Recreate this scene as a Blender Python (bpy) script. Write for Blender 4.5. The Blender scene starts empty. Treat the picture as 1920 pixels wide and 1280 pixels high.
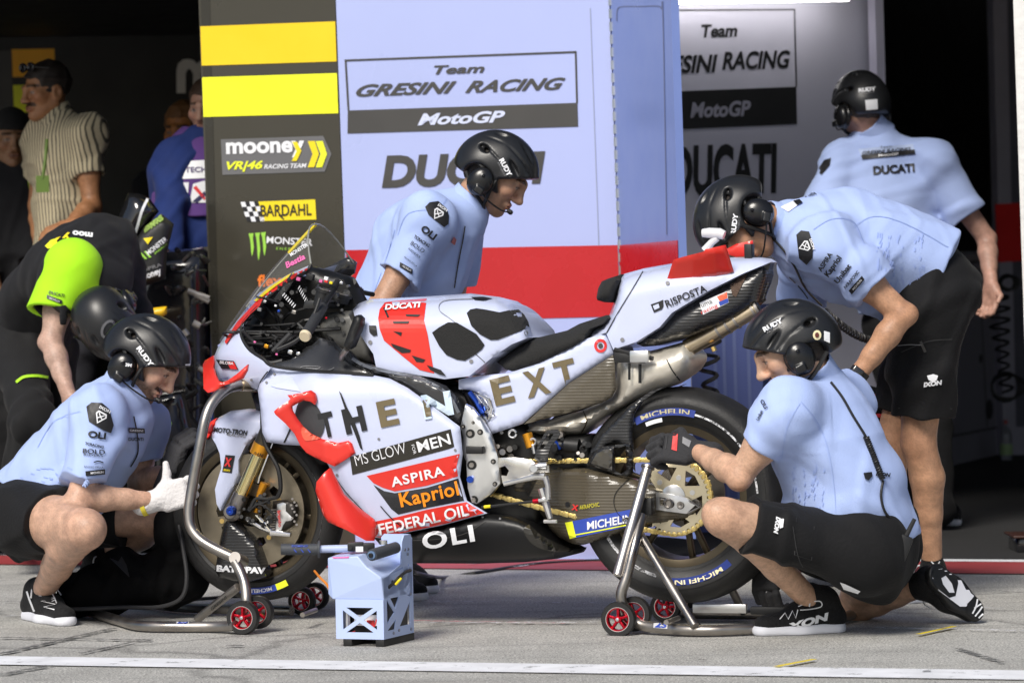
import bpy, bmesh, math, random
import numpy as np
from mathutils import Vector, Matrix
from mathutils.geometry import delaunay_2d_cdt
from mathutils.bvhtree import BVHTree
random.seed(7)
SC = bpy.context.scene
COL = SC.collection
# ------------------------------------------------------------------ camera
H = 1.02; F = 6667.0; PITCH = 0.0123; ROLL = 0.02
_r0 = Vector((1, 0, 0)); _u0 = Vector((0, math.sin(PITCH), math.cos(PITCH)))
CF = Vector((0, math.cos(PITCH), -math.sin(PITCH)))
CR = _r0 * math.cos(ROLL) - _u0 * math.sin(ROLL)
CU = _r0 * math.sin(ROLL) + _u0 * math.cos(ROLL)
CP = Vector((0, 0, H))
cam = bpy.data.cameras.new("camera"); camo = bpy.data.objects.new("camera", cam); COL.objects.link(camo)
m = Matrix((CR, CU, -CF)).transposed().to_4x4(); m.translation = CP
camo.matrix_world = m
cam.sensor_width = 36; cam.lens = 36 * F / 1920; cam.clip_end = 2000; cam.clip_start = 0.1
cam.dof.use_dof = True; cam.dof.focus_distance = 10.9; cam.dof.aperture_fstop = 5.4
SC.camera = camo
# ------------------------------------------------------------------ sky, sun, exposure
SUN_EL, SUN_AZ = math.radians(43), math.radians(24)   # light from the front left, high
world = bpy.data.worlds.new("World"); SC.world = world; world.use_nodes = True
nt = world.node_tree; bg = nt.nodes["Background"]
sky = nt.nodes.new("ShaderNodeTexSky"); sky.sky_type = 'NISHITA'; sky.sun_disc = False
sky.sun_elevation = SUN_EL; sky.sun_rotation = math.radians(180 + 24); sky.altitude = 100
sky.air_density = 1.0; sky.dust_density = 2.0; sky.ozone_density = 1.0
nt.links.new(sky.outputs[0], bg.inputs[0]); bg.inputs[1].default_value = 0.062
sl = bpy.data.lights.new("sun", 'SUN'); sl.energy = 2.5; sl.angle = math.radians(22); sl.color = (1.0, 0.95, 0.87)
so = bpy.data.objects.new("sun", sl); COL.objects.link(so)
_to = Vector((-math.sin(SUN_AZ) * math.cos(SUN_EL), -math.cos(SUN_AZ) * math.cos(SUN_EL), math.sin(SUN_EL)))
so.rotation_euler = _to.to_track_quat('Z', 'Y').to_euler(); so.location = (0, 0, 30)
SC.view_settings.view_transform = 'Standard'; SC.view_settings.look = 'None'
SC.view_settings.exposure = 0.57; SC.view_settings.gamma = 1.0
SC.render.engine = 'CYCLES'; SC.cycles.use_denoising = True; SC.cycles.max_bounces = 6
SC.cycles.sample_clamp_indirect = 6.0
# ------------------------------------------------------------------ pixel geometry of the photograph -> places
def ray(px, py): return CF + CR * ((px - 960) / F) - CU * ((py - 640) / F)
def P(px, py, d): return CP + ray(px, py) * d
def G(px, py, z=0.0):
    r = ray(px, py); return CP + r * ((z - CP.z) / r.z)
def onplane(px, py, o, n):
    r = ray(px, py); return CP + r * ((o - CP).dot(n) / r.dot(n))
def pxof(w):
    v = Vector(w) - CP; d = v.dot(CF); return 960 + F * v.dot(CR) / d, 640 - F * v.dot(CU) / d, d
YAW = math.radians(17.5)
BF = Vector((-math.cos(YAW), math.sin(YAW), 0)); BN = Vector((-math.sin(YAW), -math.cos(YAW), 0)); BZ = Vector((0, 0, 1))
BC = P(1282, 927, 11.0)                                   # rear axle, on the bike's middle plane
def B(px, py, w=0.0): return onplane(px, py, BC + BN * w, BN)
def mirror(v): return v - BN * (2 * (v - BC).dot(BN))
# ------------------------------------------------------------------ materials (procedural)
MATS = {}
def mat(name, col, rough=0.5, metal=0.0, coat=0.0, var=0.06, vs=6.0, bump=0.0, bs=200.0, spec=0.5, rvar=0.08, attr=False, trans=0.0, emit=0.0, sheen=0.0, sss=0.0):
    if name in MATS: return MATS[name]
    M = bpy.data.materials.new(name); M.use_nodes = True; n = M.node_tree; b = n.nodes["Principled BSDF"]
    b.inputs['Roughness'].default_value = rough; b.inputs['Metallic'].default_value = metal
    b.inputs['Coat Weight'].default_value = coat; b.inputs['Coat Roughness'].default_value = 0.06
    b.inputs['Specular IOR Level'].default_value = spec
    b.inputs['Sheen Weight'].default_value = sheen
    if trans: b.inputs['Transmission Weight'].default_value = trans
    if sss:
        b.inputs['Subsurface Weight'].default_value = sss; b.inputs['Subsurface Radius'].default_value = (1, .35, .2); b.inputs['Subsurface Scale'].default_value = 0.012
    tc = n.nodes.new('ShaderNodeTexCoord'); no = n.nodes.new('ShaderNodeTexNoise'); no.inputs['Scale'].default_value = vs; no.inputs['Detail'].default_value = 6
    n.links.new(tc.outputs['Object'], no.inputs['Vector'])
    mx = n.nodes.new('ShaderNodeMix'); mx.data_type = 'RGBA'; mx.blend_type = 'MULTIPLY'; mx.inputs[0].default_value = 1.0
    ramp = n.nodes.new('ShaderNodeMapRange'); ramp.inputs[1].default_value = .3; ramp.inputs[2].default_value = .7
    ramp.inputs[3].default_value = 1 - var; ramp.inputs[4].default_value = 1 + var
    n.links.new(no.outputs['Fac'], ramp.inputs[0]); n.links.new(ramp.outputs[0], mx.inputs[7])
    if attr:
        at = n.nodes.new('ShaderNodeAttribute'); at.attribute_name = 'pigment'; n.links.new(at.outputs['Color'], mx.inputs[6])
    else: mx.inputs[6].default_value = (*col, 1)
    n.links.new(mx.outputs[2], b.inputs['Base Color'])
    rr = n.nodes.new('ShaderNodeMapRange'); rr.inputs[1].default_value = .3; rr.inputs[2].default_value = .7
    rr.inputs[3].default_value = max(.02, rough - rvar); rr.inputs[4].default_value = min(1, rough + rvar)
    n.links.new(no.outputs['Fac'], rr.inputs[0]); n.links.new(rr.outputs[0], b.inputs['Roughness'])
    if bump:
        n2 = n.nodes.new('ShaderNodeTexNoise'); n2.inputs['Scale'].default_value = bs; n2.inputs['Detail'].default_value = 3
        n.links.new(tc.outputs['Object'], n2.inputs['Vector'])
        bu = n.nodes.new('ShaderNodeBump'); bu.inputs['Strength'].default_value = bump; bu.inputs['Distance'].default_value = 0.004
        n.links.new(n2.outputs['Fac'], bu.inputs['Height']); n.links.new(bu.outputs[0], b.inputs['Normal'])
    if emit:
        b.inputs['Emission Color'].default_value = (*col, 1); b.inputs['Emission Strength'].default_value = emit
    MATS[name] = M; return M
def srgb(r, g, b):
    f = lambda c: (c / 255 / 12.92) if c / 255 <= .04045 else ((c / 255 + .055) / 1.055) ** 2.4
    return (f(r), f(g), f(b))
PAINT = mat('pale_paint', (.58, .63, .83), .32, coat=.5, var=.03)
REDP = mat('red_paint', (.72, .028, .016), .38, coat=.45, var=.04)
BLKGLOSS = mat('gloss_black', (.012, .012, .014), .14, coat=.6, var=.1)
BLKMAT = mat('matt_black', (.010, .010, .0105), .5, var=.15)
BLKDEEP = mat('engine_black', (.007, .007, .007), .4, var=.3)
RUBBER = mat('tyre_rubber', (.012, .012, .0125), .5, var=.2, vs=14, bump=.15, bs=300)
SLICK = mat('tread_rubber', (.013, .013, .0135), .58, var=.22, vs=20, bump=.3, bs=160)
STEEL = mat('brushed_steel', (.36, .335, .31), .36, metal=1, var=.12, rvar=.14, vs=9)
ALU = mat('machined_aluminium', (.74, .74, .74), .32, metal=1, var=.08)
CHROME = mat('bright_steel', (.85, .85, .86), .14, metal=1)
GOLD = mat('gold_metal', (.80, .56, .20), .3, metal=1, var=.1)
ORNGOLD = mat('orange_anodised', (.82, .36, .03), .32, metal=.8)
CHAINM = mat('chain_gold', (.85, .66, .26), .3, metal=1)
TITAN = mat('titanium', (.52, .43, .30), .3, metal=1, var=.2, vs=12)
SILVERP = mat('dented_silver_sheet', (.78, .73, .63), .36, metal=.55, var=.18, vs=14, bump=.5, bs=38)
WHEELM = mat('bronze_magnesium', (.085, .068, .044), .38, metal=.75, var=.1)
REDAN = mat('red_anodised', (.5, .008, .025), .28, metal=.8)
BLUEAN = mat('blue_anodised', (.03, .09, .5), .3, metal=.8)
WHITE = mat('white_print', (.82, .83, .86), .5, var=.02)
BLACK = mat('black_print', (.012, .012, .014), .5, var=.05)
TAUPE = mat('taupe_print', (.16, .125, .065), .4, var=.05)
DKGREY = mat('charcoal_print', (.055, .053, .05), .5, var=.05)
GREY = mat('grey_print', (.22, .22, .23), .5)
YEL = mat('yellow_print', (.86, .68, .01), .5, var=.03)
FLUO = mat('fluorescent_yellow', (.84, .9, .03), .5, var=.03)
LIME = mat('lime_print', (.42, .78, .03), .6)
ORANGE = mat('orange_print', (.85, .2, .02), .5)
BLUEP = mat('blue_print', (.035, .075, .42), .45)
PINK = mat('pink_print', (.8, .16, .42), .5)
REDPR = mat('red_print', (.7, .03, .03), .5)
def carbon(name, col, sc=330, rough=.26):
    M = mat(name, col, rough, coat=.35, var=.12, vs=5, spec=.6); n = M.node_tree; b = n.nodes["Principled BSDF"]
    tc = n.nodes.new('ShaderNodeTexCoord'); w = n.nodes.new('ShaderNodeTexWave'); w.bands_direction = 'Z'; w.inputs['Scale'].default_value = sc / 10; w.inputs['Distortion'].default_value = .5
    n.links.new(tc.outputs['Object'], w.inputs['Vector'])
    bu = n.nodes.new('ShaderNodeBump'); bu.inputs['Strength'].default_value = .35; bu.inputs['Distance'].default_value = .002
    n.links.new(w.outputs['Fac'], bu.inputs['Height']); n.links.new(bu.outputs[0], b.inputs['Normal']); return M
CARBON = carbon('carbon_fibre', (.085, .071, .048))  # tan of the reflected warm ground put into the base colour
CARBOND = carbon('dark_carbon', (.016, .016, .017))
def fabric(name, col, bump=.25, var=.05, vs=9, bs=420, rough=.82, sheen=.04):
    return mat(name, col, rough, var=var, vs=vs, bump=bump, bs=bs, sheen=sheen, spec=.25)
SHIRT = fabric('pale_blue_knit', (.41, .52, .85), var=.05, vs=6, bump=.35, sheen=.08)
SHORTS = fabric('black_twill', (.008, .008, .009), bump=.5, bs=90, sheen=.03)
SKIN = mat('skin', (.5, .3, .2), .46, attr=True, var=.17, vs=34, bump=.3, bs=210, spec=.42, sss=.05)
HELM = mat('helmet_matt_black', (.014, .0145, .016), .36, var=.12, vs=5, bump=.06, bs=300)
CUP = mat('headset_black', (.008, .008, .009), .25, var=.1)
HAIR = mat('dark_hair', (.018, .012, .009), .6, var=.3, vs=90, bump=.9, bs=260)
SOLEW = mat('white_foam_sole', (.75, .76, .82), .6, var=.05)
KNIT = fabric('black_shoe_knit', (.012, .012, .013), bump=.8, bs=170, var=.4, vs=120)
# ------------------------------------------------------------------ objects
WLOC = {}
def link(o, parent, loc):
    COL.objects.link(o); o.location = loc; WLOC[o.name] = Vector(loc)
    if parent is not None:
        o.parent = parent; o.matrix_parent_inverse = Matrix.Translation(-WLOC[parent.name])
    return o
def meshobj(name, verts, faces, mt, parent=None, smooth=True, base=False, autosm=None):
    verts = np.asarray(verts, dtype=np.float64).reshape(-1, 3)
    lo, hi = verts.min(0), verts.max(0); org = (lo + hi) / 2
    if base or parent is None: org[2] = lo[2]
    me = bpy.data.meshes.new(name); me.from_pydata((verts - org).tolist(), [], [list(map(int, f)) for f in faces] if not isinstance(faces, np.ndarray) else faces.tolist())
    me.materials.append(mt); me.update()
    if smooth:
        me.polygons.foreach_set('use_smooth', [True] * len(me.polygons))
        if autosm is not None: me.set_sharp_from_angle(angle=math.radians(autosm))
    o = bpy.data.objects.new(name, me); link(o, parent, org.tolist()); return o
def tag(o, label=None, cat=None, group=None, kind=None):
    if label: o['label'] = label
    if cat: o['category'] = cat
    if group: o['group'] = group
    if kind: o['kind'] = kind
    return o
def empty(name, loc, label=None, cat=None, group=None):
    o = bpy.data.objects.new(name, None); o.empty_display_size = .1; link(o, None, loc); return tag(o, label, cat, group)
class MB:
    def __init__(s): s.v = []; s.f = []
    def add(s, v, f):
        n = len(s.v); s.v += [tuple(x) for x in v]; s.f += [[i + n for i in q] for q in f]; return s
    def box(s, c, ax, hs, bev=0.0):
        c = Vector(c); X, Y, Z = [Vector(a).normalized() for a in ax]
        if bev <= 0:
            vs = [c + X * (hs[0] * i) + Y * (hs[1] * j) + Z * (hs[2] * k) for i in (-1, 1) for j in (-1, 1) for k in (-1, 1)]
            return s.add(vs, [(0, 1, 3, 2), (4, 6, 7, 5), (0, 4, 5, 1), (2, 3, 7, 6), (0, 2, 6, 4), (1, 5, 7, 3)])
        bm = bmesh.new(); bmesh.ops.create_cube(bm, size=2)
        for v in bm.verts: v.co = Vector((v.co.x * hs[0], v.co.y * hs[1], v.co.z * hs[2]))
        bmesh.ops.bevel(bm, geom=bm.edges[:], offset=bev, segments=2, affect='EDGES', profile=.5)
        bm.verts.index_update()
        vs = [c + X * v.co.x + Y * v.co.y + Z * v.co.z for v in bm.verts]; fs = [[v.index for v in f.verts] for f in bm.faces]; bm.free()
        return s.add(vs, fs)
    def tube(s, pts, r, n=10, close=False, cap=True):
        pts = [Vector(p) for p in pts]; N = len(pts); rr = r if isinstance(r, (list, tuple)) else [r] * N
        up = Vector((.31, .23, .92)); rings = []; prev = None
        for i, p in enumerate(pts):
            a = pts[(i - 1) % N] if (i > 0 or close) else p; b = pts[(i + 1) % N] if (i < N - 1 or close) else p
            t = (b - a).normalized()
            if prev is None: x = t.cross(up).normalized()
            else: x = (prev - t * prev.dot(t)).normalized()
            prev = x; y = t.cross(x)
            rings.append([p + (x * math.cos(2 * math.pi * k / n) + y * math.sin(2 * math.pi * k / n)) * rr[i] for k in range(n)])
        vs = [v for R_ in rings for v in R_]; fs = []
        for i in range(N if close else N - 1):
            j = (i + 1) % N
            for k in range(n): fs.append((i * n + k, i * n + (k + 1) % n, j * n + (k + 1) % n, j * n + k))
        if cap and not close: fs += [list(range(n))[::-1], [(N - 1) * n + k for k in range(n)]]
        return s.add(vs, fs)
    def lathe(s, c, axis, prof, n=48, xdir=None, a0=0, a1=2 * math.pi):
        """prof: (radius, offset along axis) points; closed loop of revolution"""
        c = Vector(c); a = Vector(axis).normalized(); x = Vector(xdir) if xdir else a.orthogonal(); x = (x - a * x.dot(a)).normalized(); y = a.cross(x)
        m_ = len(prof); full = abs(a1 - a0 - 2 * math.pi) < 1e-6; cnt = n if full else n + 1; vs = []
        for k in range(cnt):
            t = a0 + (a1 - a0) * k / n; d = x * math.cos(t) + y * math.sin(t)
            vs += [c + d * r + a * o for r, o in prof]
        fs = []
        for k in range(n):
            j = (k + 1) % cnt
            for i in range(m_ - 1): fs.append((k * m_ + i, j * m_ + i, j * m_ + i + 1, k * m_ + i + 1))
        return s.add(vs, fs)
    def cyl(s, a, b, r, n=16, r2=None): return s.tube([a, b], [r, r if r2 is None else r2], n)
    def build(s, name, mt, parent=None, smooth=True, autosm=35): return meshobj(name, s.v, s.f, mt, parent, smooth, autosm=autosm)
def catmull(pts, n=6, close=False):
    pts = [Vector(p) for p in pts]; N = len(pts); out = []
    for i in range(N if close else N - 1):
        p0 = pts[(i - 1) % N] if (close or i > 0) else pts[i]; p1 = pts[i]; p2 = pts[(i + 1) % N]; p3 = pts[(i + 2) % N] if (close or i + 2 < N) else p2
        for k in range(n):
            t = k / n
            out.append(.5 * ((2 * p1) + (p2 - p0) * t + (2 * p0 - 5 * p1 + 4 * p2 - p3) * t * t + (3 * p1 - p0 - 3 * p2 + p3) * t ** 3))
    if not close: out.append(pts[-1])
    return out
def sm2(pts, n=5, close=True): return [(v.x, v.y) for v in catmull([(p[0], p[1], 0) for p in pts], n, close)]
def seg_dist(Q, poly):
    Q = np.asarray(Q, float); A = np.asarray(poly, float); Bq = np.roll(A, -1, 0); best = np.full(len(Q), 1e9)
    for a, b in zip(A, Bq):
        ba = b - a; L = ba @ ba + 1e-12; t = np.clip(((Q - a) @ ba) / L, 0, 1); best = np.minimum(best, np.hypot(*(Q - a - t[:, None] * ba).T))
    return best
def inpoly(Q, poly):
    Q = np.asarray(Q, float); A = np.asarray(poly, float); Bq = np.roll(A, -1, 0); ins = np.zeros(len(Q), bool)
    for a, b in zip(A, Bq):
        c = (a[1] > Q[:, 1]) != (b[1] > Q[:, 1]); xx = (b[0] - a[0]) * (Q[:, 1] - a[1]) / (b[1] - a[1] + 1e-12) + a[0]; ins ^= c & (Q[:, 0] < xx)
    return ins
def fill2d(outline, step, holes=()):
    """triangulated polygon with inner points: 2D points, triangles, distance to the outline, loops"""
    def dens(pl):
        out = []
        for a, b in zip(pl, pl[1:] + pl[:1]):
            L = math.hypot(b[0] - a[0], b[1] - a[1]); k = max(1, int(round(L / step)))
            out += [(a[0] + (b[0] - a[0]) * i / k, a[1] + (b[1] - a[1]) * i / k) for i in range(k)]
        return out
    o = dens([tuple(p) for p in outline]); hs = [dens([tuple(p) for p in h]) for h in holes]
    A = np.array(o); lo, hi = A.min(0), A.max(0)
    gx, gy = np.meshgrid(np.arange(lo[0], hi[0], step), np.arange(lo[1], hi[1], step)); gx[1::2] += step / 2
    Q = np.stack([gx.ravel(), gy.ravel()], 1)
    if len(Q):
        ok = inpoly(Q, o) & (seg_dist(Q, o) > step * .55)
        for h in hs: ok &= ~inpoly(Q, h) & (seg_dist(Q, h) > step * .55)
        Q = Q[ok]
    pts = [Vector(p) for p in o]; edges = []; n = len(o); edges += [(i, (i + 1) % n) for i in range(n)]
    for h in hs:
        n0 = len(pts); pts += [Vector(p) for p in h]; edges += [(n0 + i, n0 + (i + 1) % len(h)) for i in range(len(h))]
    pts += [Vector(q) for q in Q.tolist()]
    r = delaunay_2d_cdt(pts, edges, [], 1 if not hs else 0, 1e-5)
    V = np.array([tuple(v) for v in r[0]]); T = [tuple(f) for f in r[2]]
    if len(T):
        c = np.array([V[list(f)].mean(0) for f in T]); ok = inpoly(c, o)
        for h in hs: ok &= ~inpoly(c, h)
        T = [f for f, k in zip(T, ok) if k]
    D = seg_dist(V, o)
    for h in hs: D = np.minimum(D, seg_dist(V, h))
    return V, T, D
def boundary(T):
    e = {}
    for f in T:
        for a, b in zip(f, f[1:] + f[:1]):
            if (b, a) in e: del e[(b, a)]
            else: e[(a, b)] = 1
    return list(e)
def curl(D, r): t = np.clip(D / r, 0, 1); return np.sqrt(1 - (1 - t) ** 2)
def panel(name, outline, mt, parent, w, r=14, depth=.02, edge=0.0, step=9, sym=False, back=None, holes=(), smooth_outline=False, wfun=None, mirrored=False, autosm=None):
    """A body panel of the bike. outline in photo pixels; w lateral place (m, + to the viewer) of its face;
    r px over which it rolls in towards its edge by `depth`; sym: closed body mirrored across the bike; back: thickness of a plate."""
    if smooth_outline: outline = sm2(outline)
    V, T, D = fill2d(list(outline), step, holes)
    c = curl(D, r)
    W = (np.array([wfun(x, y) for x, y in V]) if wfun else np.full(len(V), w)) - depth * (1 - c)
    f3 = [B(x, y, ww) for (x, y), ww in zip(V, W)]
    bd = boundary(T); n = len(f3)
    if sym: b3 = [mirror(v) for v in f3]
    else: b3 = [v - BN * (back if back is not None else .006) for v in f3]
    fs = [f[::-1] for f in T] + [tuple(i + n for i in f) for f in T] + [(a, b, b + n, a + n) for a, b in bd]
    # outline is traced in image space (y down): orient outwards
    o = meshobj(name, f3 + b3, fs, mt, parent, True, autosm=autosm or 60)
    bm = bmesh.new(); bm.from_mesh(o.data); bmesh.ops.recalc_face_normals(bm, faces=bm.faces); bm.to_mesh(o.data); bm.free()
    if mirrored:
        o2 = meshobj(name, [mirror(v) for v in f3 + b3], [f[::-1] for f in fs], mt, parent, True, autosm=60)
        bm = bmesh.new(); bm.from_mesh(o2.data); bmesh.ops.recalc_face_normals(bm, faces=bm.faces); bm.to_mesh(o2.data); bm.free()
    return o
def fixnormals(o):
    bm = bmesh.new(); bm.from_mesh(o.data); bmesh.ops.recalc_face_normals(bm, faces=bm.faces); bm.to_mesh(o.data); bm.free(); return o
# ------------------------------------------------------------------ implicit surfaces (bodies, clothes, helmets)
def v3(x): return np.array([x[0], x[1], x[2]], dtype=np.float64)
class SDF:
    def __init__(s): s.p = []
    def cap(s, a, b, r1, r2=None, k=.02, op='u', ax=None, flat=1.0):
        s.p.append(('c', v3(a), v3(b), r1, r1 if r2 is None else r2, k, op, None if ax is None else v3(Vector(ax).normalized()), flat)); return s
    def chain(s, pts, rs, k=.02, **kw):
        for i in range(len(pts) - 1): s.cap(pts[i], pts[i + 1], rs[i], rs[i + 1], k, **kw)
        return s
    def ell(s, c, r, R=None, k=.02, op='u'):
        s.p.append(('e', v3(c), np.eye(3) if R is None else np.array(R), np.array(r, float), k, op)); return s
    def box(s, c, hs, rad, R=None, k=.01, op='u'):
        s.p.append(('b', v3(c), np.eye(3) if R is None else np.array(R), np.array(hs, float), rad, k, op)); return s
    def cut(s, o, n, k=.004): s.p.append(('h', v3(o), v3(Vector(n).normalized()), k)); return s      # removes the side n points to
    def bounds(s):
        lo = np.full(3, 1e9); hi = -lo
        for q in s.p:
            if q[0] == 'c' and q[6] == 'u':
                m_ = max(q[3], q[4]) * max(1, q[8]); lo = np.minimum(lo, np.minimum(q[1], q[2]) - m_); hi = np.maximum(hi, np.maximum(q[1], q[2]) + m_)
            elif q[0] == 'e' and q[5] == 'u': m_ = np.abs(q[2].T) @ q[3]; lo = np.minimum(lo, q[1] - m_); hi = np.maximum(hi, q[1] + m_)
            elif q[0] == 'b' and q[6] == 'u': m_ = np.abs(q[2].T) @ q[3]; lo = np.minimum(lo, q[1] - m_); hi = np.maximum(hi, q[1] + m_)
        return lo, hi
    def mesh(s, h, disp=None):
        lo, hi = s.bounds(); lo = lo - 3 * h - .03; hi = hi + 3 * h + .03
        n = np.ceil((hi - lo) / h).astype(int) + 1
        ax = [(lo[i] + h * np.arange(n[i])).astype(np.float32) for i in range(3)]
        Fv = np.full(n, 10.0, np.float32)
        for q in s.p:
            if q[0] == 'h':
                X, Y, Z = ax[0][:, None, None], ax[1][None, :, None], ax[2][None, None, :]
                d = (X - q[1][0]) * q[2][0] + (Y - q[1][1]) * q[2][1] + (Z - q[1][2]) * q[2][2]
                np.maximum(Fv, d.astype(np.float32), out=Fv); continue
            if q[0] == 'c': m_ = max(q[3], q[4]) * max(1, q[8]); a0 = np.minimum(q[1], q[2]) - m_; a1 = np.maximum(q[1], q[2]) + m_; k, op = q[5], q[6]
            elif q[0] == 'e': m_ = np.abs(q[2].T) @ q[3]; a0 = q[1] - m_; a1 = q[1] + m_; k, op = q[4], q[5]
            else: m_ = np.abs(q[2].T) @ q[3]; a0 = q[1] - m_; a1 = q[1] + m_; k, op = q[5], q[6]
            pad = k + 3 * h
            i0 = np.clip(np.floor((a0 - pad - lo) / h).astype(int), 0, n); i1 = np.clip(np.ceil((a1 + pad - lo) / h).astype(int) + 1, 0, n)
            if np.any(i1 <= i0): continue
            sl_ = tuple(slice(i0[i], i1[i]) for i in range(3))
            X = ax[0][sl_[0]][:, None, None]; Y = ax[1][sl_[1]][None, :, None]; Z = ax[2][sl_[2]][None, None, :]
            if q[0] == 'c':
                a, b = q[1].astype(np.float32), q[2].astype(np.float32); ba = b - a; L = float(ba @ ba) + 1e-9
                x, y, z = X - a[0], Y - a[1], Z - a[2]; t = np.clip((x * ba[0] + y * ba[1] + z * ba[2]) / L, 0, 1)
                x = x - ba[0] * t; y = y - ba[1] * t; z = z - ba[2] * t; l2 = x * x + y * y + z * z
                if q[7] is not None:
                    va = x * np.float32(q[7][0]) + y * np.float32(q[7][1]) + z * np.float32(q[7][2]); l2 = l2 + va * va * np.float32(1 / q[8] ** 2 - 1)
                d = np.sqrt(np.maximum(l2, 0)) - (q[3] + (q[4] - q[3]) * t)
            else:
                R = q[2].astype(np.float32); x, y, z = X - np.float32(q[1][0]), Y - np.float32(q[1][1]), Z - np.float32(q[1][2])
                lx = x * R[0, 0] + y * R[0, 1] + z * R[0, 2]; ly = x * R[1, 0] + y * R[1, 1] + z * R[1, 2]; lz = x * R[2, 0] + y * R[2, 1] + z * R[2, 2]
                r = q[3].astype(np.float32)
                if q[0] == 'e':
                    k0 = np.sqrt((lx / r[0]) ** 2 + (ly / r[1]) ** 2 + (lz / r[2]) ** 2); k1 = np.sqrt((lx / r[0] ** 2) ** 2 + (ly / r[1] ** 2) ** 2 + (lz / r[2] ** 2) ** 2)
                    d = k0 * (k0 - 1) / (k1 + 1e-9)
                else:
                    qx, qy, qz = np.abs(lx) - r[0] + q[4], np.abs(ly) - r[1] + q[4], np.abs(lz) - r[2] + q[4]
                    d = np.sqrt(np.maximum(qx, 0) ** 2 + np.maximum(qy, 0) ** 2 + np.maximum(qz, 0) ** 2) + np.minimum(np.maximum(qx, np.maximum(qy, qz)), 0) - q[4]
            d = d.astype(np.float32); cur = Fv[sl_]
            if op == 'u':
                hh = np.maximum(k - np.abs(cur - d), 0) / k; Fv[sl_] = np.minimum(cur, d) - hh * hh * (k * .25)
            elif op == 's':
                d = -d; hh = np.maximum(k - np.abs(cur - d), 0) / k; Fv[sl_] = np.maximum(cur, d) + hh * hh * (k * .25)
            elif op == 'i': Fv[sl_] = np.maximum(cur, d)
        if disp is not None:
            near = np.abs(Fv) < .06; idx = np.argwhere(near); pts = lo + idx * h
            Fv[near] += disp(pts).astype(np.float32)
        return nets(Fv, lo, h)
def nets(Fv, lo, h):
    ins = Fv < 0
    a = ins[:-1, :-1, :-1]; cnt = np.zeros(a.shape, np.int8)
    offs = [(i, j, k) for i in (0, 1) for j in (0, 1) for k in (0, 1)]
    sh = lambda A, o: A[o[0]:A.shape[0] - 1 + o[0], o[1]:A.shape[1] - 1 + o[1], o[2]:A.shape[2] - 1 + o[2]]
    for o in offs: cnt += sh(ins, o)
    act = (cnt > 0) & (cnt < 8); idx = np.argwhere(act)
    vid = np.full(a.shape, -1, np.int64); vid[act] = np.arange(len(idx))
    val = np.stack([Fv[idx[:, 0] + o[0], idx[:, 1] + o[1], idx[:, 2] + o[2]] for o in offs], 1).astype(np.float64)
    O = np.array(offs, float); acc = np.zeros((len(idx), 3)); num = np.zeros(len(idx))
    for i in range(8):
        for j in range(i + 1, 8):
            if np.abs(O[i] - O[j]).sum() != 1: continue
            c = (val[:, i] < 0) != (val[:, j] < 0); t = np.where(c, val[:, i] / np.where(c, val[:, i] - val[:, j], 1), 0)
            acc += np.where(c[:, None], O[i] + t[:, None] * (O[j] - O[i]), 0); num += c
    V = lo + (idx + acc / num[:, None]) * h
    quads = []
    for axn in range(3):
        s0 = [slice(None)] * 3; s1 = [slice(None)] * 3; s0[axn] = slice(0, -1); s1[axn] = slice(1, None)
        A_, B_ = ins[tuple(s0)], ins[tuple(s1)]; e = np.argwhere(A_ != B_); u, v = [(1, 2), (2, 0), (0, 1)][axn]
        ok = (e[:, u] > 0) & (e[:, v] > 0) & (e[:, u] < vid.shape[u]) & (e[:, v] < vid.shape[v]); e = e[ok]
        flip = A_[tuple(e.T)]
        def g(du, dv):
            x = e.copy(); x[:, u] -= du; x[:, v] -= dv; return vid[tuple(x.T)]
        q = np.stack([g(1, 1), g(0, 1), g(0, 0), g(1, 0)], 1); q[~flip] = q[~flip][:, ::-1]; quads.append(q)
    return V, np.concatenate(quads)
def sdfobj(name, s, h, mt, parent=None, disp=None, col=None):
    V, Q = s.mesh(h, disp)
    if name in ('person', 'shirt', 'shorts', 'trousers', 'lime_sleeve', 'bib', 'tyre_blanket', 'shoe', 'sole', 'glove'):
        lab = np.arange(len(V))                     # keep the largest connected piece
        while True:
            old = lab.copy(); mn = lab[Q].min(1)
            for c_ in range(4): np.minimum.at(lab, Q[:, c_], mn)
            lab = lab[lab]
            if np.array_equal(old, lab): break
        u_, ct = np.unique(lab, return_counts=True); keep = lab == u_[ct.argmax()]
        if not keep.all():
            mp_ = np.cumsum(keep) - 1; Q = mp_[Q[keep[Q].all(1)]]; V = V[keep]
    o = meshobj(name, V, Q, mt, parent)
    if col is not None:
        c = col(V); at = o.data.attributes.new('pigment', 'FLOAT_COLOR', 'POINT'); at.data.foreach_set('color', np.concatenate([c, np.ones((len(c), 1))], 1).astype(np.float32).ravel())
    return o
def wrinkles(amp, seed, freq=38, dirs=3):
    rg = np.random.RandomState(seed); ds = [rg.normal(size=3) for _ in range(dirs * 2)]; ph = rg.rand(dirs * 2) * 6.28
    def f(p):
        out = np.zeros(len(p))
        for i in range(dirs):
            d = ds[2 * i] / np.linalg.norm(ds[2 * i]); e = ds[2 * i + 1] / np.linalg.norm(ds[2 * i + 1])
            wv = freq * (.6 + .5 * i / dirs)
            a = np.sin(wv * (p @ d) + 2.2 * np.sin(.35 * wv * (p @ e) + ph[2 * i]) + ph[2 * i + 1]); out += (np.maximum(a, 0) ** 2) * (.35 + .65 * np.sin(5 * (p @ e) + ph[2 * i]) ** 2)
        return -amp * out
    return f
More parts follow.
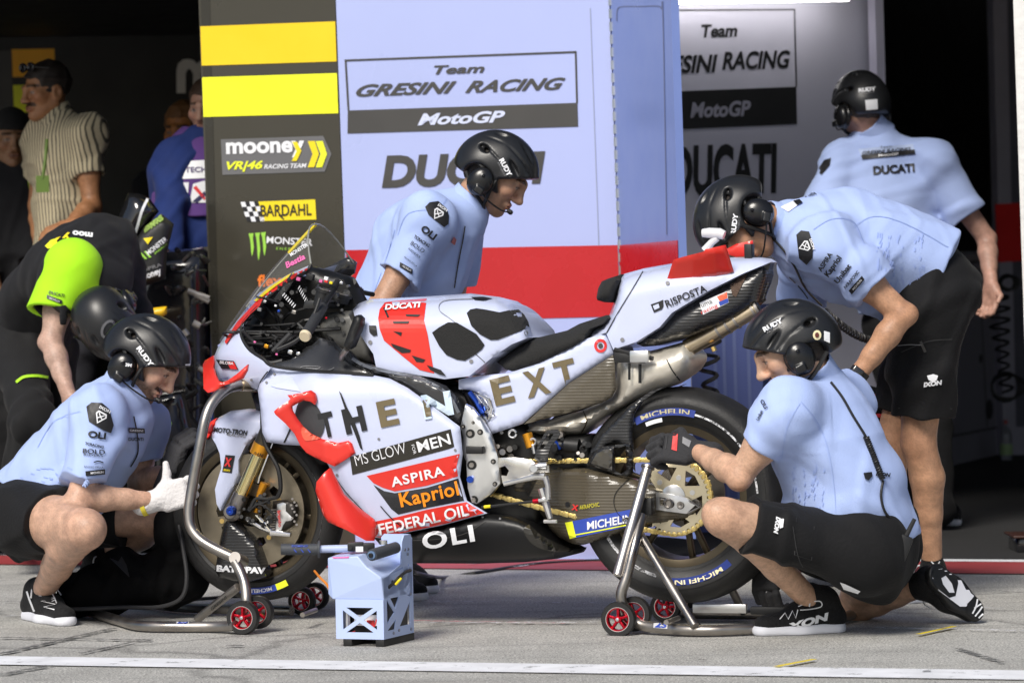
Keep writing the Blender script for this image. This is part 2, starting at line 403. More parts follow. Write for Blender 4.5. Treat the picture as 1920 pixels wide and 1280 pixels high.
# ------------------------------------------------------------------ prints, stickers and letters laid on surfaces
TQ = []
def bvh_of(objs):
    vs = []; fs = []
    for o in (objs if isinstance(objs, (list, tuple)) else [objs]):
        n = len(vs); L = WLOC[o.name]; vs += [v.co + L for v in o.data.vertices]; fs += [[i + n for i in p.vertices] for p in o.data.polygons]
    return BVHTree.FromPolygons(vs, fs)
BV = {}
def getbvh(objs):
    key = tuple(o.name for o in (objs if isinstance(objs, (list, tuple)) else [objs]))
    if key not in BV: BV[key] = bvh_of(objs)
    return BV[key]
def lay(pts, objs, off):
    bv = getbvh(objs); out = []; last = None; miss = 0
    for x, y in pts:
        r = ray(x, y).normalized(); loc, nn, i, d = bv.ray_cast(CP, r)
        if loc is None: out.append(None); miss += 1; continue
        if nn.dot(r) > 0: nn = -nn
        dd = d - off / max(.25, -nn.dot(r)); out.append(CP + r * dd); last = dd
    good = [i for i, p in enumerate(out) if p is not None]
    return out, good
def text(objs, s, cx, cy, hpx, mt, ang=0.0, shear=0.0, bold=0.0, sx=1.0, off=.0025, parent=None, name='lettering', space=1.0, w=None, persp=None):
    """letters centred on photo pixel cx,cy with cap height hpx, laid on the surface of objs"""
    TQ.append((objs, s, cx, cy, hpx, mt, ang, shear, bold, sx, off, parent, name, space, persp, w))
def flush_text():
    obs = []
    for q in TQ:
        cu = bpy.data.curves.new('t', 'FONT'); cu.body = q[1]; cu.align_x = 'CENTER'; cu.align_y = 'CENTER'; cu.offset = q[8]; cu.shear = q[7]; cu.space_character = q[13]; cu.resolution_u = 4
        o = bpy.data.objects.new('t', cu); COL.objects.link(o); obs.append(o)
    dg = bpy.context.evaluated_depsgraph_get(); dg.update()
    for q, o in zip(TQ, obs):
        me = bpy.data.meshes.new_from_object(o.evaluated_get(dg)); objs, s, cx, cy, hpx, mt, ang, shear, bold, sx, off, parent, name, space, persp, tw = q
        bm = bmesh.new(); bm.from_mesh(me); bm.verts.ensure_lookup_table()
        if hpx > 14:
            L = .22
            for _ in range(2):
                es = [e for e in bm.edges if e.calc_length() > L]
                if es: bmesh.ops.subdivide_edges(bm, edges=es, cuts=1, use_grid_fill=False)
            bmesh.ops.triangulate(bm, faces=bm.faces[:])
        V = np.array([v.co[:2] for v in bm.verts]); T = [[v.index for v in f.verts] for f in bm.faces]; bm.verts.index_update(); T = [[v.index for v in f.verts] for f in bm.faces]; bm.free(); bpy.data.meshes.remove(me)
        cu = o.data; bpy.data.objects.remove(o); bpy.data.curves.remove(cu)
        if not len(V): continue
        sc = hpx / .73; a = math.radians(ang); X = (V[:, 0] - (V[:, 0].max() + V[:, 0].min()) / 2) * sc * sx; Y = -(V[:, 1] - (V[:, 1].max() + V[:, 1].min()) / 2) * sc
        if tw: X *= tw / max(1e-6, X.max() - X.min())
        if persp: pts = [persp(x, y) for x, y in zip(X, Y)]
        else: pts = [(cx + x * math.cos(a) - y * math.sin(a), cy + x * math.sin(a) + y * math.cos(a)) for x, y in zip(X, Y)]
        decal_mesh(name, pts, T, objs, off, mt, parent)
def decal_mesh(name, pts, T, objs, off, mt, parent, jump=.09):
    out, good = lay(pts, objs, off)
    if not good: return None
    gs = set(good); T = [f for f in T if all(i in gs for i in f)]
    if not T: return None
    # drop faces stretched over a depth step
    keep = []
    for f in T:
        ds = [(out[i] - CP).length for i in f]
        if max(ds) - min(ds) < jump: keep.append(f)
    used = sorted({i for f in keep for i in f}); mp = {i: k for k, i in enumerate(used)}
    if not used: return None
    par = parent or (objs[0] if isinstance(objs, (list, tuple)) else objs)
    o = meshobj(name, [out[i] for i in used], [[mp[i] for i in f] for f in keep], mt, par, smooth=False)
    return o
def shape(objs, poly, mt, off=.002, step=10, holes=(), parent=None, name='sticker', smooth=False):
    if smooth: poly = sm2(poly)
    V, T, D = fill2d(list(poly), step, holes)
    return decal_mesh(name, [tuple(v) for v in V], [list(t) for t in T], objs, off, mt, parent, .09 if step < 25 else 9)
def stroke(objs, pts, wpx, mt, off=.0025, parent=None, name='line', smooth=True):
    p = sm2(pts, 5, False) if smooth and len(pts) > 2 else pts
    L = []; R = []
    for i, q in enumerate(p):
        a = p[max(0, i - 1)]; b = p[min(len(p) - 1, i + 1)]; dx, dy = b[0] - a[0], b[1] - a[1]; l = math.hypot(dx, dy) + 1e-9
        L.append((q[0] - dy / l * wpx / 2, q[1] + dx / l * wpx / 2)); R.append((q[0] + dy / l * wpx / 2, q[1] - dx / l * wpx / 2))
    pts2 = L + R; n = len(L); T = [[i, i + 1, n + i + 1, n + i] for i in range(n - 1)]
    return decal_mesh(name, pts2, T, objs, off, mt, parent, .15)
# =================================================================== SETTING
def groundmat():
    M = bpy.data.materials.new('pit_concrete'); M.use_nodes = True; n = M.node_tree; L = n.links; b = n.nodes["Principled BSDF"]
    tc = n.nodes.new('ShaderNodeTexCoord')
    def noise(s, d=4, r=.6): x = n.nodes.new('ShaderNodeTexNoise'); x.inputs['Scale'].default_value = s; x.inputs['Detail'].default_value = d; x.inputs['Roughness'].default_value = r; L.new(tc.outputs['Object'], x.inputs['Vector']); return x
    def ramp(src, stops):
        r = n.nodes.new('ShaderNodeValToRGB'); L.new(src, r.inputs[0]); e = r.color_ramp.elements
        e[0].position, e[0].color = stops[0]; e[1].position, e[1].color = stops[-1]
        for p, c in stops[1:-1]: q = e.new(p); q.color = c
        return r
    def mul(a, bb, f=1.0):
        m = n.nodes.new('ShaderNodeMix'); m.data_type = 'RGBA'; m.blend_type = 'MULTIPLY'; m.inputs[0].default_value = f; L.new(a, m.inputs[6]); L.new(bb, m.inputs[7]); return m.outputs[2]
    g = lambda v, w=1.0: (v, v * (1 - .018 * w), v * (1 - .075 * w), 1)
    base = ramp(noise(3.2, 8, .62).outputs['Fac'], [(.3, g(.36)), (.5, g(.445)), (.72, g(.52))])
    grain = ramp(noise(150, 2, .8).outputs['Fac'], [(.36, (.25, .25, .25, 1)), (.5, (1, 1, 1, 1)), (.66, (1.6, 1.6, 1.57, 1))])
    grain2 = ramp(noise(55, 3, .7).outputs['Fac'], [(.35, (.74, .74, .74, 1)), (.6, (1.12, 1.12, 1.12, 1))])
    c = mul(base.outputs[0], grain.outputs[0], .85); c = mul(c, grain2.outputs[0], .8)
    vo = n.nodes.new('ShaderNodeTexVoronoi'); vo.feature = 'DISTANCE_TO_EDGE'; vo.inputs['Scale'].default_value = .55
    wv = noise(2.5, 5); add = n.nodes.new('ShaderNodeMix'); add.data_type = 'VECTOR'; add.inputs[0].default_value = .22; L.new(tc.outputs['Object'], add.inputs[4]); L.new(wv.outputs['Color'], add.inputs[5]); L.new(add.outputs[1], vo.inputs['Vector'])
    crack = ramp(vo.outputs['Distance'], [(.0, (.3, .3, .3, 1)), (.006, (.62, .62, .62, 1)), (.012, (1, 1, 1, 1))])
    c = mul(c, crack.outputs[0], .55)
    # dragged rubber marks: noise stretched along the lane
    mp = n.nodes.new('ShaderNodeMapping'); mp.inputs['Scale'].default_value = (.35, 9, 1); mp.inputs['Rotation'].default_value = (0, 0, math.radians(14)); L.new(tc.outputs['Object'], mp.inputs['Vector'])
    st = n.nodes.new('ShaderNodeTexNoise'); st.inputs['Scale'].default_value = 1.6; st.inputs['Detail'].default_value = 5; L.new(mp.outputs[0], st.inputs['Vector'])
    smear = ramp(st.outputs['Fac'], [(.3, (.6, .6, .61, 1)), (.42, (1, 1, 1, 1)), (.75, (1.08, 1.08, 1.08, 1))]); c = mul(c, smear.outputs[0], .5)
    stain = ramp(noise(9, 6, .7).outputs['Fac'], [(.30, (.6, .59, .57, 1)), (.42, (1, 1, 1, 1))]); c = mul(c, stain.outputs[0], .6)
    L.new(c, b.inputs['Base Color']); b.inputs['Roughness'].default_value = .8; b.inputs['Specular IOR Level'].default_value = .3
    bu = n.nodes.new('ShaderNodeBump'); bu.inputs['Strength'].default_value = .5; bu.inputs['Distance'].default_value = .004; L.new(noise(180, 3, .7).outputs['Fac'], bu.inputs['Height']); L.new(bu.outputs[0], b.inputs['Normal'])
    return M
def sheet(name, pts, z, mt, label=None):
    pts = [Vector((p[0], p[1], z)) for p in pts]; o = meshobj(name, pts, [list(range(len(pts)))], mt, None, False); tag(o, label, None, None, 'structure'); return o
gnd = sheet('ground', [(-400, -400), (400, -400), (400, 400), (-400, 400)], 0, groundmat())
def wornpaint(name, col, wear=.5, sc=14):
    M = mat(name, col, .7, var=.1, vs=9); n = M.node_tree; b = n.nodes["Principled BSDF"]; L = n.links
    tc = n.nodes.new('ShaderNodeTexCoord'); x = n.nodes.new('ShaderNodeTexNoise'); x.inputs['Scale'].default_value = sc; x.inputs['Detail'].default_value = 9; x.inputs['Roughness'].default_value = .75
    L.new(tc.outputs['Object'], x.inputs['Vector']); r = n.nodes.new('ShaderNodeMapRange'); r.inputs[1].default_value = wear - .07; r.inputs[2].default_value = wear + .05; L.new(x.outputs['Fac'], r.inputs[0])
    r2 = n.nodes.new('ShaderNodeMath'); r2.operation = 'SUBTRACT'; r2.inputs[0].default_value = 1.0; L.new(r.outputs[0], r2.inputs[1]); L.new(r2.outputs[0], b.inputs['Alpha']); return M
WLINE = wornpaint('white_line_paint', (.82, .83, .86), .64, 12); RLINE = wornpaint('red_line_paint', (.36, .045, .05), .72, 9)
def ext(a, b, l0, l1):
    d = (b - a).normalized(); return a - d * l0, b + d * l1
def stripe(name, p0, p1, q0, q1, z, mt, l=4):
    a, b = ext(G(*p0), G(*p1), l, l); c, d = ext(G(*q0), G(*q1), l, l); return sheet(name, [a, b, d, c], z, mt)
stripe('white_pit_line', (0, 1247.5), (1920, 1276), (0, 1231.5), (1920, 1258.5), .004, WLINE)
stripe('red_pit_line', (0, 1059), (1920, 1077), (0, 1042.5), (1920, 1055), .004, RLINE)
stripe('thin_white_line', (0, 1042), (1920, 1054.5), (0, 1037), (1920, 1050.5), .004, WLINE)
# small painted marks and seams on the concrete
DARKM = wornpaint('rubber_mark', (.07, .07, .07), .52, 26); YM = wornpaint('yellow_mark', (.8, .62, .02), .62, 40); WM = wornpaint('faint_white_mark', (.62, .62, .66), .5, 25); RM = wornpaint('faint_red_mark', (.5, .2, .24), .5, 25)
def gmark(name, a, b, w, mt, z=.004):
    A, Bq = G(*a), G(*b); d = (Bq - A).normalized(); n = Vector((-d.y, d.x, 0)) * w / 2; return sheet(name, [A - n, Bq - n, Bq + n, A + n], z, mt)
for nm, a, b, w, mt in [('rubber_mark', (-5, 1230), (215, 1180), .03, DARKM), ('rubber_mark', (0, 1198), (285, 1203), .03, DARKM), ('rubber_mark', (150, 1228), (280, 1200), .02, DARKM),
                        ('rubber_mark', (428, 1213), (455, 1214), .04, DARKM), ('rubber_mark', (0, 1268), (95, 1250), .03, DARKM), ('rubber_mark', (1795, 1218), (1880, 1245), .02, DARKM),
                        ('yellow_mark', (1455, 1254), (1527, 1240), .02, YM), ('yellow_mark', (1722, 1193), (1790, 1178), .018, YM), 
                        ('faint_white_mark', (780, 1130), (1160, 1134), .02, WM), ('faint_white_mark', (640, 1172), (1120, 1170), .03, WM), ('faint_white_mark', (1640, 1180), (1920, 1186), .03, WM), ('faint_white_mark', (1830, 1142), (1880, 1144), .02, WM), ('faint_white_mark', (0, 1158), (120, 1156), .02, WM), ('faint_red_mark', (770, 1166), (1060, 1171), .03, RM),
                        ('rubber_mark', (0, 1130), (40, 1131), .02, DARKM), ('rubber_mark', (345, 1128), (420, 1119), .015, DARKM), ('rubber_mark', (1860, 1110), (1920, 1113), .02, DARKM), ('rubber_mark', (1730, 1262), (1745, 1262), .03, DARKM), ('rubber_mark', (1310, 1240), (1322, 1240), .02, DARKM),
                        ('faint_white_mark', (880, 1060), (915, 1055), .03, WM), ('faint_white_mark', (965, 1066), (1020, 1056), .03, WM)]:
    gmark(nm, a, b, w, mt, .008 if 'white' in nm or 'yellow' in nm else .0065)
# ------------------------------------------------------------------ the garages
FL0, FL1 = G(0, 1037), G(1920, 1050.5); E_ = (FL1 - FL0).normalized(); NI = Vector((-E_.y, E_.x, 0))      # along the front, inwards
if NI.y < 0: NI = -NI
def gp(u, v, z=0.0): return FL0 + E_ * u + NI * v + Vector((0, 0, z))
sheet('garage_floor', [gp(-8, 0), gp(12, 0), gp(12, 14), gp(-8, 14)], .003, mat('dark_garage_carpet', (.02, .02, .021), .85, var=.3, vs=60, bump=.3, bs=200))
DARKW = mat('dark_garage_lining', (.007, .007, .0075), .7, var=.2)
def gbox(name, u0, u1, v0, v1, z0, z1, mt, label, cat):
    o = MB().box(gp((u0 + u1) / 2, (v0 + v1) / 2, (z0 + z1) / 2), (E_, NI, (0, 0, 1)), ((u1 - u0) / 2, (v1 - v0) / 2, (z1 - z0) / 2)).build(name, mt, None, False); return tag(o, label, cat)
UM = 1.38
gbox('garage_ceiling', -8, UM - .01, -.25, 13.9, 2.5, 2.7, DARKW, 'lower dark ceiling slab over the left garage', 'ceiling')  # unseen ceiling, set low to keep the left garage dark
gbox('garage_ceiling', UM + .15, 12, -.25, 13.9, 3.3, 3.5, DARKW, 'higher dark ceiling slab over the right garage with the lamp', 'ceiling')  # unseen ceiling, set higher so more sky light enters
gbox('partition_wall', UM, UM + .08, .16, 13.5, .01, 3.29, DARKW, 'dark partition between the two garages behind the sponsor panel', 'wall')
gbox('back_wall', -8, 11.9, 13.6, 13.8, .01, 3.29, DARKW, 'dark back wall at the far end of the garages', 'wall')
gbox('partition_wall', -7.9, -7.7, .1, 13.5, .01, 3.29, DARKW, 'dark side wall closing the left garage', 'wall')
gbox('partition_wall', 11.6, 11.8, .1, 13.5, .01, 3.29, DARKW, 'dark side wall closing the right garage', 'wall')
WO = G(645, 1046); WE = (G(1181, 1049.5) - G(645, 1046)).normalized(); WN = Vector((WE.y, -WE.x, 0))     # outer face of the boarded fronts; WN looks to the camera
if WN.y > 0: WN = -WN
def wallpoly(name, px, mt, thick, o=None, n=None, label=None, cat=None, parent=None):
    o = WO if o is None else o; n = WN if n is None else n
    f = [onplane(x, y, o, n) for x, y in px]; b = [v - n * thick for v in f]; k = len(f)
    fs = [list(range(k)), [k + i for i in range(k)][::-1]] + [[i, k + i, k + (i + 1) % k, (i + 1) % k] for i in range(k)]
    ob = meshobj(name, f + b, fs, mt, parent, False); fixnormals(ob); return tag(ob, label, cat) if label else ob
WALLP = mat('lavender_panel', (.42, .48, .79), .32, coat=.15, var=.02, vs=1.5)
W2 = wallpoly('wall_panel', [(627.6, -60), (1140, -60), (1181, 1048.5), (667.5, 1046)], WALLP, .1, label='pale lavender wall panel with the framed team sign and a red band', cat='wall panel')
COLM = mat('black_panel_reflected_tint', (.046, .042, .031), .3, coat=.1, var=.05, vs=1.2)  # black panel; warm ground reflection put into its brown tint
W1 = wallpoly('wall_panel', [(370, -60), (626.2, -60), (666, 1046), (410, 1043)], COLM, .12, label='black wall panel, warm reflection painted in, with yellow stripes and sponsor signs', cat='wall panel')
def wshape(o, poly, mt, off=.003, nm='stripe', **k): return shape(o, poly, mt, off, 80, name=nm, **k)
# dark column: stripes and signs
AMB = mat('amber_stripe', (.86, .60, .008), .4, var=.02); FLU = mat('acid_yellow_stripe', (.93, .96, .02), .4, var=.02)
wshape(W1, [(375.5, 50), (628.5, 40.5), (631, 115.5), (378, 123.5)], AMB)
wshape(W1, [(379, 145.5), (631.5, 137.5), (634, 212.5), (381.5, 219.5)], FLU)
wshape(W1, [(414, 261.5), (606, 255), (621.5, 288.5), (609, 322), (417, 328)], mat('sign_grey', (.13, .13, .135), .5), nm='sign')
text(W1, 'mooney', 497, 281, 30, WHITE, -1.6, bold=.035, w=146, off=.006)
shape(W1, [(548, 266), (557, 266), (565, 283), (556, 302), (547, 302), (556, 284)], YEL, .007, 40, name='logo')
shape(W1, [(560, 266), (570, 265), (564, 279)], WHITE, .007, 40, name='logo')
for dx, mt_ in ((0, YEL), (15, FLUO)):
    shape(W1, [(577 + dx, 265), (590 + dx, 264.5), (598 + dx, 289), (589 + dx, 313.5), (577 + dx, 314), (586 + dx, 289)], mt_, .007, 40, name='logo')
text(W1, 'VR|46', 459, 312, 15, FLUO, -1.6, shear=.3, bold=.03, w=68, off=.006)
text(W1, 'RACING TEAM', 535, 311.5, 8.5, WHITE, -1.6, shear=.25, bold=.02, w=80, off=.006)
wshape(W1, [(473, 378.5), (591, 374), (593, 411.5), (489, 414.5)], YEL, nm='sign')
text(W1, 'BARDAHL', 536, 394, 22, mat('dark_brown_print', (.03, .022, .012), .5), -1.6, bold=.015, w=96, off=.006)
shape(W1, [(521, 403), (527, 402), (533, 411), (531, 412)], mat('dark_brown_print', (0, 0, 0)), .006, 30, name='logo')
for i in range(4):
    for j in range(4):
        x0, y0 = 451 + i * 8.3 + j * 3.2, 378.8 + j * 9.2 - i * .25
        wshape(W1, [(x0, y0), (x0 + 8.3, y0 - .25), (x0 + 11.2, y0 + 8.9), (x0 + 2.9, y0 + 9.2)], WHITE if (i + j) % 2 == 0 else BLACK, nm='chequer')
GRN = mat('claw_green', (.33, .66, .07), .5)
for k, (xa, ya, ln) in enumerate([(466, 438, 43), (478, 437, 52), (489, 436, 44)]):
    shape(W1, [(xa, ya), (xa + 9.5, ya - 1), (xa + 8, ya + 8), (xa + 10, ya + ln * .6), (xa + 7, ya + ln), (xa + 5, ya + ln * .8), (xa + 4, ya + ln * .45), (xa + 2.5, ya + 9)], GRN, .003, 40, name='logo')
text(W1, 'MONSTER', 543, 452, 13, WHITE, 3.5, bold=.015, w=86, off=.004)
text(W1, 'ENERGY', 540, 466.5, 5, GRN, 2, sx=1.3, off=.004, space=1.5)
text(W1, 'flex', 506, 526, 22, ORANGE, -1.5, bold=.03, off=.004)
wshape(W1, [(374, -60), (392, -60), (412, 700), (430, 1043), (412, 1043)], mat('panel_edge_trim', (.028, .026, .02), .25), .0015, nm='edge_trim')
# pale panel: frame, letters, red band
wshape(W2, [(652, 207.5), (1082.5, 193), (1084, 237.5), (651.5, 250.5)], DKGREY, nm='sign')
for a in ([(646, 112), (1081, 96), (1081.2, 99.5), (646.3, 115.5)], [(646, 112), (649.5, 112), (655, 207.5), (651.5, 207.6)], [(1077.5, 97), (1081, 96.5), (1083.5, 193.5), (1080, 193.5)]): wshape(W2, a, DKGREY, nm='sign_frame')
text(W2, 'Team', 861, 130, 16.5, DKGREY, -2.1, shear=.3, bold=.025, w=95, off=.004)
text(W2, 'GRESINI', 762, 167, 22, DKGREY, -2.1, shear=.5, bold=.03, w=190, off=.004)
text(W2, 'RACING', 966, 160, 22, DKGREY, -2.1, shear=.5, bold=.03, w=190, off=.004)
text(W2, 'MotoGP', 865, 221.5, 21, mat('pale_print', (.60, .65, .84), .45), -2.1, shear=.35, bold=.035, w=165, off=.006)
text(W2, 'DUCATI', 869, 318, 57, DKGREY, -1.6, shear=.18, bold=.045, w=308, off=.004)
REDB = mat('red_panel_band', (.50, .012, .02), .25, coat=.25, var=.03)
wshape(W2, [(648.5, 469), (1158, 459.5), (1162.5, 593), (653.5, 606)], REDB, nm='red_band')
wshape(W2, [(1103, -60), (1105, -60), (1124, 470), (1122, 470)], mat('panel_joint', (.3, .34, .5), .6), .002, nm='joint')
# hinged locker door standing open at the panel's right edge
def hinge_at(y, d): return None
HA = onplane(1141, 0, WO, WN); HBt = onplane(1159.5, 470, WO, WN); hd = HA - CP
hL = onplane(1159.5, 470, WO, WN); dL = (hL - CP).dot(CF); hR = P(1270, 462, dL * .945); de = Vector((hR.x - hL.x, hR.y - hL.y, 0)).normalized(); dn = Vector((de.y, -de.x, 0))
if dn.dot(CP - hL) < 0: dn = -dn
DOORM = mat('shaded_lavender_door', (.18, .25, .55), .35, var=.03)  # lavender darkened: the door's shade is put into its colour
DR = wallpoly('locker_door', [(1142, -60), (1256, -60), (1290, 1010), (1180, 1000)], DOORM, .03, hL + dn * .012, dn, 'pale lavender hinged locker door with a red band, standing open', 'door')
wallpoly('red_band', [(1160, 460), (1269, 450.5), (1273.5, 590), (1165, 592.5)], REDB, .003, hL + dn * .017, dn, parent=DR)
hm = MB()
for i in range(40): hm.cyl(onplane(1143 + i * .92, -30 + i * 24, hL + dn * .014, dn), onplane(1143.6 + i * .92, -30 + i * 24 + 17, hL + dn * .014, dn), .008, 8)
hm.build('hinge', ALU, DR)
gs = lambda x0, y0, x1, y1: wshape(DR, [(x0, y0), (x1, y0), (x1, y1), (x0, y1)], mat('door_groove', (.15, .18, .33), .6), .0015, nm='groove')
stroke(DR, [(1156, 40), (1157, 20), (1165, 13), (1200, 12.5), (1232, 12), (1240, 18), (1243, 40), (1250, 440)], 2, mat('door_groove', (.15, .18, .33), .6), .0015, name='groove')
# inner team wall on the right
IO = P(1260, 300, 16.2); IB = P(1640, 300, 16.75); IE = Vector((IB.x - IO.x, IB.y - IO.y, 0)).normalized(); IN = Vector((IE.y, -IE.x, 0))
if IN.dot(CP - IO) < 0: IN = -IN
W3 = wallpoly('wall_panel', [(1180, -80), (1640, -80), (1668, 962), (1200, 972)], mat('inner_wall_grey', (.5, .5, .58), .45, var=.02), .08, IO, IN, 'grey inner garage wall with the framed team sign, behind the open door', 'wall panel')
DK2 = mat('inner_black_print', (.01, .01, .011), .4)
wshape(W3, [(1180, 175), (1493, 163), (1494.5, 233), (1180, 247)], DK2, nm='sign')
for a in ([(1200, 18.5), (1491, 17), (1491, 20), (1180, 22)], [(1488.5, 17), (1491, 17), (1494.5, 164), (1492, 164)]): wshape(W3, a, DK2, nm='sign_frame')
text(W3, 'Team', 1349, 58, 24, DK2, -1.5, shear=.18, bold=.03, w=67, off=.004)
text(W3, 'GRESINI', 1279, 121, 33, DK2, -1.5, shear=.25, bold=.03, w=134, off=.004)
text(W3, 'RACING', 1418, 113, 33, DK2, -1.5, shear=.25, bold=.03, w=128, off=.004)
text(W3, 'MotoGP', 1351, 205, 28, mat('inner_grey_print', (.3, .3, .36), .5), -2, shear=.22, bold=.035, w=114, off=.006)
text(W3, 'DUCATI', 1358, 318, 90, DK2, -1.6, shear=.1, bold=.04, w=200, off=.004)
TB = wallpoly('tool_cabinet', [(1292, 575), (1425, 570), (1440, 985), (1305, 1000)], mat('blue_cabinet', (.13, .17, .42), .4, var=.05), .4, P(1300, 800, 15.2), WN, 'blue lavender tool cabinet behind the rear tyre of the motorcycle', 'cabinet')
for x0 in (1335, 1352, 1372, 1398): shape(TB, [(x0, 580), (x0 + 6, 580), (x0 + 18, 980), (x0 + 12, 980)], mat('cabinet_fold', (.2, .25, .5), .4), .003, 80, name='fold')
wallpoly('wall_end_post', [(1638.5, -80), (1654, -80), (1682, 965), (1667, 965)], mat('pale_edge', (.62, .6, .72), .5), .06, IO + IN * .1, IN, 'narrow pale post at the end of the inner team wall', 'post')
# strip lamp over the inner wall
lampo = empty('strip_lamp', P(1420, 2, 16.0), 'white strip lamp shining above the framed sign on the inner wall', 'lamp')
LA, LB = P(1180, 3, 15.95), P(1590, -4, 16.45)
MB().tube([LA, LB], .016, 10).build('tube', mat('lamp_glow', (1, .96, .95), emit=8.0), lampo)
MB().box((LA + LB) / 2 + Vector((0, .03, .05)), ((LB - LA), (0, 1, 0), (0, 0, 1)), ((LB - LA).length / 2, .03, .03)).build('housing', ALU, lampo, False)
# right side of the garage: cabinet, wall strip, pier
cA, cB = G(1793, 871), G(1925, 841); CE = (cB - cA).normalized(); CNn = Vector((CE.y, -CE.x, 0))
if CNn.dot(CP - cA) < 0: CNn = -CNn
CABM = mat('cabinet_grey', (.36, .35, .42), .5, var=.05)
CAB = wallpoly('cabinet', [(1690, 505), (1960, 480), (1990, 835), (1716, 888)], CABM, .5, cA, CNn, 'grey storage cabinet with a white worktop in the right garage', 'cabinet')
wshape(CAB, [(1720, 828), (1935, 786), (1935, 790), (1720, 832)], DKGREY, nm='groove'); wshape(CAB, [(1838, 560), (1840, 560), (1852, 800), (1850, 800)], DKGREY, nm='groove')
shape(CAB, [(1855 + 7 * math.cos(t * .4), 767 + 19 * math.sin(t * .4)) for t in range(16)], BLACK, .004, 30, name='hole'); shape(CAB, [(1839 + 3 * math.cos(t * .5), 672 + 9 * math.sin(t * .5)) for t in range(13)], BLACK, .004, 30, name='handle')
wallpoly('worktop', [(1690, 489), (1886, 470), (1886, 483), (1690, 503)], mat('worktop_white', (.4, .4, .44), .5), .5, cA + CNn * .03, CNn, parent=CAB)
SW = wallpoly('wall_panel', [(1860, -80), (1930, -80), (1960, 850), (1882, 855)], mat('side_panel_grey', (.40, .39, .48), .45), .08, P(1880, 500, 21.6), Vector((.35, -.94, 0)).normalized(), 'narrow grey wall panel with a bright red band beside the white pier', 'wall panel')
wallpoly('red_band', [(1866, 383), (1926, 380), (1930, 488), (1871, 492)], mat('bright_red_band', (.85, .02, .02), .4), .003, P(1880, 500, 21.6) + Vector((.35, -.94, 0)).normalized() * .006, Vector((.35, -.94, 0)).normalized(), parent=SW)
shape(SW, [(1887, -70), (1904, -70), (1926, 800), (1905, 800)], mat('side_panel_dark', (.12, .12, .16), .45), .002, 80, name='shaded_fold')  # shade along the fold put into a darker strip
PIERM = mat('white_block', (.72, .72, .70), .85, var=.08, vs=12, bump=1.0, bs=30)
PI0 = G(1935, 1052)
wallpoly('pier', [(1897, -80), (2140, -80), (2180, 1052), (1935, 1052)], PIERM, .6, PI0, WN, 'white painted block pier at the right of the garage opening', 'pier')
# left garage: back panel with stripes
LO = P(60, 300, 19.5)
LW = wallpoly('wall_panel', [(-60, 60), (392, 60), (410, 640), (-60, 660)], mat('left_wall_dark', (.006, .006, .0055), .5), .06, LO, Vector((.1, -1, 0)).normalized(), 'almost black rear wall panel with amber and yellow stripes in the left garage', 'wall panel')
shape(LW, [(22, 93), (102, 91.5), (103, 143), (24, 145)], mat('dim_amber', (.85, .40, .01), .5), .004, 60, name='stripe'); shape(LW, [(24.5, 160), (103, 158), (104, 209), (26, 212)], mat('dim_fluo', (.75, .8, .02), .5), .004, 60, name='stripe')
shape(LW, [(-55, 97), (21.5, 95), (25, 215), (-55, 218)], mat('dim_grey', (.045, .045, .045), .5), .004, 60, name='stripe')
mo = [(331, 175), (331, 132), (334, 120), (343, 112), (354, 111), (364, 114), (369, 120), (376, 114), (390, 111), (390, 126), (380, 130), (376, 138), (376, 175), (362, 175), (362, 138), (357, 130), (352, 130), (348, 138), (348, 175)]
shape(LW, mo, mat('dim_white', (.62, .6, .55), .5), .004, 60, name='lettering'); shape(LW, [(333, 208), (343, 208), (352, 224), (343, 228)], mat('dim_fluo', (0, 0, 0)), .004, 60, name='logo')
# coiled hoses, bottle
def coil(name, px, py, d, hpx, turns, rad, label, loops=()):
    p0 = P(px, py, d); p1 = P(px + hpx * .1, py + hpx, d); pts = []
    ax = (p1 - p0); L = ax.length; ax.normalize(); x = ax.orthogonal().normalized(); y = ax.cross(x); N = turns * 14
    for i in range(N + 1): t = i / N; a = 2 * math.pi * turns * t; r = rad * (.8 + .3 * math.sin(5 * t + 1)); pts.append(p0 + ax * L * t + x * r * math.cos(a) + y * r * math.sin(a))
    mb = MB().tube(pts, .008, 6)
    for (lx, ly, lr) in loops:
        for k in range(3): mb.tube([P(lx + lr * (1 + .12 * k) * math.cos(t * .42) + k * 3, ly + lr * (1.05 - .1 * k) * math.sin(t * .42), d - .02 * k) for t in range(15)], .008, 6, close=True)
    return tag(mb.build(name, BLKMAT, None), label, 'hose')
coil('coiled_hose', 1868, 545, 19.5, 190, 9, .058, 'black coiled air hose hanging beside the grey cabinet', loops=[(1885, 725, 26), (1888, 530, 14)])
coil('coiled_hose', 1318, 590, 13.1, 190, 6, .052, 'black coiled air hose hanging behind the rear tyre')
bo = empty('bottle', G(1887, 862), 'clear plastic drink bottle with a green label beside the cabinet', 'bottle'); b0 = G(1887, 862, .004)
MB().lathe(b0, (0, 0, 1), [(0, 0), (.033, 0), (.036, .02), (.034, .1), (.036, .13), (.03, .17), (.012, .2), (.012, .22), (0, .22)], 20).build('bottle_body', mat('clear_plastic', (.5, .52, .58), .15, trans=.6), bo)
MB().lathe(b0, (0, 0, 1), [(.0365, .03), (.0375, .035), (.0375, .09), (.0365, .095)], 20).build('label', mat('green_label', (.35, .5, .25), .5), bo)
MB().lathe(b0, (0, 0, 1), [(.0, .215), (.014, .215), (.014, .235), (0, .235)], 14).build('cap', mat('red_cap', (.4, .05, .05), .5), bo)
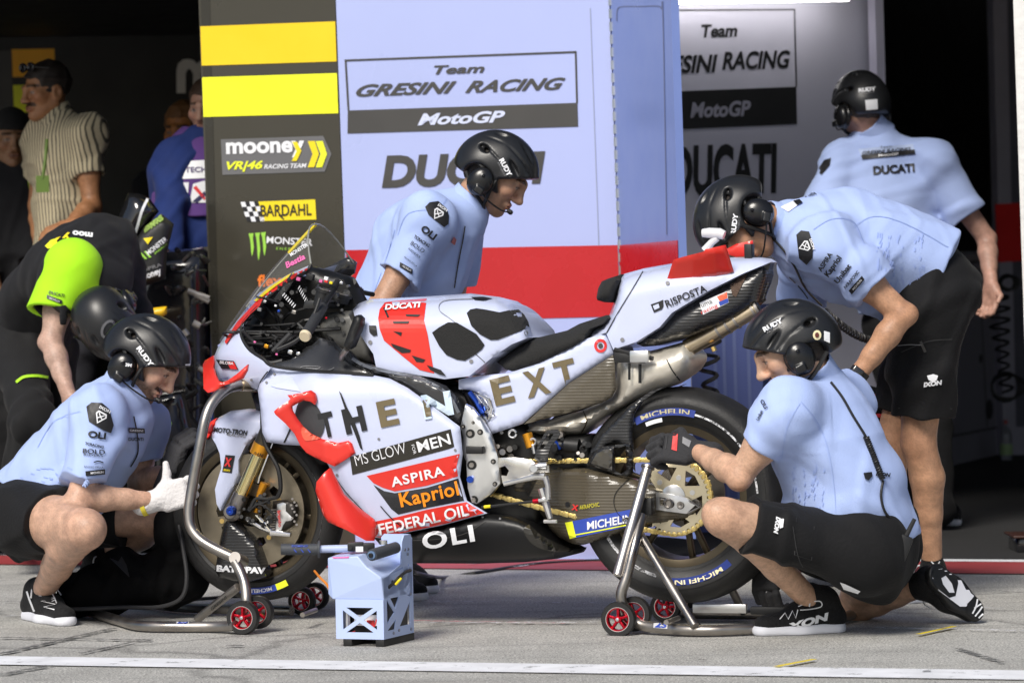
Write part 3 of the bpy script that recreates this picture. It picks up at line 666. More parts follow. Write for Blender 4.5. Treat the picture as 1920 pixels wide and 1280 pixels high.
# =================================================================== THE MOTORCYCLE
def cv(k, pts):
    ox, oy, s = {'K1': (0, 400, 3), 'K2': (0, 800, 3), 'K3': (360, 400, 3), 'K4': (500, 700, 3), 'K5': (860, 450, 3), 'K6': (860, 780, 3), 'N5': (340, 640, 5.333), 'N6': (400, 800, 6.4), 'M7': (840, 680, 3.369), 'M8': (1100, 780, 2.908), 'C3': (430, 480, 4.924),
                 'R1': (1280, 100, 3), 'R2': (1280, 500, 3), 'R3': (1280, 853, 3), 'B8': (580, 960, 4.573), 'L7': (0, 340, 3.556), 'L4': (0, 60, 4)}[k]
    return [(x / s + ox, y / s + oy) for x, y in pts]
def toprnd(pts, W, rad, wmin=.004, p=.5):
    xs = [q[0] for q in pts]; ys = [q[1] for q in pts]
    def f(x, y):
        t = min(1, max(0, (y - np.interp(x, xs, ys)) / rad)); return wmin + (W - wmin) * (1 - (1 - t) ** 2) ** p
    return f
def clampf(x, a=0., b=1.): return max(a, min(b, x))
BIKE = empty('racing_motorcycle', G(880, 1160), 'white and red racing motorcycle with large side lettering, held upright on two steel stands', 'motorcycle')
FCc = B(485, 955, 0)                       # front axle
# ------------------------------------------------------------------ wheels
def ring_pt(c, r, a, o): return c + (BF * math.cos(a) + BZ * math.sin(a)) * r + BN * o
def arc(c, r, a0, a1, o, n=24): return [ring_pt(c, r, a0 + (a1 - a0) * i / n, o) for i in range(n + 1)]
def wheel(c, R, hw, rimw, spokes, label):
    rim = MB().lathe(c, BN, [(.196, -rimw + .006), (.2165, -rimw), (.221, -rimw), (.221, -rimw + .008), (.205, -rimw + .02), (.2, 0), (.205, rimw - .02), (.221, rimw - .008), (.221, rimw), (.2165, rimw), (.196, rimw - .006), (.19, 0), (.196, -rimw + .006)], 72, BF)
    rim.lathe(c, BN, [(0, -.05), (.036, -.05), (.042, 0), (.036, .06), (0, .06)], 32, BF)
    for i in range(spokes):
        a = 2 * math.pi * i / spokes + .25
        for da in (-.13, .13):
            p0, p1 = ring_pt(c, .03, a + da * .3, .02), ring_pt(c, .198, a + da, .012); d = (p1 - p0).normalized(); s_ = BN.cross(d)
            rim.box((p0 + p1) / 2, (d, s_, BN), ((p1 - p0).length / 2, .0085, .014), .004)
    w = rim.build('wheel', WHEELM, BIKE); k = hw
    prof = [(.2165, -rimw + .002), (.232, -k * .86), (R - .062, -k), (R - .042, -k * .99), (R - .025, -k * .86), (R - .012, -k * .62), (R - .004, -k * .33), (R, 0)]
    prof = prof + [(r, -o) for r, o in prof[-2::-1]]
    t = MB().lathe(c, BN, prof, 96, BF).build('tyre', SLICK, w, autosm=80); fixnormals(t)
    for sgn in (1, -1):                                           # glossy smooth sidewall ring
        sw = MB().lathe(c, BN, [(.2225, sgn * (rimw + .0005)), (.233, sgn * (k * .86 + .0025)), (R - .062, sgn * (k + .002)), (R - .05, sgn * (k + .0018))], 96, BF).build('sidewall', RUBBER, t, autosm=80); fixnormals(sw)
    return w, t
RW, RT = wheel(BC, .335, .102, .078, 6, '')
FW, FT = wheel(FCc, .292, .062, .052, 6, '')
# white wear rings and coloured lettering on the sidewalls
def ringmark(c, t, r0, r1, a0, a1, o, mt, name='sidewall_mark', n=28):
    v = []; f = []
    for i in range(n + 1):
        a = a0 + (a1 - a0) * i / n; v += [ring_pt(c, r0, a, o), ring_pt(c, r1, a, o - .0012)]
    for i in range(n): f.append((2 * i, 2 * i + 1, 2 * i + 3, 2 * i + 2))
    return meshobj(name, v, f, mt, t, False)
rd = math.radians
WORNW = wornpaint('worn_white_ring', (.74, .75, .78), .53, 60)
ringmark(FCc, FT, .2385, .2435, rd(150), rd(212), .0625, WORNW); ringmark(FCc, FT, .2385, .2435, rd(-45), rd(55), .0625, WORNW)
ringmark(BC, RT, .256, .262, rd(60), rd(178), .1045, WORNW); ringmark(BC, RT, .246, .256, rd(-75), rd(-20), .1042, WORNW)
ringmark(BC, RT, .2325, .2455, rd(68), rd(81), .1012, WHITE)
def arctext(c, t, s, r, ac, o, h, mt, wtot, flip=False, bold=.02):
    px0 = 605.
    def f(x, y):
        a = ac + (x / px0) / r
        rr = r - y / px0
        return pxof(ring_pt(c, rr, a, o))[:2]
    text(t, s, 0, 0, h, mt, bold=bold, w=wtot, persp=f, off=.0085)
# seen from the left, forwards is to the picture's left: angles run clockwise in the picture
def arcpatch(c, t, r0, r1, a0, a1, o, mt): ringmark(c, t, r0, r1, a0, a1, o, mt, 'tyre_label')
TBL = mat('tyre_label_blue', (.02, .045, .27), .5)
arcpatch(BC, RT, .2495, .272, rd(62), rd(105), .1055, TBL)
arctext(BC, RT, 'MICHELIN', .2615, rd(84), .1055, 9.5, mat('cream_print', (.8, .72, .45), .5), 95)
arcpatch(BC, RT, .2495, .272, rd(-130), rd(-82), .1055, TBL)
arctext(BC, RT, 'MICHELIN', .2615, rd(-106), .1055, 10, mat('cream_print', (0, 0, 0)), 96)
arcpatch(FCc, FT, .246, .266, rd(-108), rd(-80), .0632, BLUEP); arctext(FCc, FT, 'MICHELIN', .256, rd(-95), .0635, 7, WHITE, 52)
arcpatch(FCc, FT, .246, .266, rd(-117), rd(-108), .0632, FLUO)
# brake discs, sprocket
def plate2d(name, out, holes, o, X, Y, th, mt, parent, step=.02):
    V, T, D = fill2d(out, step, holes); Z = X.cross(Y).normalized(); n = len(V)
    f3 = [o + X * a + Y * b for a, b in V]; vs = f3 + [v - Z * th for v in f3]; bd = boundary(T)
    fs = [tuple(t) for t in T] + [tuple(i + n for i in t[::-1]) for t in T] + [(a, b, b + n, a + n) for a, b in bd]
    ob = meshobj(name, vs, fs, mt, parent, True, autosm=30); return fixnormals(ob)
def circ(r, n=40, x=0, y=0, a=0): return [(x + r * math.cos(2 * math.pi * i / n + a), y + r * math.sin(2 * math.pi * i / n + a)) for i in range(n)]
DISCM = mat('carbon_disc_face', (.21, .18, .13), .4, metal=.55, var=.1, vs=30)  # tan reflection on the carbon disc put into the base colour
for sg in (1, -1):
    hol = []
    for i in range(10):
        a = 2 * math.pi * i / 10; hol.append([(x * math.cos(a) - y * math.sin(a), x * math.sin(a) + y * math.cos(a)) for x, y in [(.092, -.016), (.112, -.018), (.118, 0), (.112, .018), (.092, .016), (.088, 0)]])
    plate2d('brake_disc', circ(.182, 64), hol + [circ(.05, 24)], FCc + BN * (.062 * sg), BF, BZ, .008, DISCM, FW, .03)
    hb = MB()
    for i in range(10): a = 2 * math.pi * (i + .5) / 10; p = ring_pt(FCc, .104, a, .064 * sg); hb.cyl(p, p + BN * .008 * sg, .008, 10)
    hb.build('disc_bobbins', GOLD, FW)
NT = 44; outl = []
for i in range(NT):
    for q, r in ((0, .106), (.3, .106), (.45, .1145), (.62, .1145), (.78, .106)): a = 2 * math.pi * (i + q) / NT; outl.append((r * math.cos(a), r * math.sin(a)))
hol = []
for i in range(6):
    a = 2 * math.pi * i / 6 + .3; hol.append([(r * math.cos(a + b), r * math.sin(a + b)) for r, b in ((.05, 0), (.091, -.36), (.095, 0), (.091, .36))])
SPK = plate2d('sprocket', outl, hol + [circ(.028, 24)], BC + BN * .118, BF, BZ, .007, mat('sprocket_bronze', (.74, .66, .48), .32, metal=1), RW, .03)
mb = MB().lathe(BC + BN * .118, BN, [(.026, 0), (.036, .002), (.038, .010), (.024, .014), (0, .014)], 28, BF)
for i in range(6):
    a = 2 * math.pi * (i + .5) / 6 + .3; p = ring_pt(BC, .062, a, .118); mb.cyl(p, p + BN * .009, .009, 6)
mb.build('sprocket_hub', ALU, RW)
MB().lathe(BC - BN * .09, BN, [(.05, 0), (.11, 0), (.11, .006), (.05, .006), (.05, 0)], 40, BF).build('brake_disc', STEEL, RW)
# ------------------------------------------------------------------ bodywork
def xe(y): return np.interp(y, [415, 497, 533, 567, 597, 623, 647, 667, 690, 712, 735], [592, 545, 505, 470, 445, 426, 410, 401, 402, 409, 440])
def wnose(x, y): return .205 * math.sqrt(clampf((x - xe(y)) / 105))
NOSE_O = [(583, 496), (545, 512), (507, 534), (489, 548), (470, 567), (447, 597), (427, 623), (410, 647), (402, 667), (403, 690), (410, 712), (440, 719), (460, 722), (484, 731), (496, 708), (510, 685), (493, 672), (470, 657), (456, 638), (452, 620), (460, 600), (493, 567), (533, 533), (573, 510)]
NOSE = panel('nose_fairing', NOSE_O, PAINT, BIKE, .2, r=4, depth=.003, wfun=wnose, step=7, mirrored=True, back=.004)
def wside(x, y):
    w = .235
    if y > 790: w -= .055 * ((y - 790) / 230) ** 1.5
    if x < 590: w -= .045 * ((590 - x) / 110) ** 1.2 if x < 590 else 0
    if y < 740: w -= .03 * ((740 - y) / 50)
    return w
SIDE_O = cv('K4', [(-50, 95), (-30, 20), (30, -40), (140, -22), (350, -12), (600, 10), (690, 28), (790, 80), (900, 160), (1000, 235), (1085, 300), (1100, 450), (1085, 580), (1125, 715), (1240, 785), (1000, 850), (640, 925), (600, 920), (590, 860), (430, 680), (350, 520), (300, 440), (200, 405), (100, 400), (0, 385), (-25, 330), (-35, 200)])
SIDE = panel('side_fairing', SIDE_O, PAINT, BIKE, .23, r=9, depth=.012, wfun=wside, step=9, mirrored=True, back=.005)
# dark duct behind the wing, coloured fields, lettering
FS = lambda k, pts, mt, off=.0018, nm='field', **kw: shape(SIDE, cv(k, pts), mt, off, 9, name=nm, **kw)
FS('N5', [(1190, 590), (1330, 625), (1400, 720), (1432, 830), (1400, 940), (1320, 985), (1230, 960), (1150, 880), (1130, 760)], mat('intake_grey', (.035, .036, .04), .55, var=.15), .004, 'intake', smooth=True)
FS('K4', [(468, 470), (1035, 312), (1055, 412), (1020, 425), (482, 570)], mat('gloss_black_reflected_tint', (.02, .017, .011), .12, coat=.8), nm='field')  # black field; brown of the reflected ground put into the colour
FS('K4', [(562, 575), (1086, 451), (1068, 520), (1076, 577), (900, 630), (720, 662), (650, 640), (600, 615)], REDP)
FS('K4', [(600, 625), (660, 660), (720, 672), (900, 642), (1078, 588), (1110, 714), (900, 755), (740, 792), (700, 760)], BLKGLOSS)
FS('K4', [(592, 835), (740, 805), (900, 765), (1122, 722), (1222, 784), (1000, 845), (640, 922), (602, 915)], REDP)
FS('K4', [(405, 95), (420, 112), (452, 190), (492, 265), (522, 350), (540, 430), (526, 420), (492, 330), (450, 230)], BLKMAT, .004, 'vent')
DUCTF = FS('N5', [(890, 440), (1000, 415), (1105, 352), (1190, 500), (1060, 480), (950, 462)], mat('pale_paint_edge', (.6, .66, .86), .4), .0035, 'scoop')
stroke(SIDE, cv('N5', [(1200, 590), (1130, 780), (1010, 1050)]), 3, BLKMAT, name='seam'); stroke(SIDE, cv('K4', [(350, 520), (440, 660), (600, 830), (700, 800)][:3]), 1.6, DKGREY, .003, name='seam')
stroke(SIDE, cv('K4', [(640, 745), (720, 830), (830, 900)]), 2, BLKMAT, .004, name='seam')
for s, x, y, h, w, mt, a in [('T', 613, 796, 45, 27, BLACK, -13), ('H', 664, 787, 46, 40, BLACK, -13), ('E', 727, 774, 47, 36, TAUPE, -12), ]:
    text(SIDE, s, x, y, h, mt, a, bold=.04, w=w, off=.005)
text(SIDE, 'MS GLOW', 713, 851, 22, WHITE, -14.5, bold=-.012, w=98, off=.005); text(SIDE, 'MEN', 813, 830, 21, WHITE, -14.5, bold=.015, w=63, off=.005); text(SIDE, 'FOR', 776, 842, 6, WHITE, 75, w=18, off=.005)
text(SIDE, 'ASPIRA', 783, 893, 18, WHITE, -12.5, bold=.025, w=102, off=.005, space=1.15)
text(SIDE, 'Kapriol', 805, 930, 27, mat('orange_bright', (.95, .30, .01), .45), -12, bold=.022, w=112, off=.006, space=1.06)
text(SIDE, 'FEDERAL OIL', 794, 974, 21, WHITE, -12.5, bold=.02, w=172, off=.005)
for x, y in cv('N5', [(795, 268), (930, 325), (700, 385), (850, 408)]) + cv('K4', [(1060, 430), (395, 570), (630, 368), (1210, 805)]): shape(SIDE if x > 485 and y > 690 else NOSE, [(x + 2.6 * math.cos(t), y + 2.6 * math.sin(t)) for t in [i * .7 for i in range(9)]], GREY, .003, 5, name='fastener')
stroke(NOSE, [(484, 730), (490, 712), (509, 688)], 2.2, BLKMAT, .003, name='seam')
# nose markings
NS = lambda pts, mt, off=.005, nm='field', **kw: shape(NOSE, pts, mt, off, 6, name=nm, **kw)
NS([(581, 500), (566, 517), (535, 536), (500, 562), (470, 588), (440, 622), (424, 645), (421, 640), (444, 604), (478, 567), (515, 538), (552, 513)], REDP)
NS([(582, 497), (552, 512), (517, 536), (480, 565), (476, 563), (503, 539), (540, 515), (570, 500)], YEL, .0065)
NS(cv('N5', [(345, 180), (525, 195), (570, 280), (400, 270)]), BLACK, .004); NS(cv('N5', [(455, 200), (525, 205), (560, 278), (490, 275)]), REDPR, .006); text(NOSE, 'BILOBA', 425, 680, 5.5, WHITE, 6, bold=.02, w=26, off=.008)
text(NOSE, 'LUSIANO', 468, 572, 6, BLUEP, -42, bold=.02, w=46, off=.004); text(NOSE, 'FLAMIGNI', 432, 627, 6, GREY, -40, w=40, off=.004); text(NOSE, 'Besurf', 417, 710, 4.5, BLUEP, -8, w=24, off=.004)
# belly pan
def wbelly(x, y): return (.185 - .05 * clampf((y - 985) / 70) ** 2) * math.sqrt(clampf((1108 - x) / 90))
BELLY = panel('belly_pan', cv('K4', [(600, 920), (640, 925), (1000, 850), (1240, 785), (1380, 800), (1480, 840), (1560, 920), (1680, 985), (1790, 985), (1750, 1012), (1640, 1040), (1450, 1060), (1200, 1068), (800, 1066), (700, 1030)]), mat('belly_black', (.006, .006, .0065), .4), BIKE, .17, r=16, depth=.05, wfun=wbelly, sym=True, smooth_outline=False)
text(BELLY, 'OLI', 840, 1007, 31, WHITE, -10, bold=.03, w=98, off=.005, space=1.15)
shape(BELLY, cv('K4', [(1445, 880), (1480, 850), (1540, 905), (1650, 960), (1700, 975), (1690, 1000), (1580, 995), (1490, 955)]), mat('dark_pocket', (.03, .028, .024), .35), .003, 9, name='recess', smooth=True)
stroke(BELLY, cv('K4', [(680, 880), (720, 930), (900, 935), (1100, 905), (1230, 830)]), 1.2, DKGREY, .003, name='seam')
for x, y in cv('K4', [(1215, 805), (1312, 815), (680, 912)]): shape(BELLY, [(x + 2.4 * math.cos(i * .7), y + 2.4 * math.sin(i * .7)) for i in range(9)], GREY, .003, 5, name='fastener')
# tank
tt = cv('K3', [(905, 540), (940, 505), (1000, 482), (1150, 475), (1300, 468), (1560, 450), (1720, 470), (1800, 512), (1880, 592), (1912, 690)])
TANKW = toprnd(tt, .185, 62, .012)
TANK = panel('fuel_tank', cv('K3', [(905, 540), (940, 505), (1000, 482), (1150, 475), (1300, 468), (1560, 450), (1720, 470), (1800, 512), (1880, 592), (1912, 690), (1800, 735), (1700, 800), (1560, 915), (1420, 932), (1290, 912), (1100, 880), (1035, 862), (1020, 790), (985, 740), (945, 680), (925, 620)]), PAINT, BIKE, .18, r=3, depth=.004, wfun=TANKW, sym=True, step=8)
TS = lambda pts, mt, off=.002, nm='field', **kw: shape(TANK, cv('K3', pts), mt, off, 8, name=nm, **kw)
TS([(1085, 500), (1180, 488), (1320, 478), (1310, 560), (1305, 600), (1325, 680), (1362, 900), (1280, 880), (1180, 800), (1080, 715), (1055, 650), (1047, 590), (1055, 540)], REDP)
PAD = fabric('black_grip_foam', (.022, .022, .022), bump=.8, bs=260)
TS([(1350, 670), (1390, 640), (1440, 612), (1490, 614), (1600, 678), (1645, 738), (1632, 762), (1590, 795), (1535, 828), (1490, 822), (1430, 795), (1390, 745)], PAD, .004, 'grip_pad')
TS([(1545, 560), (1565, 540), (1600, 533), (1650, 540), (1730, 556), (1780, 545), (1838, 540), (1870, 570), (1892, 610), (1898, 640), (1800, 680), (1720, 710), (1680, 712), (1620, 680), (1570, 630)], PAD, .004, 'grip_pad')
for a in ([(1075, 530), (1085, 528), (1108, 580), (1098, 585)], [(1200, 567), (1285, 568), (1270, 580), (1205, 577)], [(1130, 607), (1222, 606), (1215, 618), (1132, 618)], [(1130, 662), (1180, 668), (1175, 690), (1160, 680)], [(1118, 730), (1232, 768), (1225, 782), (1180, 785), (1130, 752)], [(1235, 798), (1312, 822), (1300, 838), (1262, 835)], [(1320, 852), (1400, 880), (1430, 915), (1390, 905), (1340, 880)]): TS(a, BLKMAT, .0045, 'slot')
text(TANK, 'DUCATI', 755, 573, 10, WHITE, -4, bold=.04, shear=.2, w=68, off=.006)
TS([(995, 630), (1035, 630), (1042, 685), (1020, 690), (998, 668)], BLKMAT, .004, 'slot')
TS([(1570, 470), (1640, 468), (1690, 478), (1640, 488), (1590, 484)], BLKMAT, .004, 'filler')
stroke(TANK, cv('K3', [(1580, 480), (1420, 490), (1390, 540), (1450, 590), (1560, 670)]), 1.2, GREY, .003, name='seam'); stroke(TANK, cv('K3', [(1595, 790), (1648, 838)]), 1.4, DKGREY, .003, name='seam')
for x, y in cv('K3', [(1570, 832), (1002, 725), (1880, 672)]): shape(TANK, [(x + 4 * math.cos(i * .7), y + 4 * math.sin(i * .7)) for i in range(9)], GREY, .003, 5, name='fastener')
# seat unit and tail
SEATW = lambda x, y: .15 - .02 * clampf((x - 960) / 190)
SEATP = panel('seat_panel', cv('K5', [(0, 785), (50, 772), (290, 745), (450, 690), (600, 615), (700, 560), (830, 522), (868, 630), (865, 648), (620, 802), (360, 1032), (180, 1092), (150, 1015), (185, 950), (185, 905), (140, 868), (60, 842), (0, 838)]), PAINT, BIKE, .15, r=8, depth=.01, wfun=SEATW, mirrored=True, back=.006)
for s, x, y, h, w in [('E', 942, 732, 49, 38), ('X', 1006, 717, 48, 46), ('T', 1060, 698, 45, 40)]: text(SEATP, s, x, y, h, TAUPE, -14, bold=.04, w=w, off=.005)
ro = [(1126 + 12 * math.cos(i * .26), 648 + 13 * math.sin(i * .26)) for i in range(24)]; ri = [(1126 + 7 * math.cos(i * .4), 648 + 7.5 * math.sin(i * .4)) for i in range(16)]
shape(SEATP, ro, REDPR, .003, 6, holes=[ri], name='sticker'); shape(SEATP, [(1126 + 4.5 * math.cos(i * .5), 648 + 5 * math.sin(i * .5)) for i in range(13)], DKGREY, .003, 6, name='sticker')
TRI = panel('carbon_side_panel', cv('K5', [(868, 645), (878, 700), (882, 840), (860, 885), (800, 915), (600, 975), (365, 1036), (620, 806)]), CARBON, BIKE, .145, r=7, depth=.006, mirrored=True, back=.004)
st_ = cv('K5', [(60, 770), (215, 680), (300, 620), (400, 558), (600, 510), (730, 470), (830, 420), (900, 300), (960, 190)])
SEAT = panel('seat_pad', cv('K5', [(212, 682), (300, 620), (400, 558), (500, 535), (610, 508), (680, 470), (830, 422), (838, 440), (810, 470), (735, 500), (700, 560), (640, 600), (450, 690), (300, 738), (262, 725)]), PAD, BIKE, .13, wfun=toprnd(st_, .148, 26, .06), r=5, depth=.008, sym=True, step=7)
tl = cv('K5', [(690, 560), (800, 470), (850, 420), (880, 330), (920, 195), (1040, 160), (1140, 142), (1300, 115), (1540, 98), (1700, 100), (1752, 108)])
TAIL = panel('tail_unit', cv('K5', [(640, 592), (735, 500), (815, 465), (845, 430), (880, 330), (900, 250), (925, 192), (1040, 160), (1140, 142), (1300, 115), (1540, 97), (1700, 98), (1755, 106), (1756, 124), (1600, 188), (1400, 288), (1200, 408), (1130, 490), (1000, 572), (870, 616), (830, 524), (700, 562)]), PAINT, BIKE, .14, wfun=lambda x, y: toprnd(tl, .15, 48, .012)(x, y) * (1 - .4 * clampf((x - 1300) / 150)), r=3, depth=.003, sym=True, step=8)
BACKP = panel('tail_pad', cv('K5', [(775, 322), (785, 270), (805, 232), (845, 215), (918, 192), (905, 240), (870, 352), (820, 350), (780, 338)]), PAD, BIKE, .1, r=18, depth=.06, sym=True, step=6)
stroke(TAIL, cv('K5', [(1045, 160), (980, 270), (900, 400), (832, 520)]), 1.8, DKGREY, .003, name='seam'); stroke(TAIL, cv('K5', [(700, 562), (832, 522)]), 1.6, DKGREY, .003, name='seam')
text(TAIL, 'RISPOSTA', 1286, 555, 14, BLACK, -22, bold=.02, w=82, off=.005); shape(TAIL, cv('K5', [(1080, 362), (1130, 345), (1150, 335), (1152, 372), (1142, 390), (1098, 408)]), BLACK, .003, 6, name='logo'); shape(TAIL, cv('K5', [(1092, 370), (1124, 357), (1130, 380), (1102, 393)]), PAINT, .0045, 6, name='logo')
for x, y in cv('K5', [(920, 560), (1532, 177), (1175, 242)]): shape(TAIL, [(x + 4 * math.cos(i * .7), y + 4 * math.sin(i * .7)) for i in range(9)], GREY, .0035, 5, name='fastener')
UT = panel('undertail', cv('K5', [(990, 578), (1130, 492), (1200, 410), (1400, 290), (1600, 190), (1755, 125), (1735, 200), (1690, 345), (1640, 395), (1500, 470), (1300, 545), (1100, 595), (1040, 600)]), CARBOND, BIKE, .12, wfun=lambda x, y: .125 - .05 * clampf((x - 1300) / 150), r=24, depth=.05, sym=True, step=8)
shape(UT, cv('K5', [(1355, 352), (1508, 288), (1520, 352), (1375, 420)]), WHITE, .003, 6, name='sticker'); text(UT, 'uma', 1325, 569, 9, DKGREY, -24, w=22, off=.006); text(UT, 'racing', 1330, 580, 8, REDPR, -24, w=33, off=.006)
shape(UT, cv('K5', [(1452, 318), (1508, 292), (1512, 325), (1470, 345)]), mat('orange_red_print', (.8, .12, .05), .5), .0045, 6, name='sticker'); shape(UT, cv('K5', [(1462, 348), (1515, 328), (1518, 350), (1470, 370)]), BLUEP, .0045, 6, name='sticker')
shape(UT, cv('K5', [(1525, 250), (1600, 200), (1625, 190), (1560, 320), (1540, 310)]), mat('mesh_brown', (.1, .06, .04), .5, bump=1, bs=400), .003, 6, name='mesh_vent')
def rbend(k, pts): return cv(k, pts)
for sgn, nm in ((1, 'tail_wing'), (-1, 'tail_wing')):
    if sgn == 1:
        w_ = panel(nm, cv('K5', [(1165, 240), (1185, 180), (1207, 112), (1260, 95), (1378, 65), (1388, 52), (1500, 27), (1520, 90), (1546, 178), (1510, 190), (1420, 205), (1250, 250), (1175, 254)]), REDP, BIKE, .15, wfun=lambda x, y: .13 + .07 * clampf((530 - y) / 60) * (1 - .45 * clampf((x - 1340) / 45)) - .03 * clampf((x - 1300) / 90), r=4, depth=.004, back=.006, step=6)
        stroke(w_, cv('K5', [(1382, 62), (1420, 188)]), 2, mat('dark_red_edge', (.3, .01, .01), .5), .003, name='fold')
    else:
        w_ = panel(nm, cv('K5', [(1500, 55), (1560, 22), (1655, 2), (1655, 60), (1640, 90), (1560, 95), (1510, 80)]), REDP, BIKE, -.16, r=4, depth=.004, back=.006, step=6)
MB().box(B(1405, 472, 0), (BF, BN, BZ), (.012, .02, .024), .003).build('antenna', BLKMAT, BIKE)
cc = MB(); cc.tube([B(1322, 470, .02), B(1334, 455, .02), B(1345, 446, .02)], [.014, .011, .011], 10); cc.tube([B(1317, 437, .02), B(1330, 436.5, .02), B(1350, 438, .02), B(1358, 441, .02)], [.013, .016, .017, .014], 16)
cc.build('camera_pod', mat('pearl_white', (.72, .72, .74), .25, coat=.4), BIKE)
# silver exhaust and tail pipe
def wex(x, y): return .13
EX = panel('exhaust_box', cv('K5', [(340, 1045), (500, 1010), (700, 955), (860, 880), (885, 840), (870, 640), (1000, 640), (1110, 615), (1280, 568), (1342, 650), (1330, 700), (1290, 760), (1220, 810), (1100, 852), (960, 930), (830, 992), (700, 1090), (560, 1108), (420, 1100), (340, 1080)]), SILVERP, BIKE, .13, r=34, depth=.1, sym=True, step=8)
stroke(EX, cv('K5', [(1170, 670), (1200, 730), (1245, 790)]), 2.4, BLKMAT, .002, name='weld'); stroke(EX, cv('K5', [(700, 960), (720, 1020), (690, 1085)]), 2.0, mat('weld_brown', (.2, .13, .06), .4, metal=1), .002, name='weld')
pm = MB(); pm.tube([B(1288, 653, .05), B(1330, 630, .05), B(1375, 604, .05), B(1420, 578, .05)], [.027, .026, .024, .024], 24); ep = pm.build('exhaust_pipe', TITAN, BIKE)
rm = MB()
for a in ((1345, 621), (1362, 611), (1378, 602), (1412, 583), (1419, 579)): p = B(a[0], a[1], .05); q = B(a[0] + 4, a[1] - 2.3, .05); rm.tube([p, q], .0275, 24)
rm.build('pipe_ring', STEEL, ep); MB().cyl(B(1337, 650, .07), B(1340, 658, .07), .008, 10).build('sensor', GOLD, ep)
MB().tube([B(1420, 578, .05), B(1424, 575.6, .05)], .019, 20).build('pipe_mouth', BLKDEEP, ep)
sb = MB(); sb.box(B(1200, 668, .16), (BF, BN, BZ), (.03, .012, .018), .003); sb.build('sensor_box', ALU, BIKE)
brk = MB(); brk.tube([B(1152, 655, .15), B(1180, 662, .15), B(1225, 672, .15)], .007, 8); brk.tube([B(1180, 680, .15), B(1180, 712, .15)], .004, 8); brk.tube([B(1200, 682, .15), B(1200, 718, .15)], .005, 8); brk.build('sensor_bracket', BLKMAT, BIKE)
panel('heat_plate', cv('K5', [(872, 615), (960, 630), (1050, 690), (960, 688), (876, 690)]), BLKMAT, BIKE, .155, r=3, depth=.003, back=.004)
# engine mass behind the panels
panel('engine_block', [(560, 700), (700, 690), (860, 720), (940, 760), (1010, 815), (1110, 815), (1120, 880), (1030, 900), (1010, 985), (930, 995), (720, 1000), (640, 900), (590, 820)], BLKDEEP, BIKE, .095, r=20, depth=.03, sym=True, step=12)
eb = MB()
for i, (x, y, r) in enumerate([(905, 745, .014), (915, 760, .012), (900, 765, .01), (890, 735, .01)]): eb.cyl(B(x, y, .12), B(x + 12, y + 24, .15), r, 12)
eb.tube([B(898, 740, .16), B(915, 748, .165), B(922, 765, .16), B(915, 785, .15)], .006, 8); eb.build('cylinder_head', CHROME, BIKE)
shape_ = panel('head_cover', cv('K4', [(1090, 90), (1180, 95), (1250, 140), (1272, 200), (1255, 255), (1225, 280), (1180, 240), (1130, 170)]), BLKGLOSS, BIKE, .135, r=12, depth=.02, back=.03)
MB().tube([B(880, 735, .15), B(893, 752, .15), B(905, 775, .15)], .008, 8).build('blue_hose', BLUEAN, BIKE)
eg = MB()
rs = random.Random(3)
for i in range(26):
    x, y = rs.uniform(925, 1100), rs.uniform(812, 858); MB().cyl(B(x, y, .09), B(x + rs.uniform(-6, 6), y + rs.uniform(-5, 5), .125), rs.uniform(.004, .012), 8).build('engine_fitting', STEEL if i % 2 else BLKMAT, BIKE)
MB().tube([B(988, 812, .13), B(996, 838, .13)], .016, 14).build('oil_reservoir', ORNGOLD, BIKE)
sh = MB(); sh.tube([B(1040, 833, .11), B(1055, 834, .11), B(1060, 834, .11), B(1086, 836, .11)], [.014, .014, .022, .022], 18); sh.tube([B(1094 + 6 * math.cos(t * .5), 841 + 6 * math.sin(t * .5), .12) for t in range(13)], .0035, 6); sh.build('rear_shock', BLKMAT, BIKE)
MB().tube([B(1036, 822, .12), B(1046, 832, .12), B(1050, 842, .12)], .005, 8).build('blue_hose', BLUEAN, BIKE)
nb = MB()
for x, y, r in ((961, 813, 7), (999, 828, 6)): nb.tube([B(x + r * math.cos(t * .5), y + r * math.sin(t * .5), .14) for t in range(13)], .004, 8)
nb.tube([B(999, 834, .14), B(1002, 850, .14)], .006, 8); nb.build('linkage', ALU, BIKE)
# frame plate, footrest hanger
PLM = mat('machined_plate', (.74, .74, .73), .36, metal=1, var=.06)
PLATE = panel('frame_plate', cv('M7', [(110, 260), (150, 280), (220, 370), (265, 450), (300, 545), (315, 600), (325, 700), (330, 760), (270, 830), (180, 890), (150, 880), (125, 790), (115, 620), (85, 560), (95, 470), (80, 400)]), PLM, BIKE, .2, r=5, depth=.006, back=.02, mirrored=True)
for x, y, r in ((140, 447, 8.5), (203, 437, 5.5), (150, 645, 9), (286, 623, 5), (296, 765, 4.5), (163, 865, 8), (95, 403, 4), (158, 377, 3)):
    (x, y), = cv('M7', [(x, y)]); shape(PLATE, [(x + r * math.cos(i * .45), y + r * math.sin(i * .45)) for i in range(14)], BLKDEEP, .002, 6, name='bolt_hole'); p = B(x, y, .201); MB().cyl(p, p + BN * .004, r / 606 * .55, 8).build('bolt', STEEL, PLATE)
(x, y), = cv('M7', [(143, 735)]); p = B(x, y, .198); MB().cyl(p, p + BN * .008, .011, 12).build('bolt', BLUEAN, PLATE)
MB().box(B(891, 843, .215), (BF, BN, BZ), (.028, .012, .012), .004).build('clamp_block', BLKMAT, PLATE)
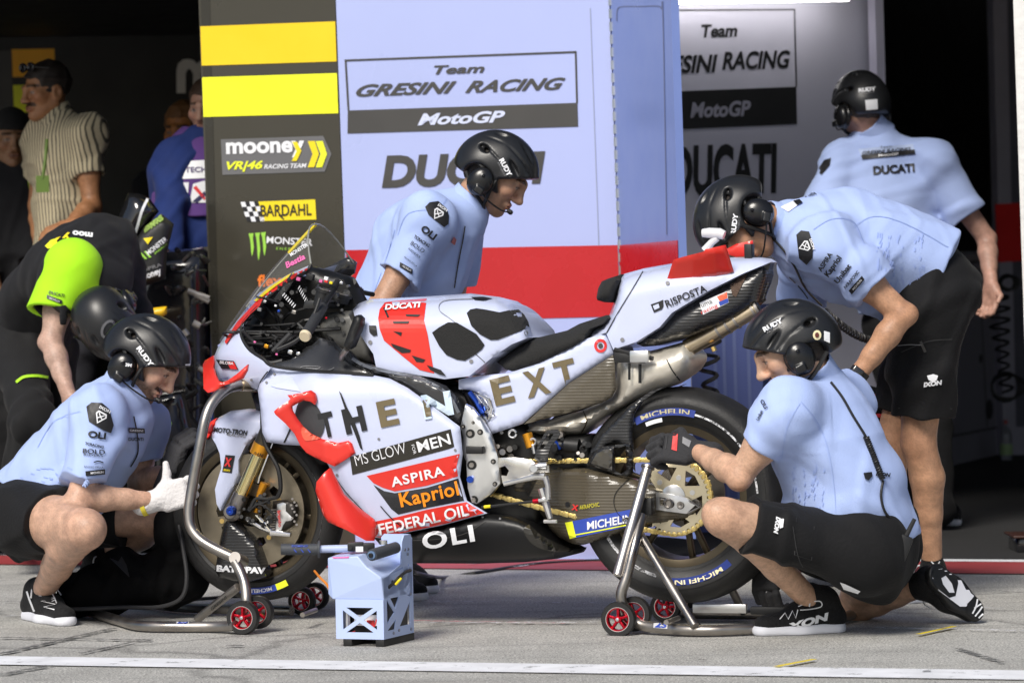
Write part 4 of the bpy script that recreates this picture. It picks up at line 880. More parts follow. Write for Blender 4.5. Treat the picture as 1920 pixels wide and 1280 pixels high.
HG = panel('footrest_hanger', cv('M7', [(318, 600), (420, 596), (530, 612), (560, 640), (636, 648), (640, 690), (590, 690), (540, 720), (440, 735), (345, 760), (335, 700), (318, 640)]), mat('hanger_aluminium', (.76, .74, .70), .3, metal=1), BIKE, .21, r=4, depth=.004, back=.012, holes=[cv('M7', [(325, 660), (360, 650), (385, 680), (370, 715), (335, 710)])])
fp = MB(); fp.tube([B(999, 878, .21), B(1001, 878, .29)], .011, 14); fp.tube([B(998, 877, .213), B(1012, 873, .213), B(1026, 873, .213)], .012, 12); fp.build('footrest', ALU, BIKE)
lv = MB(); lv.tube([B(945, 907, .225), B(975, 900, .225), B(1005, 893, .225), B(1022, 893, .225)], [.008, .008, .011, .012], 10); lv.tube([B(1022, 893, .225), B(1027, 910, .225), B(1028, 936, .225)], [.011, .009, .009], 10); lv.build('shift_lever', ALU, BIKE)
rodo = MB().tube([B(903, 951, .22), B(1004, 939, .22)], .0045, 8).build('shift_rod', BLKMAT, BIKE); MB().tube([B(1000, 939.5, .22), B(1010, 938, .22)], .008, 12).build('rod_end', REDAN, rodo); MB().tube([B(1010, 938, .22), B(1028, 936, .22)], .006, 10).build('rod_tip', ALU, rodo); MB().tube([B(908, 950, .22), B(920, 948.6, .22)], .0052, 10).build('rod_label', YEL, rodo)
kp = MB(); kp.tube([B(1015, 915, .2), B(1024, 945, .2), B(1032, 972, .2)], [.012, .012, .009], 8); kp.tube([B(1020, 977, .2), B(1044, 977, .2)], .006, 8); kp.build('shift_bracket', ALU, BIKE)
CG = panel('heel_guard', cv('K6', [(425, 240), (440, 180), (480, 100), (500, 78), (555, 75), (572, 95), (560, 120), (520, 165), (505, 210), (500, 255), (460, 262)]), CARBOND, BIKE, .2, r=4, depth=.005, back=.006, holes=[cv('K6', [(450, 185), (500, 100), (535, 98), (490, 165), (470, 185)])])
# swingarm and rear guard
SWA = panel('swingarm', [(930, 905), (945, 880), (985, 872), (1030, 867), (1060, 872), (1100, 878), (1140, 888), (1185, 898), (1290, 930), (1318, 951), (1300, 968), (1283, 975), (1193, 988), (1160, 1000), (1093, 1021), (1073, 1019), (1045, 1005), (1030, 990), (1022, 972), (1000, 950), (950, 925)], CARBON, BIKE, .125, wfun=lambda x, y: .095 + .05 * clampf((x - 1045) / 60), r=10, depth=.03, sym=False, back=.05, step=9)
swb = panel('swingarm_bridge', [(930, 890), (1030, 870), (1120, 885), (1120, 985), (1060, 990), (960, 930)], CARBOND, BIKE, .08, r=10, depth=.03, sym=True, step=10)
panel('swingarm', [(1030, 867), (1185, 898), (1318, 951), (1283, 975), (1160, 1000), (1073, 1019), (1022, 972)], CARBON, BIKE, -.14, r=8, depth=.02, back=.04)
shape(SWA, cv('K6', [(598, 598), (960, 525), (1045, 505), (1050, 600), (960, 618), (625, 690)]), BLUEP, .003, 9, name='sticker'); shape(SWA, cv('K6', [(598, 598), (640, 590), (660, 680), (625, 690)]), FLUO, .0045, 9, name='sticker')
text(SWA, 'MICHELIN', 1143, 978, 15, WHITE, -10, shear=.15, bold=.025, w=88, off=.006); stroke(SWA, cv('K6', [(650, 668), (800, 640), (940, 612)]), 2.2, FLUO, .005, name='sticker_line')
text(SWA, 'AKRAPOVIC', 1105, 948, 8, mat('olive_yellow', (.5, .45, .03), .5), -9, bold=.02, w=38, off=.005); text(SWA, 'X', 1078, 951, 10, REDPR, 10, bold=.05, off=.005)
shape(SWA, [(1064 + 4.5 * math.cos(i * .5), 945 + 5 * math.sin(i * .5)) for i in range(13)], BLACK, .003, 6, name='sticker')
stroke(SWA, cv('K6', [(960, 350), (890, 420), (872, 480), (890, 540), (930, 580)]), 1.4, BLKDEEP, .003, name='cable')
axp = panel('axle_block', cv('K6', [(1110, 425), (1280, 458), (1330, 500), (1280, 548), (1108, 525)]), ALU, BIKE, .155, r=3, depth=.003, back=.02, holes=[cv('K6', [(1130, 455), (1165, 460), (1165, 505), (1130, 500)])])
an = MB().lathe(B(1254, 943, .155), BN, [(.015, 0), (.016, .008), (.012, .011), (.009, .009), (.008, .003), (0, .003)], 28); an.lathe(B(1276, 946, .155), BN, [(.010, 0), (.011, .005), (.006, .005), (0, .002)], 20); an.build('axle_nut', STEEL, BIKE); MB().tube([B(1290, 938, .148), B(1312, 950, .15), B(1290, 962, .148)], .005, 8).build('axle_fork', STEEL, BIKE)
for qx, qy, rr_ in ((1190, 494, 7.5), (1248, 502, 7), (1145, 485, 6)):
    (x, y), = cv('K6', [(qx, qy)]); shape(axp, [(x + rr_ * math.cos(i * .45), y + rr_ * math.sin(i * .45)) for i in range(14)], BLKDEEP, .002, 5, name='bore')
sp = MB(); sp.lathe(B(1212, 948, .15), BN, [(.02, 0), (.02, .04), (.013, .04), (.011, .03), (0, .03)], 6); sp.build('stand_bobbin', BLKMAT, BIKE)
HUG = panel('rear_mudguard', cv('K5', [(1172, 820), (1080, 850), (960, 930), (880, 1010), (800, 1090), (745, 1180), (720, 1245), (760, 1260), (830, 1150), (880, 1130), (945, 1160), (975, 1270), (990, 1300), (975, 1080), (985, 980), (1040, 900), (1110, 850)]), CARBOND, BIKE, .13, wfun=lambda x, y: .13, r=5, depth=.008, back=.01, step=7, mirrored=True)
HUG2 = panel('chain_guard', cv('K6', [(718, 272), (755, 200), (800, 170), (880, 160), (968, 152), (980, 200), (978, 320), (945, 342), (860, 318)]), CARBOND, BIKE, .14, r=8, depth=.012, back=.008, step=7, holes=[cv('K6', [(880, 185), (940, 165), (945, 300), (915, 325), (875, 305)])])
shape(HUG2, cv('K6', [(745, 265), (775, 210), (830, 185), (865, 190), (862, 300)]), mat('smoked_panel', (.06, .055, .045), .12, coat=.5), .003, 7, name='gloss_field')
# chain
ch = MB(); cpx = lambda v: v
sc = BC + BN * .115; Rc = .1145; top0 = B(903, 842, .115); ctr2 = B(905, 893, .115); r2 = .045
def tang(up):
    u = (ctr2 - sc); D_ = u.length; u.normalize(); n = (BZ - u * BZ.dot(u)).normalized() * (1 if up else -1); s_ = (Rc - r2) / D_
    nn = n * math.sqrt(1 - s_ * s_) + u * s_; return sc + nn * Rc, ctr2 + nn * r2
t0, t1 = tang(True); b0_, b1_ = tang(False); path = []
N1 = 70
path += [t1 + (t0 - t1) * i / N1 for i in range(N1)]
def ang(p): d = p - sc; return math.atan2(d.dot(BZ), d.dot(BF))
a0, a1 = ang(t0), ang(b0_)
while a1 < a0: a1 += 2 * math.pi
path += [sc + (BF * math.cos(a0 + (a1 - a0) * i / 40) + BZ * math.sin(a0 + (a1 - a0) * i / 40)) * Rc for i in range(40)] + [b0_ + (b1_ - b0_) * i / N1 - BZ * .012 * math.sin(math.pi * i / N1) for i in range(N1 + 1)]
acc = [0]
for p, q in zip(path, path[1:]): acc.append(acc[-1] + (q - p).length)
def at_(s):
    i = min(len(acc) - 2, max(0, int(np.searchsorted(acc, s)) - 1)); t = (s - acc[i]) / (acc[i + 1] - acc[i] + 1e-9); return path[i] + (path[i + 1] - path[i]) * t
pitch = .0159; n_l = int(acc[-1] / pitch)
for i in range(n_l):
    p, q = at_(i * pitch), at_((i + 1) * pitch); d = (q - p).normalized(); up = BN.cross(d); o_ = .0075 if i % 2 else .0045
    for sg in (1, -1): ch.box((p + q) / 2 + BN * o_ * sg, (d, up, BN), (pitch * .62, .0078 if i % 2 else .0066, .0011), .0009)
    ch.cyl(p - BN * .0105, p + BN * .0105, .0036, 8)
CHN = ch.build('drive_chain', CHAINM, BIKE)
# ------------------------------------------------------------------ front end
FEND_T = [(395, 815), (405, 785), (433, 770), (465, 766), (490, 768), (520, 775)]
FEND = panel('front_mudguard', [(397, 820), (398, 800), (407, 784), (433, 770), (465, 766), (490, 768), (500, 780), (497, 800), (472, 822), (462, 832), (447, 862), (447, 890), (441, 905), (413, 957), (406, 944), (403, 917), (410, 893), (415, 877), (412, 850), (405, 833)], PAINT, BIKE, .085, wfun=lambda x, y: toprnd(FEND_T, .088, 30, .015)(x, y), r=4, depth=.004, sym=True, step=6)
shape(FEND, cv('N5', [(345, 765), (365, 770), (325, 850), (300, 900), (305, 985), (280, 980)]), REDP, .002, 6, name='field')
FRED = panel('mudguard_tip', cv('N5', [(350, 765), (320, 850), (298, 910), (300, 985), (235, 968), (262, 820)]), REDP, BIKE, .06, r=6, depth=.02, sym=True, step=6)
text(FEND, 'MOTO-TRON', 432, 808, 9, BLACK, 6, shear=.15, bold=.04, w=64, off=.004); text(FEND, 'RACING', 444, 816, 5.5, GREY, 6, shear=.2, bold=.02, w=34, off=.004); stroke(FEND, cv('N5', [(318, 912), (468, 930)]), 1.6, BLACK, .003, name='print_line')
shape(FEND, cv('N6', [(145, 335), (260, 345), (220, 555), (105, 540)]), BLACK, .002, 6, name='sticker'); text(FEND, 'X', 427.5, 866, 15, REDPR, 10, bold=.06, w=13, off=.005); text(FEND, 'HRAPO', 425, 881, 4, YEL, 8, w=13, bold=.03, off=.005)
fk = MB()
forkA, forkB = B(519, 772, .105), B(443, 950, .105)
def fpt(t, w=.105): return B(519 + (443 - 519) * t, 772 + (950 - 772) * t, w)
for sg in (1, -1):
    mm = (lambda v: v) if sg == 1 else mirror
    f1 = MB().tube([mm(fpt(-.05)), mm(fpt(.36))], .029, 20).build('fork_sleeve', mat('dark_fork_tube', (.09, .08, .06), .3, metal=.9), BIKE)
    MB().tube([mm(fpt(.34)), mm(fpt(.45))], .0305, 20).build('fork_collar', ORNGOLD, f1)
    MB().tube([mm(fpt(.44)), mm(fpt(.89))], .022, 20).build('fork_slider', mat('polished_gold', (.88, .74, .36), .16, metal=1), BIKE)
    fl = MB().tube([mm(fpt(.86)), mm(fpt(.95)), mm(fpt(1.02))], [.026, .027, .024], 16); fl.lathe(mm(B(437, 959, .105)), BN * sg, [(.03, 0), (.03, .012), (.02, .02), (.02, .03), (.012, .032), (0, .028)], 24); fl.build('axle_clamp', STEEL, BIKE)
text(bpy.data.objects['fork_collar'], 'OHLINS', 485, 852, 6.5, BLACK, 16, shear=.2, bold=.03, w=19, off=.003)
ax_ = MB().lathe(B(435, 957, .14), BN, [(.016, 0), (.016, .012), (.012, .02), (.005, .02), (0, .016)], 20).build('axle_cap', BLUEAN, BIKE)
cal = panel('brake_caliper', cv('N6', [(715, 890), (870, 865), (985, 900), (1010, 980), (985, 1100), (950, 1180), (860, 1240), (700, 1250), (705, 1100)]), mat('caliper_dark', (.06, .055, .05), .35, metal=.7), BIKE, .1, r=6, depth=.015, back=.05, step=6)
panel('caliper_plate', cv('N6', [(765, 925), (835, 905), (870, 920), (868, 1010), (955, 1095), (930, 1125), (868, 1130), (835, 1180), (815, 1235), (745, 1240)]), ALU, cal, .104, r=2, depth=.002, back=.006, step=6)
text(bpy.data.objects['caliper_plate'], 'brembo', 524, 972, 6, REDPR, 86, bold=.02, w=31, off=.003)
cf = MB()
for i in range(12): y = 955 + i * 4.4; cf.box(B(513 - i * .25, y, .105), (BF, BN, BZ), (.008, .004, .0018)); 
for i in range(9): y = 935 + i * 6; MB().cyl(B(548 + (i % 3) * 4, y, .09), B(548 + (i % 3) * 4, y, .108), .004, 7).build('caliper_bolt', STEEL, cal)
cf.build('caliper_fins', STEEL, cal)
ar = MB(); ar.tube([B(462, 972, .11), B(488, 988, .11), B(510, 997, .11)], [.006, .008, .007], 10); ar.tube([B(480, 965, .11), B(495, 980, .11), B(510, 997, .11)], [.005, .007, .008], 10); ar.tube([B(508, 998, .115), B(545, 1002, .115)], [.01, .007], 10); ar.build('caliper_bracket', CHROME, BIKE)
DUCT = panel('brake_duct', cv('K2', [(1258, 545), (1275, 528), (1315, 528), (1395, 600), (1440, 650), (1500, 820), (1488, 845), (1410, 868), (1320, 866), (1230, 842), (1210, 805), (1235, 650)]), CARBOND, BIKE, .13, r=10, depth=.02, back=.05, step=7)
text(DUCT, 'BATTIPAV', 452, 1067, 11, WHITE, 3, bold=.06, w=92, off=.005)
can = MB().tube([B(496, 905, .1), B(488, 925, .1), B(480, 960, .1)], [.014, .012, .009], 14).build('brake_reservoir', ORNGOLD, BIKE)
hs = MB()
for pts, r in [([(497, 735), (493, 760), (492, 800), (497, 830), (508, 852), (522, 880), (526, 915), (520, 932)], .0075), ([(520, 932), (500, 935), (480, 935), (470, 952)], .006), ([(515, 930), (495, 942), (478, 945)], .004), ([(470, 955), (485, 945), (505, 955), (520, 975)], .004)]:
    hs.tube(catmull([B(x, y, .13) for x, y in pts], 6), r, 8)
hs.build('brake_hose', BLKMAT, BIKE)
MB().tube([B(511, 830, .11), B(486, 895, .11), B(484, 905, .11)], .003, 6).build('steel_line', CHROME, BIKE)
fd = MB()
for i in range(26):
    x, y = rs.uniform(455, 505), rs.uniform(925, 985); fd.cyl(B(x, y, .105), B(x + rs.uniform(-5, 5), y + rs.uniform(-4, 4), .13), rs.uniform(.003, .008), 7)
fd.build('axle_fittings', BLKMAT, BIKE)
# inner fork cover (white) left of the side fairing is part of SIDE; dark wheel-well behind
panel('wheel_well', [(470, 735), (600, 740), (640, 860), (600, 880), (560, 850), (500, 830)], BLKDEEP, BIKE, .06, r=10, depth=.04, sym=True, step=12)
rimp = [(x, y, wnose(x, y) - .003) for x, y in sm2([(583, 496), (573, 510), (533, 533), (493, 567), (460, 600), (452, 620), (456, 638), (470, 657), (493, 672), (510, 685), (560, 693), (640, 698), (700, 703)], 5, False)]
MB().tube([B(x, y, w if x < 505 or y < 600 else .205) for x, y, w in rimp], .0055, 8).build('fairing_trim', BLKMAT, BIKE)
# ------------------------------------------------------------------ wings
WINGN = panel('nose_wing', cv('N5', [(215, 230), (235, 190), (320, 140), (328, 200), (318, 260), (335, 330), (365, 395), (410, 412), (470, 385), (560, 320), (665, 228), (655, 290), (610, 370), (520, 410), (420, 440), (320, 500), (265, 512), (222, 470)]), REDP, BIKE, .2, wfun=lambda x, y: .235 - .24 * clampf((412 - x) / 50) * clampf((735 - y) / 60), r=4, depth=.006, back=.012, step=5, mirrored=True)
WINGU = panel('side_wing', cv('N5', [(1060, 535), (1100, 533), (1200, 512), (1290, 488), (1335, 520), (1350, 580), (1335, 632), (1290, 600), (1220, 588), (1150, 620), (1100, 650), (1105, 690), (1150, 770), (1210, 850), (1290, 920), (1400, 975), (1560, 1015), (1665, 992), (1700, 1020), (1732, 1115), (1640, 1180), (1530, 1248), (1480, 1225), (1350, 1165), (1250, 1110), (1190, 1040), (1130, 920), (1040, 820), (940, 730), (925, 700), (960, 665), (1060, 600), (1090, 575)]), REDP, BIKE, .29, wfun=lambda x, y: .243 + .05 * clampf((610 - x) / 90), r=3, depth=.004, back=.01, step=5, mirrored=True)
shape(WINGU, cv('N5', [(1215, 850), (1300, 925), (1385, 965), (1300, 985), (1235, 985), (1200, 910)]), mat('sunlit_red', (.85, .13, .07), .35, coat=.4), .002, 6, name='gloss_field', smooth=True)  # sunlit patch of the wing put into a brighter red
WINGL = panel('lower_wing', cv('K4', [(355, 530), (385, 590), (430, 680), (500, 745), (600, 820), (612, 850), (600, 940), (560, 940), (450, 880), (345, 835), (315, 790), (275, 660), (280, 610), (320, 560)]), REDP, BIKE, .27, wfun=lambda x, y: .215 + .075 * math.sin(math.pi * clampf((seg1(x, y)))) , r=8, depth=.02, back=.02, step=6, mirrored=True) if False else None
def wl(x, y):
    t = clampf(((x - 590) * .75 - (y - 880) * .35 + 45) / 90); return .22 + .07 * math.sin(math.pi * t)
WINGL = panel('lower_wing', cv('K4', [(355, 530), (385, 590), (430, 680), (500, 745), (600, 820), (612, 850), (600, 940), (560, 940), (450, 880), (345, 835), (315, 790), (275, 660), (280, 610), (320, 560)]), REDP, BIKE, .27, wfun=wl, r=3, depth=.004, back=.012, step=6, mirrored=True)
# ------------------------------------------------------------------ windscreen and cockpit
SCRM = mat('clear_screen', (.32, .31, .28), .05, coat=.6, var=.02); _b = SCRM.node_tree.nodes['Principled BSDF']; _b.inputs['Alpha'].default_value = .2
Nn = [B(455, 590, .16), B(492, 552, .175), B(530, 525, .19), B(583, 495, .2)]; Cc = [B(417, 642, .01), B(462, 575, .0), B(515, 505, 0), B(592, 420, 0)]
Nc, Ccc = catmull(Nn, 6), catmull(Cc, 6); v = []; f = []; M_ = 13
for i in range(len(Nc)):
    A_, C_ = Nc[i], Ccc[i]; Z_ = mirror(A_)
    for j in range(M_):
        t = j / (M_ - 1) * 2 - 1; u = 1 - abs(t) ** 2.4; base = A_ if t < 0 else Z_
        lat = abs(t) * (1 if t < 0 else -1); p = C_ + (A_ - mirror(A_)) * .5 * lat + ((A_ + Z_) / 2 - C_) * (abs(t) ** 2.2); v.append(p)
for i in range(len(Nc) - 1):
    for j in range(M_ - 1): f.append((i * M_ + j, i * M_ + j + 1, (i + 1) * M_ + j + 1, (i + 1) * M_ + j))
SCR = meshobj('windscreen', v, f, SCRM, BIKE)
rim_ = [v[(len(Nc) - 1) * M_ + j] for j in range(M_)]; MB().tube(rim_, .003, 6).build('screen_edge', mat('screen_edge', (.3, .3, .28), .2), SCR); MB().tube(Ccc[6:], .0028, 6).build('screen_rib', mat('screen_edge', (0, 0, 0)), SCR)
text(SCR, 'Bestia', 553, 489, 11, PINK, -27, shear=.2, bold=.03, w=40, off=.004); text(SCR, 'MONSTER', 560, 468, 7, WHITE, -32, w=38, bold=.02, off=.004)
ye = [v[i * M_ + 6] for i in range(len(Nc) - 5, len(Nc))]; MB().tube(ye, .006, 6).build('screen_trim', YEL, SCR)
panel('cockpit_liner', [(452, 620), (462, 598), (495, 566), (535, 532), (583, 500), (655, 520), (690, 600), (700, 705), (545, 694), (510, 686), (492, 672), (468, 657)], BLKDEEP, BIKE, -.02, r=10, depth=.03, back=.05, step=12)
FARE = panel('far_fairing_edge', [(572, 522), (600, 507), (653, 481), (668, 492), (664, 512), (645, 528), (600, 532)], BLKGLOSS, BIKE, -.19, r=4, depth=.006, back=.01, step=8)
CARBG = mat('smoky_carbon', (.03, .031, .034), .22, coat=.6, var=.2)
COWL = panel('inner_cowl', cv('K3', [(455, 845), (560, 820), (640, 770), (720, 700), (800, 720), (870, 790), (960, 850), (1035, 915), (800, 900), (560, 880)]), CARBG, BIKE, .19, wfun=lambda x, y: .19 - .07 * clampf((700 - y) / 60), r=4, depth=.003, back=.005, step=8)
stroke(COWL, cv('K3', [(610, 865), (640, 858), (720, 862), (700, 872), (640, 868), (760, 880), (800, 866)]), 1.1, GREY, .003, name='signature')
RIB = panel('frame_spar', cv('K3', [(830, 790), (885, 770), (935, 832), (1100, 880), (1280, 910), (1420, 970), (1490, 1040), (1535, 1140), (1505, 1205), (1440, 1150), (1330, 1080), (1200, 985), (1100, 930), (1020, 912), (900, 850)]), CARBG, BIKE, .2, r=7, depth=.02, back=.02, step=7, mirrored=True)
text([SIDE, RIB], 'N', 820, 759, 44, mat('ice_print', (.62, .74, .86), .4), -10, bold=.04, w=56, off=.006, parent=RIB); shape([SIDE, RIB], cv('K4', [(876, 150), (912, 146), (926, 236), (895, 244)]), TAUPE, .0085, 8, name='lettering', parent=SIDE)
stroke(RIB, cv('K3', [(900, 815), (1000, 865), (1280, 930), (1430, 1010), (1500, 1120)]), 6, mat('spar_edge', (.12, .13, .15), .2, coat=.5), .002, name='spar_edge')
panel('ram_air_duct', cv('K3', [(700, 640), (760, 560), (900, 545), (960, 640), (1020, 760), (1030, 860), (900, 820), (760, 740)]), mat('duct_grey', (.10, .098, .09), .4, var=.3, vs=20), BIKE, .1, r=14, depth=.05, back=.06, step=8)
HGD = panel('brake_guard', cv('K3', [(912, 578), (935, 570), (956, 590), (955, 625), (905, 750), (880, 765), (852, 745), (868, 700)]), BLKMAT, BIKE, .24, r=6, depth=.012, back=.03, step=6)
br = MB(); br.tube([B(650, 655, .23), B(642, 665, .22), B(640, 672, .2)], .01, 8); br.build('guard_clamp', STEEL, HGD)
gA, gB = B(605, 575, .20), B(573, 628, .345)
hb = MB().tube([gA + (gB - gA) * -.9, gB], .011, 12).build('handlebar', BLKMAT, BIKE)
gm = MB(); N_ = 18
gm.tube([gA + (gB - gA) * (i / N_) for i in range(N_ + 1)], [.0165 + (.001 if i % 2 else 0) for i in range(N_ + 1)], 16); gm.build('grip', mat('grip_rubber', (.03, .031, .034), .6, bump=.4), hb)
MB().tube([gB, gB + (gB - gA).normalized() * .012], [.0195, .017], 18).build('bar_end', mat('cream_plastic', (.7, .6, .42), .4), hb)
MB().tube([mirror(gA + (gB - gA) * -.9), mirror(gB)], .013, 12).build('handlebar', BLKMAT, BIKE)
lvr = MB().tube(catmull([B(600, 560, .24), B(585, 600, .27), B(560, 635, .29), B(520, 655, .3)], 5), [.006] * 16, 8).build('clutch_lever', BLKMAT, BIKE)
TCL = []
for (x, y, w, r, h) in [(608, 548, .13, .03, .045), (664, 542, -.13, .03, .03), (640, 556, 0, .034, .02)]:
    p = B(x, y, w); ax = (BZ * .93 + BF * -.28).normalized(); TCL.append(MB().lathe(p - ax * h, ax, [(0, 0), (r * .85, 0), (r * .85, h), (r, h), (r, h + .008), (r * .75, h + .008), (r * .72, h + .004), (0, h + .004)], 24).build('fork_top', BLKMAT, BIKE))
TCo = TCL[0]
tr = MB()
for (x, y, w, r) in [(608, 548, .13, .024), (664, 542, -.13, .024), (640, 556, 0, .026)]:
    ax = (BZ * .93 + BF * -.28).normalized(); p = B(x, y, w) + ax * .009; tr.lathe(p, ax, [(r, 0), (r, .003), (r * .7, .003), (r * .7, 0)], 20)
tr.build('fork_top_ring', STEEL, TCo)
dash = MB().box(B(553, 540, .02), (BF * .8 + BZ * .6, BN, BZ * .8 - BF * .6), (.012, .09, .055), .006).build('dash', BLKGLOSS, BIKE)
yoke = MB().box(B(620, 570, 0), (BF, BN, (BZ * .93 + BF * -.28)), (.04, .14, .014), .006).build('triple_clamp', mat('yoke_dark', (.05, .05, .05), .35, metal=.6), BIKE)
ck = MB(); cs = MB()
for i in range(34):
    a = (rs.uniform(465, 600), rs.uniform(590, 680)); 
    if (a[0] - 452) * .55 + 600 < a[1] - 40: a = (a[0] + 40, a[1] - 20)
    pts = [B(a[0] + rs.uniform(-30, 30) * k, a[1] + rs.uniform(-16, 16) * k, .06 + rs.uniform(-.05, .06)) for k in range(4)]
    pts = [p for p in pts]; ck.tube(catmull(pts, 4), rs.uniform(.003, .0065), 6)
for i in range(40):
    x, y = rs.uniform(520, 660), rs.uniform(530, 620); cs.cyl(B(x, y, .05), B(x + rs.uniform(-6, 6), y + rs.uniform(-6, 6), .11), rs.uniform(.003, .009), 7)
ck.build('wiring_loom', BLKMAT, BIKE); cs.build('cockpit_fittings', mat('fitting_dark', (.1, .1, .1), .35, metal=.6), BIKE)
lt = MB(); lt.tube(catmull([B(455, 618, .13), B(475, 640, .1), B(500, 650, .1), B(535, 640, .1), B(560, 622, .1)], 5), .006, 8); lt.tube(catmull([B(470, 650, .1), B(480, 668, .1), B(505, 680, .12), B(530, 676, .12)], 5), .007, 8); lt.tube([B(512, 658, .13), B(545, 625, .13)], .008, 8); lt.build('wiring_loom', mat('cable_sheath', (.04, .04, .042), .45), BIKE)
bits = [((500, 649), ORNGOLD, .012), ((478, 641), PINK, .006), ((519, 664), PINK, .006), ((497, 520 + 45), ALU, .008), ((545, 660), CHROME, .013), ((560, 663), CHROME, .011), ((602, 527), PINK, .009), ((621, 530), YEL, .008), ((612, 522), WHITE, .011), ((612, 527), REDPR, .009), ((487, 580), GREY, .011), ((517, 573), WHITE, .006), ((523, 583), BLUEAN, .007), ((607, 580), YEL, .006), ((612, 596), REDAN, .006), ((640, 530), CHROME, .008), ((560, 523), PINK, .011), ((582, 519), BLKMAT, .02), ((552, 585), STEEL, .012)]
for (x, y), mt_, r in bits: MB().box(B(x, y, .13), (BF + BZ * .3, BN, BZ - BF * .3), (r * .6, r * .5, r * .5), r * .12).build('cockpit_clip', mt_, BIKE)
ssm = MB()
for i in range(7): ssm.box(B(532 + i * 3.4, 552 + i * 3.6, .125), (BF * .7 - BZ * .7, BN, BZ), (.006, .002, .002))
for i in range(7): ssm.box(B(561 + i * 2.4, 539 + i * 4.4, .125), (BF * .5 - BZ * .8, BN, BZ), (.006, .002, .002))
ssm.build('dash_scale', WHITE, dash)
MB().tube(catmull([B(668, 545, -.2), B(680, 548, -.25), B(700, 552, -.3)], 4), .008, 8).build('brake_lever', BLKMAT, BIKE)
# =================================================================== PEOPLE
def frame(fwd, up=(0, 0, 1)):
    f = Vector(fwd).normalized(); l = Vector(up).cross(f).normalized(); u = f.cross(l); return np.array([list(f), list(l), list(u)])
class Head:
    def __init__(s, c, fwd, up=(0, 0, 1), k=1.0): s.c = Vector(c); s.R = frame(fwd, up); s.k = k; s.f, s.l, s.u = [Vector(r) for r in s.R]
    def w(s, x, y, z): return s.c + (s.f * x + s.l * y + s.u * z) * s.k
    def loc(s, V): return ((V - np.array(s.c)) @ s.R.T) / s.k
def add_head(S, h):
    W = h.w; E = lambda c, r, k=.02, op='u': S.ell(W(*c), [q * h.k for q in r], h.R, k, op); C = lambda a, b, r1, r2, k=.015, op='u': S.cap(W(*a), W(*b), r1 * h.k, r2 * h.k, k, op)
    E((-.012, 0, .035), (.097, .077, .088)); E((.03, 0, -.03), (.06, .062, .085), .03)
    for y in (1, -1):
        C((-.005, .055 * y, -.055), (.062, .018 * y, -.098), .022, .019, .03); C((.088, .04 * y, .026), (.097, .008 * y, .022), .010, .010, .015)
        E((.062, .047 * y, -.018), (.028, .022, .024), .025); E((.101, .033 * y, .002), (.010, .016, .010), .016, 's'); E((.079, .032 * y, .002), (.0145, .0145, .0145), .003)
        C((.083, .018 * y, .012), (.082, .044 * y, .009), .006, .005, .006); E((.1, .014 * y, -.037), (.013, .01, .009), .008)
        E((-.012, .079 * y, -.008), (.027, .012, .034), .008); E((-.006, .09 * y, -.006), (.014, .008, .018), .006, 's')
    C((.094, 0, .024), (.115, 0, -.03), .0115, .0125, .018); E((.119, 0, -.033), (.011, .011, .010), .01)
    C((.075, 0, -.104), (.078, 0, -.1), .017, .017, .02); C((.088, .018, -.064), (.088, -.018, -.064), .010, .010, .012)
    C((.097, .016, -.0605), (.097, -.016, -.0605), .0062, .0062, .006); C((.096, .014, -.073), (.096, -.014, -.073), .0072, .0072, .006); C((.108, .02, -.0665), (.108, -.02, -.0665), .0035, .0035, .003, 's')
